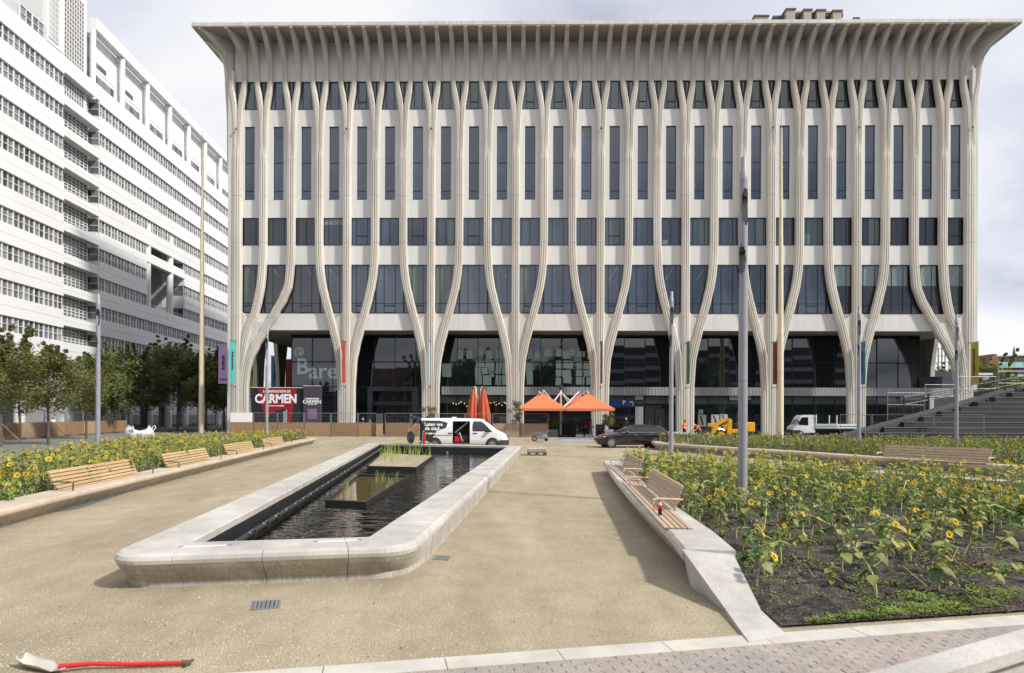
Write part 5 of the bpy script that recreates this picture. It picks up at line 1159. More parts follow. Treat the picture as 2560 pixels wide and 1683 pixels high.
# ================================================================ vehicles
def wheel(T, x, y, r, wd, spokes, rimm='alloy'):
    s = 1 if y > 0 else -1
    mb = MB(); mb.smooth = True; mb.lathe([(r * .6, -wd * .35), (r * .70, -wd * .95), (r * .93, -wd), (r, -wd * .7), (r, wd * .7), (r * .93, wd), (r * .70, wd * .95), (r * .6, wd * .35)], n=28, axis='y'); w_ = mb.build('wheel', 'rubber', T, (x, y, r))
    mb = MB()
    for k in range(spokes):
        t = 2 * PI * k / spokes; c, q = math.cos(t), math.sin(t); e_ = .045 * r / .33 * 10 / spokes
        mb.hexa([(c * r * .1 - q * e_, s * wd * .62, q * r * .1 + c * e_), (c * r * .1 + q * e_, s * wd * .62, q * r * .1 - c * e_), (c * r * .66 + q * e_ * .7, s * wd * .75, q * r * .66 - c * e_ * .7), (c * r * .66 - q * e_ * .7, s * wd * .75, q * r * .66 + c * e_ * .7)] +
                [(c * r * .1 - q * e_, s * wd * .85, q * r * .1 + c * e_), (c * r * .1 + q * e_, s * wd * .85, q * r * .1 - c * e_), (c * r * .66 + q * e_ * .7, s * wd * .95, q * r * .66 - c * e_ * .7), (c * r * .66 - q * e_ * .7, s * wd * .95, q * r * .66 + c * e_ * .7)])
    mb.lathe([(r * .16, s * wd * .6), (r * .14, s * wd * .98)], n=10, axis='y')
    mb.tube([(r * .67 * math.cos(k * PI / 12), s * wd * .9, r * .67 * math.sin(k * PI / 12)) for k in range(25)], .012, 5, False); mb.build('rim', rimm, w_)
def lerp_tab(tab, x):
    if x <= tab[0][0]: return tab[0][1]
    for (a, p), (b, q) in zip(tab, tab[1:]):
        if x <= b: return p + (q - p) * (x - a) / (b - a)
    return tab[-1][1]
def estate(loc, rz):
    T = thing('car', 'black estate car with silver multi spoke wheels on the gravel', 'car', loc, rz)
    top = [(0, .50), (.04, .62), (.2, .74), (.5, .83), (.95, .91), (1.4, .97), (2, .98), (3, .99), (4.2, 1.02), (4.55, 1.0), (4.66, .9), (4.7, .75)]
    hw = [(0, .55), (.05, .66), (.2, .80), (.5, .87), (1, .90), (3.8, .905), (4.4, .87), (4.62, .80), (4.7, .70)]; zb = [(0, .30), (.15, .2), (.5, .17), (4.2, .19), (4.6, .3), (4.7, .42)]
    xs_ = [0, .03, .08, .16, .3, .5, .75, 1.0, 1.4, 1.9, 2.4, 3, 3.5, 4, 4.3, 4.5, 4.62, 4.68, 4.7]; rings = []
    for x in xs_:
        w_, t, b = lerp_tab(hw, x), lerp_tab(top, x), lerp_tab(zb, x); half = [(w_ * .80, b), (w_ * .97, b + .05), (w_ * .985, b + .2), (w_, b + (t - b) * .52), (w_ * .985, b + (t - b) * .72), (w_ * .99, b + (t - b) * .80), (w_ * .94, t - .03), (w_ * .84, t), (w_ * .4, t + .02)]
        rings.append([Vector((x, y, z)) for y, z in half] + [Vector((x, -y, z)) for y, z in reversed(half)])
    mb = MB(); mb.smooth = True; mb.loft(rings); mb.build('body', 'car_black', T)
    roof = [(1.38, .97), (1.7, 1.17), (2.05, 1.36), (2.4, 1.44), (3.0, 1.465), (3.7, 1.44), (4.15, 1.38), (4.4, 1.28), (4.6, 1.02)]
    rings = []
    for x, z in roof: b = lerp_tab(top, x) - .02; k = (z - b) / .48; rings.append([Vector((x, -.86, b)), Vector((x, -.86 + .20 * k, z - .04 * k)), Vector((x, -.55, z)), Vector((x, .55, z)), Vector((x, .86 - .20 * k, z - .04 * k)), Vector((x, .86, b))])
    mb = MB(); mb.smooth = False; mb.loft(rings); mb.build('window_glass', 'car_glass', T)
    mb = MB(); mb.smooth = True; mb.loft([[Vector((x, y * 1.0, z + dz)) for y, dz in ((-.70, -.035), (-.54, .012), (0, .03), (.54, .012), (.70, -.035))] for x, z in roof[2:8]], close=False, caps=False); mb.build('roof', 'car_black', T)
    for s in (-1, 1):
        for (x0, x1) in ((2.62, 2.60), (3.55, 3.62)):
            zt = lerp_tab(roof, x1) - .05; mb = MB(); mb.hexa([(x0 - .05, s * .875, .97), (x0 + .05, s * .875, .97), (x0 + .05, s * .855, .97), (x0 - .05, s * .855, .97), (x1 - .04, s * .685, zt), (x1 + .04, s * .685, zt), (x1 + .04, s * .66, zt), (x1 - .04, s * .66, zt)]); mb.build('pillar', 'car_black', T)
        mb = MB(); mb.tube([(1.5, s * .885, .985), (4.35, s * .875, 1.02)], .012, 5); mb.build('trim', 'chrome', T)
        mb = MB(); mb.tube([(2.1, s * .62, lerp_tab(roof, 2.1) + .05), (3.0, s * .62, 1.515), (4.2, s * .6, 1.41)], .014, 5); mb.build('roof_rail', 'black_metal', T)
        for x in (.82, 3.72): mb = MB(); mb.lathe([(.375, s * .80), (.375, s * .908)], (x, 0, .33), n=24, axis='y'); mb.build('wheel_arch', 'rubber', T); wheel(T, x, s * .885, .335, .105, 14)
        mb = MB(); mb.smooth = True; mb.lathe([(.03, 0), (.10, .03), (.11, .09), (.06, .13)], (1.75, s * .98, 1.03), n=10, axis='x'); mb.build('mirror', 'car_black', T)
        for x in (2.45, 3.45): mb = MB(); mb.bbox((x - .1, s * .905 - .015, .83), (x + .1, s * .905 + .015, .86), .006); mb.build('handle', 'chrome', T)
        mb = MB(); mb.smooth = True; mb.hexa([(.04, s * .62, .60), (.40, s * .885, .63), (.42, s * .85, .65), (.1, s * .58, .62), (.06, s * .62, .70), (.52, s * .875, .77), (.5, s * .80, .78), (.14, s * .56, .71)]); mb.build('headlight', 'chrome', T)
        mb = MB(); mb.hexa([(4.38, s * .87, .82), (4.66, s * .74, .82), (4.68, s * .72, .82), (4.4, s * .85, .82), (4.36, s * .875, .95), (4.63, s * .76, .95), (4.64, s * .74, .95), (4.38, s * .86, .95)]); mb.build('tail_light', 'red', T)
    mb = MB(); mb.box((-.02, -.42, .42), (.03, .42, .60)); mb.build('grille', 'plastic', T); mb = MB(); mb.box((-.035, -.26, .36), (-.021, .26, .46)); mb.build('number_plate', 'plate', T)
    return T
yc = 42.0; xc0 = (1491 - CX) / FPX * yc
estate((xc0, yc + .2, 0), math.radians(4))
def van(loc, rz):
    T = thing('van', 'white panel van with its side door open beside the pond', 'van', loc, rz)
    top = [(0, 1.86), (.12, 1.90), (2.4, 1.91), (3.6, 1.88), (3.95, 1.80), (4.3, 1.52), (4.62, 1.25), (4.75, 1.16), (5.0, 1.06), (5.2, .96), (5.32, .80), (5.38, .62)]
    hw = [(0, .90), (.1, .95), (4.2, .96), (4.8, .93), (5.1, .86), (5.3, .72), (5.38, .62)]; xs_ = [0, .05, .12, .8, 1.45, 2.0, 2.02, 3.06, 3.08, 3.6, 3.95, 4.12, 4.3, 4.46, 4.62, 4.75, 5.0, 5.12, 5.2, 5.27, 5.32, 5.38]; rings = []
    def half(x):
        w_, t = lerp_tab(hw, x), lerp_tab(top, x); b = .26; zs = [(.90, b), (.99, b + .1), (1.0, .62), (1.0, .98), (.985, 1.16), (.93, 1.45), (.86, 1.72), (.80, t - .05), (.68, t), (.3, t + .015)]
        return [(w_ * k, min(z, t - .004 * (len(zs) - i))) for i, (k, z) in enumerate(zs)]
    for x in xs_: h_ = half(x); rings.append([Vector((x, -y, z)) for y, z in h_] + [Vector((x, y, z)) for y, z in reversed(h_)])
    n = len(rings[0]); vs = [p for r in rings for p in r]; fs = []
    for i in range(len(rings) - 1):
        for k in range(n):
            if xs_[i] == 2.02 and 1 <= k <= 5: continue
            fs.append((i * n + k, i * n + (k + 1) % n, (i + 1) * n + (k + 1) % n, (i + 1) * n + k))
    fs.append(tuple(range(n))); fs.append(tuple((len(rings) - 1) * n + k for k in range(n)))
    mb = MB(); mb.smooth = True; mb.add(vs, fs); mb.build('body', 'van_white', T)
    ys = lambda x, z: lerp_tab([(zz, yy) for yy, zz in half(x)], z)
    def plate_(name, poly, m, off=.012, par=T):
        mb = MB(); st = .035; xs2 = [p[0] for p in poly]; zs2 = [p[1] for p in poly]; i0, i1, j0, j1 = int(min(xs2) / st), int(max(xs2) / st) + 1, int(min(zs2) / st), int(max(zs2) / st) + 1
        for i in range(i0, i1):
            for j in range(j0, j1):
                x, z = (i + .5) * st, (j + .5) * st; c = False
                for a in range(len(poly)):
                    (xa_, za_), (xb_, zb_) = poly[a], poly[a - 1]
                    if (za_ > z) != (zb_ > z) and x < (xb_ - xa_) * (z - za_) / (zb_ - za_) + xa_: c = not c
                if c: mb.add([(x + dx_, -ys(x + dx_, z + dz_) - off, z + dz_) for dx_, dz_ in ((-st / 2, -st / 2), (st / 2, -st / 2), (st / 2, st / 2), (-st / 2, st / 2))], [(0, 1, 2, 3)])
        return mb.build(name, m, par)
    plate_('side_window', [(3.2, 1.14), (4.42, 1.08), (4.2, 1.30), (3.95, 1.56), (3.75, 1.70), (3.25, 1.72)], 'car_glass')
    plate_('rear_graphic', [(.05, .55), (.62, .5), (.95, .9), (1.05, 1.15), (1.6, 1.3), (1.72, 1.62), (1.2, 1.76), (.05, 1.76)], 'plastic', .006)
    for s, x, z, sz in (('Laten we', .86, 1.52, .30), ('de stad', .78, 1.27, .30), ('mooier maken', .5, .98, .15)): lettering(s, sz, 'sign_white', T, (x, -ys(1.0, z) - .03, z), (PI / 2 - .12, 0, 0), .008)
    mb = MB(); mb.box((1.9, -.80, .42), (3.2, .75, .46)); mb.build('load_floor', 'dark_grey', T); mb = MB(); mb.box((1.9, -.1, .46), (3.2, -.05, 1.8)); mb.build('load_wall', 'rubber', T)
    for a, b, m in (((2.1, -.75, .47), (2.5, -.4, .78), 'red'), ((2.2, -.7, .79), (2.45, -.45, 1.0), 'plastic'), ((2.55, -.6, .47), (2.95, -.3, .85), 'dark_grey'), ((2.6, -.7, .47), (2.72, -.6, .65), 'red')): mb = MB(); mb.bbox(a, b, .03); mb.build('tool_box', m, T)
    mb = MB(); mb.tube([(2.42, -.78, 1.05), (2.62, -.8, .5)], .02, 6); mb.tube([(2.1, -.3, 1.0), (2.9, -.25, 1.65)], .05, 6); mb.build('tool_handle', 'sign_white', T)
    rings = [[Vector((x, y, z + .012)) for y in (-.78, -.4, 0, .4, .78)] for x, z in ((3.99, 1.77), (4.3, 1.50), (4.6, 1.245))]
    mb = MB(); mb.loft(rings, close=False, caps=False); mb.build('windscreen', 'car_glass', T)

    for x in (1.45 + .3, 3.25): mb = MB(); mb.bbox((x, -.99, .97), (x + .26, -.95, 1.02), .01); mb.build('handle', 'plastic', T)
    mb = MB(); mb.box((.1, -.975, .86), (2.0, -.955, .875)); mb.build('door_rail', 'dark_grey', T)
    mb = MB(); mb.smooth = True; mb.bbox((4.12, -1.18, 1.06), (4.3, -.98, 1.26), .05); mb.build('mirror', 'plastic', T)
    for s in (-1, 1):
        for x in (.95, 4.42): mb = MB(); mb.lathe([(.40, s * .93), (.40, s * .972)], (x, 0, .34), n=24, axis='y'); mb.build('wheel_arch', 'plastic', T); wheel(T, x, s * .93, .335, .11, 10)
        mb = MB(); mb.hexa([(4.86, s * .90, .78), (5.3, s * .66, .70), (5.32, s * .62, .70), (4.9, s * .85, .78), (4.78, s * .915, .98), (5.2, s * .78, .93), (5.22, s * .74, .93), (4.8, s * .87, .99)]); mb.build('headlight', 'chrome', T)
    rings = [[Vector((x, k * w_, z)) for k in (-1, 1) for z in ((.28, .58) if k < 0 else (.58, .28))] for x, w_ in ((4.82, .985), (5.1, .93), (5.34, .76), (5.43, .62))]
    mb = MB(); mb.loft(rings); mb.build('bumper', 'plastic', T); mb = MB(); mb.box((5.432, -.25, .36), (5.44, .25, .46)); mb.build('number_plate', 'plate', T)
    mb = MB(); mb.box((5.28, -.5, .60), (5.40, .5, .80)); mb.build('grille', 'plastic', T); mb = MB(); mb.bbox((1.9, -.15, 1.91), (2.2, .15, 1.97), .03); mb.build('roof_vent', 'sign_white', T)
    return T
yv = 39.6; van(((1047 - CX) / FPX * 38.6, yv, 0), math.radians(1))
def truck(loc, rz):
    T = thing('truck', 'white flatbed truck with dropped grey side boards before the glazing', 'truck', loc, rz)
    prof_ = [(0.12, .55), (0, .75), (.02, 1.0), (.35, 1.22), (.75, 2.05), (.95, 2.2), (2.05, 2.22), (2.1, .5), (.3, .45)]
    rings = [[Vector((x, y * (1 if z < 1.25 else .92), z)) for x, z in prof_] for y in (-.95, -.9, .9, .95)]; mb = MB(); mb.loft(rings); mb.build('cab', 'white_paint', T)
    mb = MB(); mb.prism([(.5, 1.25), (.85, 1.98), (1.45, 2.0), (1.45, 1.22)], lambda x, z: (x, -.955, z), lambda x, z: (x, -.90, z)); mb.build('side_window', 'car_glass', T)
    mb = MB(); mb.hexa([(.36, -.8, 1.26), (.36, .8, 1.26), (.40, .8, 1.26), (.40, -.8, 1.26), (.73, -.76, 2.0), (.73, .76, 2.0), (.77, .76, 2.0), (.77, -.76, 2.0)]); mb.build('windscreen', 'car_glass', T)
    mb = MB(); mb.bbox((-.06, -.96, .42), (.75, .96, .78), .05); mb.build('bumper', 'plastic', T); mb = MB(); mb.box((2.15, -1.0, .85), (6.1, 1.0, .98)); mb.build('flatbed', 'galv', T)
    for a, b in ((2.2, 4.1), (4.14, 6.08)): mb = MB(); mb.bbox((a, -1.04, .92), (b, -1.0, 1.34), .01); s_ = mb.build('side_board', 'light_grey' if a < 3 else 'sign_white', T); mb = MB(); mb.box((a + .1, -1.055, 1.1), (b - .1, -1.041, 1.16)); mb.build('stripe', 'ban_blue', s_)
    mb = MB(); mb.bbox((2.2, 1.0, .92), (6.08, 1.04, 1.34), .01); mb.build('side_board', 'galv', T)
    for y in (-.95, .95): mb = MB(); mb.box((2.16, y - .03, .98), (2.24, y + .03, 2.25)); mb.build('headboard_post', 'sign_white', T); mb = MB(); mb.box((4.08, y - .03, .98), (4.16, y + .03, 2.2)); mb.build('headboard_post', 'sign_white', T)
    for z in (1.4, 1.7, 2.0): mb = MB(); mb.box((2.17, -.95, z), (2.22, .95, z + .12)); mb.build('headboard_bar', 'galv', T)
    mb = MB(); mb.tube([(2.4, -.5, 1.2), (4.4, -.4, 1.35)], .12, 6); mb.build('load', 'dark_grey', T); mb = MB(); mb.box((2.2, -.35, .5), (6.0, .35, .84)); mb.build('chassis', 'black_metal', T)
    for s in (-1, 1):
        for x in (.72, 4.9): wheel(T, x, s * .84, .36, .12, 8)
    for y in (-.8, .8): mb = MB(); mb.box((6.1, y - .15, .62), (6.14, y + .15, .76)); mb.build('tail_light', 'red', T)
    mb = MB(); mb.box((.45, -1.2, 1.3), (.55, -1.0, 1.65)); mb.build('mirror', 'plastic', T)
yt = 63.5; truck(((1974 - CX) / FPX * yt, yt, 0), math.radians(-6))
def loader(loc, rz):
    T = thing('wheel_loader', 'yellow compact wheel loader with raised lift arm behind the flower bed', 'loader', loc, rz)
    for s in (-1, 1):
        for x in (1.15, 3.2): wheel(T, x, s * .68, .46, .16, 6, 'yellow_paint')
        mb = MB(); mb.prism([(.25, .42), (.55, .35), (.95, .95), (2.05, 1.62), (2.1, 1.85), (1.85, 1.9), (.62, 1.18)], lambda x, z: (x, s * .52, z), lambda x, z: (x, s * .40, z)); mb.build('lift_arm', 'yellow_paint', T)
        mb = MB(); mb.prism([(1.0, 1.28), (1.75, 1.66), (1.8, 1.5), (1.1, 1.12)], lambda x, z: (x, s * .53, z), lambda x, z: (x, s * .521, z)); mb.build('decal', 'plastic', T)
        mb = MB(); mb.prism([(1.75, .5), (2.15, .5), (2.2, 1.75), (1.9, 1.85)], lambda x, z: (x, s * .62, z), lambda x, z: (x, s * .5, z)); mb.build('mast_plate', 'yellow_paint', T)
        mb = MB(); mb.tube([(.75, s * .46, 1.15), (1.7, s * .46, .8)], .05, 6); mb.build('cylinder', 'steel', T)
    mb = MB(); mb.bbox((1.5, -.45, .35), (4.0, .45, .75), .05); mb.build('chassis', 'black_metal', T); mb = MB(); mb.bbox((3.1, -.55, .7), (4.25, .55, 1.55), .08); mb.build('engine_cover', 'yellow_paint', T)
    mb = MB(); mb.bbox((2.2, -.5, .6), (3.1, .5, .95), .05); mb.build('floor_plate', 'yellow_paint', T); mb = MB(); mb.bbox((2.5, -.25, .95), (3.0, .25, 1.45), .06); mb.build('seat', 'rubber', T)
    mb = MB(); mb.tube([(3.0, -.5, .9), (3.0, -.5, 2.35), (3.0, .5, 2.35), (3.0, .5, .9)], .05, 6); mb.build('roll_bar', 'black_metal', T); mb = MB(); mb.lathe([(.08, 2.36), (.1, 2.4), (.08, 2.55)], (3.0, -.3, 0), n=10); mb.build('beacon', 'orange_canvas', T)
    mb = MB(); mb.hexa([(-.05, -.7, .1), (.1, -.7, .05), (.1, .7, .05), (-.05, .7, .1), (.35, -.7, 1.15), (.5, -.7, 1.1), (.5, .7, 1.1), (.35, .7, 1.15)]); mb.build('bucket', 'dark_grey', T)
    for y in (-.3, .3): mb = MB(); mb.bbox((.35, y - .07, 1.0), (.62, y + .07, 1.45), .02); mb.build('quick_hitch', 'yellow_paint', T)
yl = 56; loader(((1762 - CX) / FPX * yl, yl, 0), math.radians(2))
# motor barrow
def barrow(loc):
    T = thing('motor_barrow', 'grey motor barrow with black wheel before the last hoarding', 'barrow', loc); mb = MB(); rr = [[Vector((x, y, z)) for x, y in ((-.35 * s, -.35 * s), (.45 * s, -.35 * s), (.45 * s, .35 * s), (-.35 * s, .35 * s))] for z, s in ((.42, .8), (.72, 1.05))]; mb.loft(rr); mb.build('tray', 'galv', T)
    for y in (-.3, .3): wheel(T, -.25, y, .22, .06, 6)
    mb = MB(); mb.bbox((.3, -.2, .25), (.75, .2, .55), .03); mb.build('engine', 'lamp_grey', T); mb = MB(); mb.tube([(.45, -.2, .6), (.95, -.22, .85)], .02, 5); mb.tube([(.45, .2, .6), (.95, .22, .85)], .02, 5); mb.build('handle', 'galv', T)
    mb = MB(); mb.lathe([(.15, -.05), (.15, .05)], (.7, 0, .15), n=14, axis='y'); mb.build('rear_wheel', 'rubber', T); mb = MB(); mb.box((-.4, -.3, .2), (.6, .3, .42)); mb.build('frame', 'galv', T)
barrow(((1344 - CX) / FPX * 51.5, 51.5, 0))
# pallet with slabs
sp_ = G(1343, 1139); T = thing('stone_pallet', 'low wooden pallet with two pale slabs on the gravel beside the pond', 'pallet', (sp_.x, sp_.y + .3, 0), .03)
for x in (-.42, 0, .42): mb = MB(); mb.box((x - .06, -.4, .0), (x + .06, .4, .14)); mb.build('bearer', 'pallet_wood', T)
for k in range(5): mb = MB(); mb.box((-.5, -.4 + k * .17, .143), (.5, -.29 + k * .17, .165)); mb.build('deck_board', 'pallet_wood', T)
for k, z in enumerate((.17, .235)): mb = MB(); mb.bbox((-.47, -.36, z), (.46 - .04 * k, .36, z + .06), .008); mb.build('slab', 'brick' if k == 0 else 'kerb', T)
mb = MB(); mb.bbox((-.5, -.38, .30), (.5, .38, .37), .01); mb.build('slab', 'kerb', T)
# beams on the ground, small concrete feet, long slabs by the workmen
for (u0, u1, v, m, lb) in ((1394, 1500, 1099, 'lamp_grey', 'long grey beam lying before the parasol terrace'), (1400, 1470, 1104, 'ban_pale', 'shorter pale beam lying on the gravel before the car')):
    a, b = G(u0, v), G(u1, v); mb = MB(); mb.bbox((a.x, a.y - .1, 0), (b.x, a.y + .1, .16), .01); tag(mb.build('beam', m), lb, 'beam')
for i, (u0, v0, u1, v1, m) in enumerate(((1668, 1083, 1740, 1087, 'lamp_grey'), (1690, 1091, 1778, 1089, 'step_stone'), (1755, 1093, 1785, 1092, 'kerb'))):
    a, b = P(u0, v0, 53), P(u1, v1, 53); mb = MB(); mb.tube([a, b], .14, 8); tag(mb.build('drain_pipe', m), ['long grey pipe length held by the standing workman', 'long dark pipe length beneath the bending workman', 'short pale pipe length before the loader'][i], 'pipe')
for u, lb in ((1684, 'timber trestle under the long pipes near the car'), (1768, 'timber trestle under the pipe ends near the loader')):
    p = P(u, 1090, 53.1); T = thing('trestle', lb, 'trestle', (p.x, 53.1, 0))
    mb = MB(); mb.bbox((-.05, -.4, .42), (.05, .4, .52), .01); mb.build('top', 'pallet_wood', T)
    for y in (-.3, .3):
        for s in (-1, 1): mb = MB(); mb.tube([(0, y, .45), (s * .18, y, 0)], .025, 5); mb.build('leg', 'pallet_wood', T)
# parasol terrace
def canopy(mb_, m, c, half, ztop, zed, val, T, yaw=0.0):
    mb = MB(); n = 8; ring0 = []; ring1 = []; ring2 = []
    for k in range(n):
        t = 2 * PI * k / n + yaw; r = half / max(abs(math.cos(2 * PI * k / n)), abs(math.sin(2 * PI * k / n))) if k % 2 else half * 1.0
        ring0.append(Vector((c[0] + math.cos(t) * r, c[1] + math.sin(t) * r, zed))); ring1.append(Vector((c[0] + math.cos(t) * .16, c[1] + math.sin(t) * .16, ztop))); ring2.append(ring0[-1] + Vector((0, 0, -val)))
    mb.loft([ring1, ring0, ring2], caps=False); mb.add(ring1, [tuple(range(8))]); cn = mb.build('canopy', m, T); return cn, ring0
yp = 60.5; px_ = (1402 - CX) / FPX * yp; PO = thing('parasol', 'open orange parasol cluster with four canopies on a white mast', 'parasol', (px_, yp, 0))
mb = MB(); mb.smooth = True; mb.lathe([(.09, 0), (.09, 4.35), (.05, 4.5)], n=12); mb.build('mast', 'white_paint', PO); mb = MB(); mb.lathe([(.12, 4.5), (.12, 4.95)], n=8); mb.build('finial', 'plastic', PO)
for cx_, cy_, hf in ((-1.75, -1.6, 2.0), (2.35, -1.6, 2.15), (-2.0, 2.2, 2.0), (1.95, 2.2, 2.0)):
    zt_ = 4.05; cn, rg = canopy(None, 'orange_canvas', (cx_, cy_), hf, zt_, 2.72, .22, PO)
    for q in rg[::1]: mb = MB(); mb.tube([(cx_, cy_, zt_ - .06), q + Vector((0, 0, -.04))], .018, 5); mb.build('rib', 'white_paint', cn)
    d = Vector((cx_, cy_, 0)); mb = MB(); mb.tube([(d.x * .08, d.y * .08, 2.75), (d.x * 1.0, d.y * 1.0, 4.42), (d.x * 1.02, d.y * 1.02, 4.1)], .05, 6); mb.build('arm', 'white_paint', PO)
    mb = MB(); mb.tube([(0, 0, 4.3), (d.x * .42, d.y * .42, 3.3)], .04, 6); mb.build('stay', 'white_paint', PO)
mb = MB(); mb.bbox((-.6, -.6, 0), (.6, .6, .25), .04); mb.build('base', 'dark_grey', PO)
yp2 = 61; pc = (1195 - CX) / FPX * yp2; PC = thing('parasol', 'closed orange parasol pair folded against a white mast behind the van', 'parasol', (pc, yp2, 0))
mb = MB(); mb.smooth = True; mb.lathe([(.09, 0), (.09, 4.0)], n=12); mb.build('mast', 'white_paint', PC); mb = MB(); mb.bbox((-.6, -.6, 0), (.6, .6, .25), .04); mb.build('base', 'dark_grey', PC)
for cx_, cy_, zb_ in ((-.42, -.3, 1.55), (.52, -.3, 1.2), (-.35, .5, 1.5), (.45, .5, 1.5)):
    rings = []
    for z, r in ((4.55, .10), (4.2, .2), (3.4, .34), (2.5, .46), (1.9, .52), (zb_ + .1, .50), (zb_, .42)):
        rings.append([Vector((cx_ * (1.25 - .25 * (z - 1) / 3.5) + r * (1 + .22 * math.cos(7 * t)) * math.cos(t), cy_ + r * (1 + .22 * math.cos(7 * t)) * math.sin(t), z + .08 * math.sin(3 * t) * (z < 1.9))) for t in [2 * PI * k / 42 for k in range(42)]])
    mb = MB(); mb.smooth = True; mb.loft(rings); mb.build('canopy', 'red_canvas', PC)
    mb = MB(); mb.tube([(cx_ * .2, cy_ * .3, 2.2), (cx_ * .55, cy_ * .8, 4.75), (cx_ * .9, cy_, 4.78)], .045, 6); mb.build('arm', 'white_paint', PC)
# planters with olive bushes, dark counters
def bush(u, Y, h, label):
    x = (u - CX) / FPX * Y; T = thing('potted_bush', label, 'potted plant', (x, Y, 0), 0, 'potted olive bushes'); mb = MB(); mb.bbox((-.42, -.42, 0), (.42, .42, .78), .02); mb.build('box', 'lamp_grey', T)
    for z in (.26, .52): mb = MB(); mb.box((-.425, -.425, z - .01), (.425, .425, z + .01)); mb.build('groove', 'dark_grey', T)
    mb = MB(); mb.tube([(0, 0, .78), (.03, 0, 1.3), (0, .02, h * .8)], [.04, .03, .012], 6); mb.build('trunk', 'bark', T)
    tips = [(random.gauss(0, .28), random.gauss(0, .28), random.uniform(1.25, h), .28) for k in range(22)]; V, F = leaf_cloud(tips, 1400, .085, .3); ob('crown', arrays_mesh('crown', V, F, np.zeros(len(F)), ['tree_leaf']), T)
bush(1076, 60.8, 2.8, 'potted bush by the column beside the entrance portal'); bush(1291, 60.8, 3.3, 'potted olive bush beside the open parasol canopy'); bush(1521, 60, 2.4, 'round potted olive bush behind the car bonnet'); bush(1382, 59.3, 1.5, 'low potted bush in a slatted grey box beneath the parasol')
for u0, u1, lb in ((1398, 1440, 'dark terrace counter under the parasol'), (1492, 1512, 'dark terrace counter beside the potted olive')):
    a = (u0 - CX) / FPX * 61; b = (u1 - CX) / FPX * 61; T = thing('terrace_counter', lb, 'counter', (a, 61, 0)); mb = MB(); mb.bbox((0, 0, 0), (b - a, .6, 1.2), .02); mb.build('front', 'rubber', T); mb = MB(); mb.bbox((-.05, -.05, 1.205), (b - a + .05, .65, 1.25), .01); mb.build('top', 'dark_grey', T)
# big bag in the left bed edge
bx, bz = XZ(350, 1100, 49); T = thing('big_bag', 'slumped white big bag with loop handles behind the sunflowers', 'bag', (bx, 49, 0)); T.scale = (1.0, 1.0, .85); rings = []
for z, r, wob in ((0, .78, .05), (.35, .95, .08), (.7, .98, .1), (.95, .9, .14), (1.12, .75, .2), (.98, .62, .18), (.8, .5, .05)):
    rings.append([Vector((r * (1 + wob * math.sin(3 * t + z * 4) + wob * .6 * math.sin(7 * t)) * math.cos(t), r * .8 * (1 + wob * math.sin(2 * t + 1)) * math.sin(t), z + wob * .9 * math.sin(2 * t + .6) * (z > .6))) for t in [2 * PI * k / 40 for k in range(40)]])
mb = MB(); mb.smooth = True; mb.loft(rings); mb.build('sack', 'bag_white', T)
for a in (.3, 1.3, 2.9, 4.6): c, s = math.cos(a) * .8, math.sin(a) * .65; mb = MB(); mb.tube([(c, s, .85), (c * 1.1, s * 1.1, 1.3), (c * 1.3, s * 1.2, 1.42), (c * 1.4, s * 1.2, 1.2), (c * 1.15, s * 1.1, .9)], .045, 6); mb.build('loop_handle', 'bag_white', T)
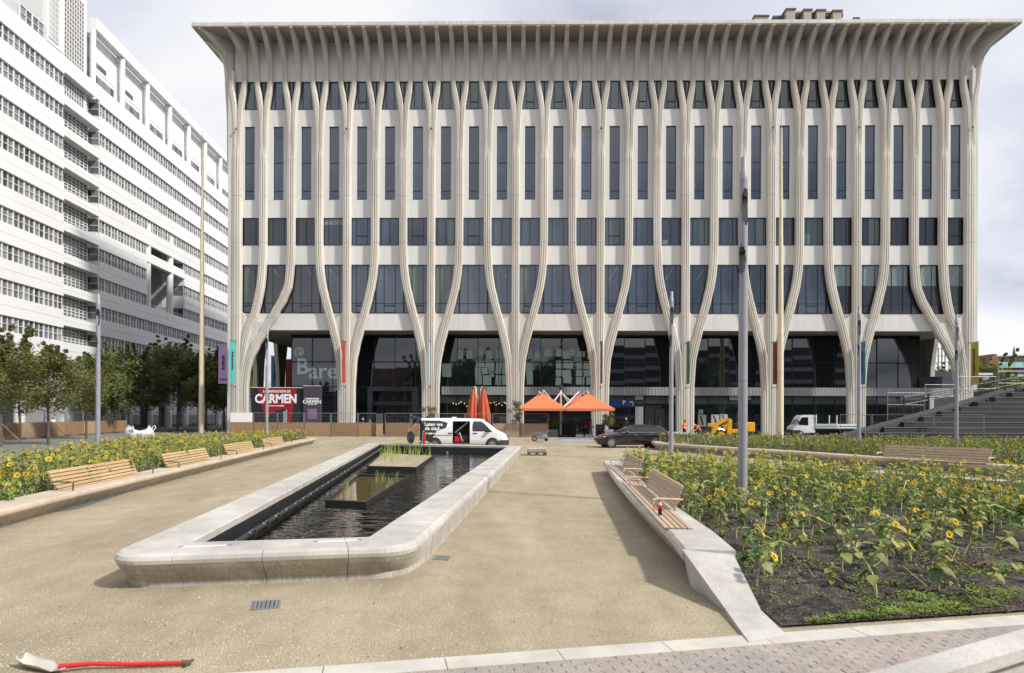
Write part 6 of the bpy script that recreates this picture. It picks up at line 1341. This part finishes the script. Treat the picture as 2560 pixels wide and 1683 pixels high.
# ================================================================ people
def person(loc, rz, pose, cols, label, hair='hair', height=1.0, extra=None):
    """body grown from a joint graph into one continuous skin; faces coloured by the nearest bone"""
    J = dict(pose); E = [('pel', 'chest', 'shirt'), ('chest', 'neck', 'shirt'), ('neck', 'head', 'skin'), ('head', 'crown', 'skin')]
    for s in 'lr':
        E += [('chest', 'sh' + s, 'shirt'), ('sh' + s, 'el' + s, 'sleeve'), ('el' + s, 'wr' + s, 'fore'), ('pel', 'hip' + s, 'trousers'), ('hip' + s, 'kn' + s, 'trousers'), ('kn' + s, 'an' + s, 'trousers'), ('an' + s, 'to' + s, 'shoe')]
        w_, e_ = Vector(J['wr' + s]), Vector(J['el' + s]); d = (w_ - e_).normalized(); side = d.cross(Vector((0, 1, .3))).normalized(); J['pm' + s] = w_ + d * .07; E.append(('wr' + s, 'pm' + s, 'skin'))
        for k, (off, ln) in enumerate(((-.03, .075), (-.01, .085), (.01, .08), (.028, .065))):
            J['f%d' % k + s] = w_ + d * (.08 + ln * .5) + side * off; J['g%d' % k + s] = w_ + d * (.08 + ln) + side * off * .8 + Vector((0, -.015, -.02)); E += [('pm' + s, 'f%d' % k + s, 'skin'), ('f%d' % k + s, 'g%d' % k + s, 'skin')]
        J['th' + s] = w_ + d * .06 - side * .06; E.append(('wr' + s, 'th' + s, 'skin'))
    R = dict(pel=.15, chest=.155, neck=.058, head=.094, crown=.055); RB_ = dict(sh=.062, el=.047, wr=.032, hip=.10, kn=.065, an=.045, to=.035, pm=.033, th=.012, f0=.011, f1=.011, f2=.011, f3=.010, g0=.009, g1=.009, g2=.009, g3=.008)
    names_ = list(J); me = bpy.data.meshes.new('body_source'); me.from_pydata([tuple(J[k]) for k in names_], [(names_.index(a), names_.index(b)) for a, b, _ in E], [])
    o = bpy.data.objects.new('body_source', me); COL.objects.link(o); md = o.modifiers.new('skin', 'SKIN'); md.use_smooth_shade = True; md2 = o.modifiers.new('sub', 'SUBSURF'); md2.levels = 1; md2.render_levels = 1
    for i, k in enumerate(names_): r = R.get(k) or RB_[k[:-1]]; me.skin_vertices[0].data[i].radius = (r, r * (.72 if k in ('pel', 'chest') else 1)); me.skin_vertices[0].data[i].use_root = (k == 'pel')
    bpy.context.view_layer.update(); dg = bpy.context.evaluated_depsgraph_get(); bm_ = bpy.data.meshes.new_from_object(o.evaluated_get(dg)); bpy.data.objects.remove(o); bm_.name = 'body'
    keys = list(dict.fromkeys(cols.values())); bm_.materials.clear()
    for k in keys: bm_.materials.append(M[k])
    segs = [(Vector(J[a]), Vector(J[b]), c) for a, b, c in E]; 
    for p in bm_.polygons:
        c = p.center; best = None
        for a, b, kind in segs:
            ab = b - a; t = max(0, min(1, (c - a).dot(ab) / max(ab.length_squared, 1e-6))); dd = (c - (a + ab * t)).length - (.06 if kind in ('shirt', 'trousers') else 0)
            if best is None or dd < best[0]: best = (dd, kind)
        p.material_index = keys.index(cols[best[1]]); p.use_smooth = True
    T = thing('person', label, 'person', loc, rz, None); T.scale = (height,) * 3; ob('body', bm_, T)
    hd, cr = Vector(J['head']), Vector(J['crown']); upv = (cr - hd).normalized(); fw = Vector((0, -1, 0)); fw = (fw - upv * fw.dot(upv)).normalized(); sd = upv.cross(fw)
    V = []; n = 14; rings = []
    for k in range(6):
        ph = PI / 2 * k / 5; rings.append([hd + upv * (.03 + .115 * math.sin(ph)) + (fw * (math.cos(t) * .1 - .018) + sd * math.sin(t) * .1) * math.cos(ph) * 1.03 - upv * (.06 * (math.cos(t) < 0) * math.cos(ph)) for t in [2 * PI * j / n for j in range(n)]])
    mb = MB(); mb.smooth = True; mb.loft(rings); mb.build('hair', hair, T)
    mb = MB(); mb.smooth = True; mb.tube([hd + fw * .085 + upv * .015, hd + fw * .118 - upv * .015], [.012, .018], 6); mb.build('nose', 'skin', T)
    for s in (-1, 1): mb = MB(); mb.lathe([(.001, -.008), (.011, 0), (.001, .008)], hd + fw * .09 + sd * s * .034 + upv * .025, n=6); mb.build('eye', 'hair', T); mb = MB(); mb.smooth = True; mb.lathe([(.005, -.03), (.02, 0), (.005, .03)], hd + sd * s * .1, n=6); mb.build('ear', 'skin', T)
    mb = MB(); mb.tube([hd + fw * .092 - upv * .045 + sd * .025, hd + fw * .097 - upv * .047, hd + fw * .092 - upv * .045 - sd * .025], .006, 5); mb.build('mouth', 'red', T)
    return T
def stand(step=.0, arm=0.0, look=0.0):
    J = dict(pel=(0, 0, .96), chest=(0, 0, 1.30), neck=(0, -.01, 1.49), head=(look * .03, -.025, 1.62), crown=(look * .03, -.02, 1.70))
    for s, sg in (('l', 1), ('r', -1)):
        J.update({'sh' + s: (.19 * sg, 0, 1.42), 'el' + s: (.25 * sg, .03 - arm * .05, 1.14), 'wr' + s: (.23 * sg - arm * .1 * sg, -.06 - arm * .2, .90 + arm * .12), 'hip' + s: (.10 * sg, 0, .90), 'kn' + s: (.11 * sg, -.02 - step * sg * .14, .50), 'an' + s: (.11 * sg, .03 - step * sg * .26, .09), 'to' + s: (.12 * sg, -.12 - step * sg * .26, .03)})
    return J
def bend(reach=0.0, depth=1.0):
    J = dict(pel=(0, .12, .92), chest=(0, -.16 * depth, 1.22), neck=(0, -.34 * depth, 1.34), head=(0, -.45 * depth, 1.34), crown=(0, -.52 * depth, 1.37))
    for s, sg in (('l', 1), ('r', -1)):
        J.update({'sh' + s: (.19 * sg, -.22 * depth, 1.31), 'el' + s: (.23 * sg, -.36 * depth, 1.02), 'wr' + s: (.16 * sg, -.52 * depth - reach, .78), 'hip' + s: (.10 * sg, .1, .88), 'kn' + s: (.12 * sg, -.02 - .06 * sg, .49), 'an' + s: (.12 * sg, .06 - .08 * sg, .09), 'to' + s: (.13 * sg, -.1 - .08 * sg, .03)})
    return J
def outfit(shirt, trousers, fore='skin', shoe='rubber'): return dict(skin='skin', shirt=shirt, sleeve=shirt, fore=fore, trousers=trousers, shoe=shoe)
rimp = P(1046, 1107, 38.1)
person((rimp.x + .42, 36.4, .44), math.radians(-60), bend(.05, 1.0), outfit('navy_shirt', 'work_trousers'), 'man in navy shirt and black work trousers bending on the pond rim', height=1.12)
hb = thing('hose_reel', 'dark round coil of hose held by the bending man', 'hose coil', (rimp.x - .12, 36.0, .46), .3)
for k in range(6): mb = MB(); r = .03 + .075 * (k % 3); mb.tube([(r * math.cos(t), .05 * (k // 3) - .03 + .02 * math.sin(3 * t), .36 + (r + .12) * math.sin(t) * 1.05) for t in [2 * PI * j / 18 for j in range(19)]], .042, 6, False); mb.build('coil', 'plastic', hb)
T = thing('fire_hose_nozzle', 'red and white pump tool standing by the bending man', 'tool', (rimp.x + .62, 36.0, .44)); mb = MB(); mb.tube([(0, 0, 0), (.03, 0, .7)], .07, 8); mb.build('body', 'red', T); mb = MB(); mb.tube([(-.1, 0, 0), (-.02, 0, .75)], .03, 6); mb.build('handle', 'sign_white', T)
def at(u, Y): return ((u - CX) / FPX * Y, Y, 0)
w1 = person(at(1711, 53.8), .5, stand(.1, .8), outfit('hi_vis', 'work_trousers', 'brown_shirt'), 'workman in open orange vest standing behind the long pipes')
w2 = person(at(1748, 52.2), math.radians(-75), bend(.1, 1.05), outfit('hi_vis', 'jeans'), 'workman in orange vest and jeans bending over the pipes', 'hair_grey')
for T, bent in ((w1, 0), (w2, 1)): mb = MB(); mb.box((-.2, -.18, 1.08), (.2, -.165, 1.12)) if not bent else mb.box((-.2, .0, 1.24), (.2, .05, 1.26)); mb.build('reflective_strip', 'sign_white', T)
person(at(1477, 60.2), 1.2, stand(.5, .9), outfit('pink_shirt', 'jeans'), 'person in bright pink top and jeans walking under the parasol')
person(at(1461, 61.5), -.8, stand(.3, .4), outfit('brown_shirt', 'work_trousers'), 'person in dull brown top standing behind the pink one')
person(at(1565, 63.5), .2, stand(.2, .2), outfit('work_trousers', 'work_trousers', 'work_trousers'), 'grey haired person in dark coat before the parking entrance', 'hair_grey', 1.06)
person(at(907, 60.8), .4, stand(.3, .3), outfit('work_trousers', 'work_trousers', 'work_trousers'), 'pale haired person in dark clothes behind the hoarding', 'hair_grey')
person(at(924.5, 60.8), -.5, stand(.3, .4), outfit('green_shirt', 'jeans', 'green_shirt'), 'person in green jacket passing behind the hoarding')
person(at(133, 62), .8, stand(.2, .3), outfit('sign_white', 'jeans'), 'person in white shirt behind the street hoarding')
# ================================================================ flower beds
def inpoly(x, y, poly):
    c = False; n = len(poly)
    for i in range(n):
        x0, y0 = poly[i][0], poly[i][1]; x1, y1 = poly[i - 1][0], poly[i - 1][1]
        if (y0 > y) != (y1 > y) and x < (x1 - x0) * (y - y0) / (y1 - y0) + x0: c = not c
    return c
off = lambda pts, dx, dy: [(p.x + dx, p.y + dy) for p in pts]
near_poly = [tuple(G(1955, 1572)[:2]), tuple(G(1905, 1530)[:2]), tuple(G(1827, 1371, .45)[:2])] + off(right_path[1:], .72, 0) + off(fp[0:], .1, -.75) + [(17, 9)] + [K(12, .02)]
left_poly = off(left_path, -.6, 0) + [(-18.5, 44.5), (-22.5, 38), (-17.8, 25.5), (-16.8, 20.5), (-12.5, 9)]
third_poly = off(p3f[2:], .45, .45) + [(24, 22), (40, 30), (34, 38.8), (14, 46)]
def bed(poly, z0, label):
    xs_ = [p[0] for p in poly]; ys_ = [p[1] for p in poly]; bm = bmesh.new(); vs = [bm.verts.new((p[0], p[1], z0)) for p in poly]; f = bm.faces.new(vs); bmesh.ops.triangulate(bm, faces=[f])
    ed = [e for e in bm.edges]; 
    for it in range(8):
        long_ = [e for e in bm.edges if e.calc_length() > max(.11, .02 * min(v.co.y for v in e.verts))]
        if not long_ or len(bm.verts) > 30000: break
        bmesh.ops.subdivide_edges(bm, edges=long_, cuts=1); bmesh.ops.triangulate(bm, faces=[f for f in bm.faces if len(f.verts) > 3])
    for v in bm.verts:
        if not v.is_boundary: v.co.z = z0 + random.uniform(-.02, .045) + .03 * math.sin(v.co.x * 2.3) * math.sin(v.co.y * 1.9)
    me = bpy.data.meshes.new('flower_bed'); bm.to_mesh(me); bm.free(); me.materials.append(M['soil']); return struct(ob('flower_bed', me))
bed(near_poly, .03, ''); bed(left_poly, .05, ''); bed(third_poly, .12, '')
# ---- plant templates
def leaf_arr(n=4):
    """heart shaped leaf pointing along +x, folded along its midrib and drooping"""
    st = [(0, .0, 0), (.12, .30, .01), (.38, .42, .0), (.7, .27, -.08), (1.0, 0, -.22)]; V = []; F = []
    for x, w_, z in st: V += [(x, -w_, z + .07 * (w_ > 0)), (x, 0, z), (x, w_, z + .07 * (w_ > 0))]
    for i in range(len(st) - 1):
        a = i * 3; F += [(a, a + 3, a + 4, a + 1), (a + 1, a + 4, a + 5, a + 2)]
    return np.array(V), np.array(F)
LV, LF = leaf_arr(); leaf_me = arrays_mesh('leaf', LV, LF, np.zeros(len(LF)), ['leaf_flower'], True); leaf_dk = arrays_mesh('leaf', LV, LF, np.zeros(len(LF)), ['leaf_dark'], True)
def flower_mesh(np_=15, seed=0):
    rr = random.Random(seed); mb = MB()
    for lay in (0, 1):
        for k in range(np_):
            t = 2 * PI * (k + .5 * lay) / np_ + rr.uniform(-.1, .1); ln = rr.uniform(.8, 1.05); wd = .15; z = .02 + .10 * lay + rr.uniform(-.06, .06); c, s = math.cos(t), math.sin(t)
            pts = [(.36, 0), (.66, wd), (ln, 0), (.66, -wd)]; mb.add([(c * x - s * y, s * x + c * y, z * (1 if i else .3) + (.10 * (x - .4))) for i, (x, y) in enumerate(pts)], [(0, 1, 2, 3)])
    return mb.mesh('petals', 'petal')
def disc_mesh(): mb = MB(); mb.smooth = True; mb.lathe([(.34, -.05), (.36, .03), (.26, .09), (.08, .08)], n=12); return mb.mesh('disc', 'disc')
FM = [flower_mesh(15, s) for s in range(3)]; DM = disc_mesh()
cal = MB(); cal.lathe([(.1, -.14), (.40, -.06), (.44, -.02)], n=9); CALM = cal.mesh('calyx', 'leaf_flower')
def stem_path(h, bend_, seed):
    rr = random.Random(seed); a = rr.random() * 6.28; pts = []
    for k in range(7):
        t = k / 6; b = bend_ * t ** 2.2; pts.append(Vector((math.cos(a) * b * h + .015 * math.sin(t * 5 + seed), math.sin(a) * b * h, h * (t - .18 * bend_ * t * t))))
    if bend_ > .5: d = pts[-1] - pts[-2]; pts.append(pts[-1] + Vector((d.x * .8, d.y * .8, -.05 * h)))
    return pts
def sunflower(seed, h, nleaf, flower, bend_, leafs=True, lsize=.15, cl=.45):
    """template thing: stem, leaf, flower_head > petals, disc"""
    rr = random.Random(seed); T = ob('sunflower', None); pts = stem_path(h, bend_, seed); mb = MB(); mb.smooth = True; mb.tube(pts, [.012 * (1.1 - .5 * k / len(pts)) for k in range(len(pts))], 6); mb.build('stem', 'stem', T)
    parts_ = []
    for k in range(nleaf):
        t = cl + (1 - cl) * (k + rr.random() * .6) / nleaf; i = min(len(pts) - 2, int(t * 6)); q = pts[i].lerp(pts[i + 1], t * 6 - i) if t * 6 - i <= 1 else pts[i + 1]; s = lsize * rr.uniform(.6, 1.25) * (1.1 - .35 * t); az = k * 2.4 + rr.uniform(-.5, .5); el = rr.uniform(-.75, .35)
        if leafs: o = ob('leaf', leaf_me if rr.random() < .7 else leaf_dk, T, q, (rr.uniform(-.4, .4), -el, az)); o.scale = (s, s, s)
        else: parts_.append((q, s, az, el))
    if not leafs:
        V = []; F = []
        for q, s, az, el in parts_:
            mt = Matrix.Translation(q) @ Matrix.Rotation(az, 4, 'Z') @ Matrix.Rotation(-el, 4, 'Y') @ Matrix.Scale(s, 4); R3 = np.array(mt)[:3, :3]; V.append(LV @ R3.T + np.array(q)); F.append(LF + sum(len(x) for x in V[:-1]))
        ob('foliage', arrays_mesh('foliage', np.vstack(V), np.vstack(F), RNG.integers(0, 2, sum(len(x) for x in F)), ['leaf_flower', 'leaf_dark'], True), T)
    if flower:
        fh = ob('flower_head', CALM, T, pts[-1]); az = rr.uniform(-2.3, .3); el = rr.uniform(-.3, .9); n_ = Vector((math.cos(az) * math.cos(el), math.sin(az) * math.cos(el), math.sin(el))); fh.rotation_euler = n_.to_track_quat('Z', 'Y').to_euler(); s = rr.uniform(.046, .066); fh.scale = (s, s, s)
        ob('petals', rr.choice(FM), fh); ob('disc', DM, fh)
        T['_az'] = az
    else:
        mb = MB(); mb.smooth = True; mb.lathe([(.004, -.03), (.022, 0), (.024, .02), (.004, .045)], pts[-1], n=7); mb.build('bud', 'stem', T)
    return T
def scatter(poly, dens, seed):
    rr = random.Random(seed); xs_ = [p[0] for p in poly]; ys_ = [p[1] for p in poly]; out_ = []
    x0, x1, y0, y1 = min(xs_), max(xs_), min(ys_), max(ys_); n = int((x1 - x0) * (y1 - y0) * 10)
    for k in range(n):
        x, y = rr.uniform(x0, x1), rr.uniform(y0, y1)
        if rr.random() * 10 > dens(x, y) or not inpoly(x, y, poly): continue
        if y < 5 or abs(x / y) > .86: continue
        out_.append((x, y))
    return out_
nearp = scatter(near_poly, lambda x, y: min(10, 2.3 + .85 * max(0, y - 8.2)) * (0 if y < 7.2 else 1), 1)
leftp = scatter(left_poly, lambda x, y: 9.0, 2)
thirdp = scatter(third_poly, lambda x, y: 6.5, 3)
ALL = sorted([(y, x, 'n') for x, y in nearp] + [(y, x, 'l') for x, y in leftp] + [(y, x, 't') for x, y in thirdp])
# ---- individuals: the 300 that show largest
NL = 70
temp = {}
specs_near = [(1, .52, 9, True, .15), (2, .60, 10, True, .3), (3, .46, 9, False, .2), (4, .66, 8, True, .75), (5, .55, 11, False, .1), (6, .42, 8, True, .55), (7, .62, 10, False, .9), (8, .50, 11, True, .25), (9, .38, 8, False, .3), (10, .58, 9, True, .1)]
for sp in specs_near: temp['a%d' % sp[0]] = sunflower(sp[0] + 20, sp[1], sp[2], sp[3], sp[4], True, .175, .45); temp['b%d' % sp[0]] = sunflower(sp[0] + 50, sp[1] * 1.2, sp[2] + 2, sp[3], sp[4] * .7, False, .15, .38)
for k in range(8): temp['c%d' % k] = sunflower(80 + k, .68 + .04 * k, 13, k % 2 == 0, .15 + .04 * k, False, .14, .3)
lab = {'n': ('sunflower plant in the bare soil bed beside the sloping bench wall', 'sunflowers in the near soil bed'), 'l': ('sunflower plant in the dense bed behind the long seat wall', 'sunflowers behind the long seat wall'), 't': ('sunflower plant in the farther bed behind the walled bench', 'sunflowers in the farther bed')}
lab2 = {('n', True): 'sunflower with open yellow head in the bare soil bed beside the sloping wall', ('n', False): 'budding sunflower without open head in the bare soil bed beside the sloping wall',
        ('l', True): 'sunflower with open yellow head in the dense bed behind the long seat wall', ('l', False): 'green budding sunflower in the dense bed behind the long seat wall', ('t', True): 'sunflower with open head in the farther bed behind the walled bench', ('t', False): 'budding sunflower in the farther bed behind the walled bench'}
rr = random.Random(99); keysA = [k for k in temp if k[0] == 'a']; keysB = [k for k in temp if k[0] == 'b']; keysC = [k for k in temp if k[0] == 'c']
for i, (y, x, b) in enumerate(ALL[:300]):
    key = rr.choice(keysA if i < NL else keysB) if b == 'n' else rr.choice(keysC); src = temp[key]; s = rr.uniform(.75, 1.2); o = clone(src, (x, y, .03 if b == 'n' else .05), rr.uniform(-.9, .9) if any(c.name.startswith('flower') for c in src.children) else rr.random() * 6.28)
    o.scale = (s, s, s); fl = any(c.name.startswith('flower') for c in src.children); tag(o, lab2[b, fl], 'sunflower', lab[b][1])
def drop(o):
    for c in list(o.children): drop(c)
    bpy.data.objects.remove(o)
for o in temp.values(): drop(o)
# ---- the rest of the beds as joined meshes
def low_plant(seed, h, flower):
    r = np.random.default_rng(seed); V = []; F = []; MI = []
    def quad(a, b, c, d, m): o = len(V); V.extend([a, b, c, d]); F.append((o, o + 1, o + 2, o + 3)); MI.append(m)
    bx_, by_ = r.normal(0, .05, 2); t0 = np.array((bx_, by_, h))
    for dx, dy in ((.009, 0), (0, .009)): quad((-dx, -dy, 0), (dx, dy, 0), (t0[0] + dx, t0[1] + dy, h), (t0[0] - dx, t0[1] - dy, h), 0)
    for k in range(12):
        z = h * r.uniform(.30, .98); a = r.random() * 6.28; s = .13 * r.uniform(.6, 1.2); c, q = math.cos(a), math.sin(a); el = r.uniform(-.5, .5); p = np.array((bx_ * z / h, by_ * z / h, z)); d = np.array((c * math.cos(el), q * math.cos(el), math.sin(el))); n_ = np.array((-q, c, r.uniform(-.4, .4))) * s * .4
        m = 1 if r.random() < .78 else 2; tip = p + d * s + np.array((0, 0, -.2 * s)); quad(p, p + d * s * .4 + n_, tip, p + d * s * .4, m); quad(p, p + d * s * .4, tip, p + d * s * .4 - n_, m)
    if flower:
        az = r.uniform(-2.4, .4); el = r.uniform(-.3, 1.0); n_ = np.array((math.cos(az) * math.cos(el), math.sin(az) * math.cos(el), math.sin(el))); u_ = np.cross(n_, (0, 0, 1)); u_ /= np.linalg.norm(u_); v_ = np.cross(n_, u_); R = r.uniform(.037, .055); c0 = t0 + n_ * .02
        for k in range(10):
            t = 2 * PI * k / 10; e1 = math.cos(t) * u_ + math.sin(t) * v_; e2 = -math.sin(t) * u_ + math.cos(t) * v_; quad(c0 + e1 * R * .3, c0 + e1 * R * .7 + e2 * R * .24, c0 + e1 * R * r.uniform(.85, 1.1) + n_ * .01, c0 + e1 * R * .7 - e2 * R * .24, 3)
        for k in range(3): t = 2 * PI * k / 6; e1 = (math.cos(t) * u_ + math.sin(t) * v_) * R * .34; e2 = (-math.sin(t) * u_ + math.cos(t) * v_) * R * .34; quad(c0 + n_ * .012 + e1, c0 + n_ * .012 + e2, c0 + n_ * .012 - e1, c0 + n_ * .012 - e2, 4)
    return np.array([np.asarray(p, float) for p in V]), np.array(F), np.array(MI)
def field(pts, z, h0, h1, pf, label):
    tm = [(low_plant(s, 1.0 * .8, s < 10 * pf)) for s in range(10)] if False else [low_plant(s, .8, s < 10 * pf) for s in range(10)]
    r = np.random.default_rng(len(pts)); VV = []; FF = []; MM = []; o = 0
    for x, y in pts:
        V, F, MI = tm[r.integers(0, 10)]; s = r.uniform(h0, h1) / .8; a = r.uniform(-.8, .8); c, q = math.cos(a), math.sin(a); W = V * (1, 1, s); W = np.stack((W[:, 0] * c - W[:, 1] * q + x, W[:, 0] * q + W[:, 1] * c + y, W[:, 2] + z), 1); VV.append(W); FF.append(F + o); MM.append(MI); o += len(V)
    stuff(tag(ob('sunflower_field', arrays_mesh('sunflower_field', np.vstack(VV), np.vstack(FF), np.concatenate(MM), ['stem', 'leaf_flower', 'leaf_dark', 'petal', 'disc'])), label, 'sunflowers'))
rest_ = ALL[300:]
field([(x, y) for y, x, b in rest_ if b == 'n'], .03, .6, .95, .45, 'mass of sunflowers filling the far part of the soil bed beside the sloping wall')
field([(x, y) for y, x, b in rest_ if b == 'l'], .05, .62, .95, .36, 'dense mass of yellow sunflowers behind the long seat wall')
field([(x, y) for y, x, b in rest_ if b == 't'], .12, .55, .9, .35, 'mass of sunflowers in the farther bed before the stepped terrace')
# ---- low weeds over the soil, dry stalks
V = []; F = []
def weed(x, y, n, r, s, z=.03):
    for k in range(n):
        a = random.random() * 6.28; d = r * random.random() ** .6; cx_, cy_ = x + math.cos(a) * d, y + math.sin(a) * d
        if not inpoly(cx_, cy_, near_poly): continue
        t = random.random() * 6.28; l_ = s * random.uniform(.6, 1.4); zz = z + random.uniform(0, .07) * (1 - d / r * .5); o = len(V); c, q = math.cos(t), math.sin(t); up = random.uniform(-.2, .7) * l_
        V.extend([(cx_, cy_, zz), (cx_ + c * l_ * .5 - q * l_ * .3, cy_ + q * l_ * .5 + c * l_ * .3, zz + up * .5), (cx_ + c * l_, cy_ + q * l_, zz + up), (cx_ + c * l_ * .5 + q * l_ * .3, cy_ + q * l_ * .5 - c * l_ * .3, zz + up * .5)]); F.append((o, o + 1, o + 2, o + 3))
for u, v, r, n in ((2100, 1556, .16, 900), (2160, 1548, .2, 1300), (2230, 1540, .22, 1500), (2300, 1530, .24, 1500), (2370, 1522, .2, 1000), (2440, 1512, .22, 900), (2490, 1490, .28, 1500), (2550, 1490, .3, 1700), (2300, 1500, .25, 700), (2200, 1520, .2, 500), (2050, 1562, .12, 400), (2560, 1430, .3, 700), (2400, 1430, .25, 500), (2200, 1460, .25, 350), (1985, 1470, .2, 300), (2040, 1500, .2, 250)):
    p = G(u, v, .03); weed(p.x, p.y, int(n * .6), r * 1.1, .03)
for k in range(1500):
    y = random.uniform(7, 20); x = random.uniform(.2, .8) * y
    weed(x, y, random.randint(4, 16), random.uniform(.05, .2), .04)
stuff(tag(ob('ground_cover', arrays_mesh('ground_cover', np.array(V), np.array(F), np.zeros(len(F)), ['weed'])), 'low bright green weeds creeping over the dark soil', 'weeds'))
mb = MB()
for k in range(90):
    y = random.uniform(7.6, 18); x = random.uniform(.28, .8) * y
    if not inpoly(x, y, near_poly): continue
    a = random.random() * 6.28; l_ = random.uniform(.2, .55); mb.tube([(x, y, .05), (x + math.cos(a) * l_ * .5, y + math.sin(a) * l_ * .5, .05 + random.uniform(.02, .22)), (x + math.cos(a) * l_, y + math.sin(a) * l_, random.uniform(.06, .25))], .006, 4, False)
stuff(tag(mb.build('fallen_stalks', 'dry'), 'fallen dry stalks lying across the soil bed', 'stalks'))
# clods on the soil
pv = []; pf = []
for i in range(9000):
    y = 6.6 + 9 * random.random() ** 1.5; x = random.uniform(.3, .82) * y
    if not inpoly(x, y, near_poly): continue
    r = random.uniform(.008, .036); o = len(pv); a = random.random() * 6
    pv += [(x + r * math.cos(a + k * 2.09) * random.uniform(.7, 1.3), y + r * math.sin(a + k * 2.09), .025) for k in range(3)] + [(x, y, .03 + r * random.uniform(.7, 1.3))]; pf += [(o, o + 1, o + 3), (o + 1, o + 2, o + 3), (o + 2, o, o + 3)]
stuff(tag(ob('soil_clods', arrays_mesh('soil_clods', np.array(pv), np.array(pf), np.zeros(len(pf)), ['soil'])), 'crumbly dark clods strewn over the soil bed', 'clods'))
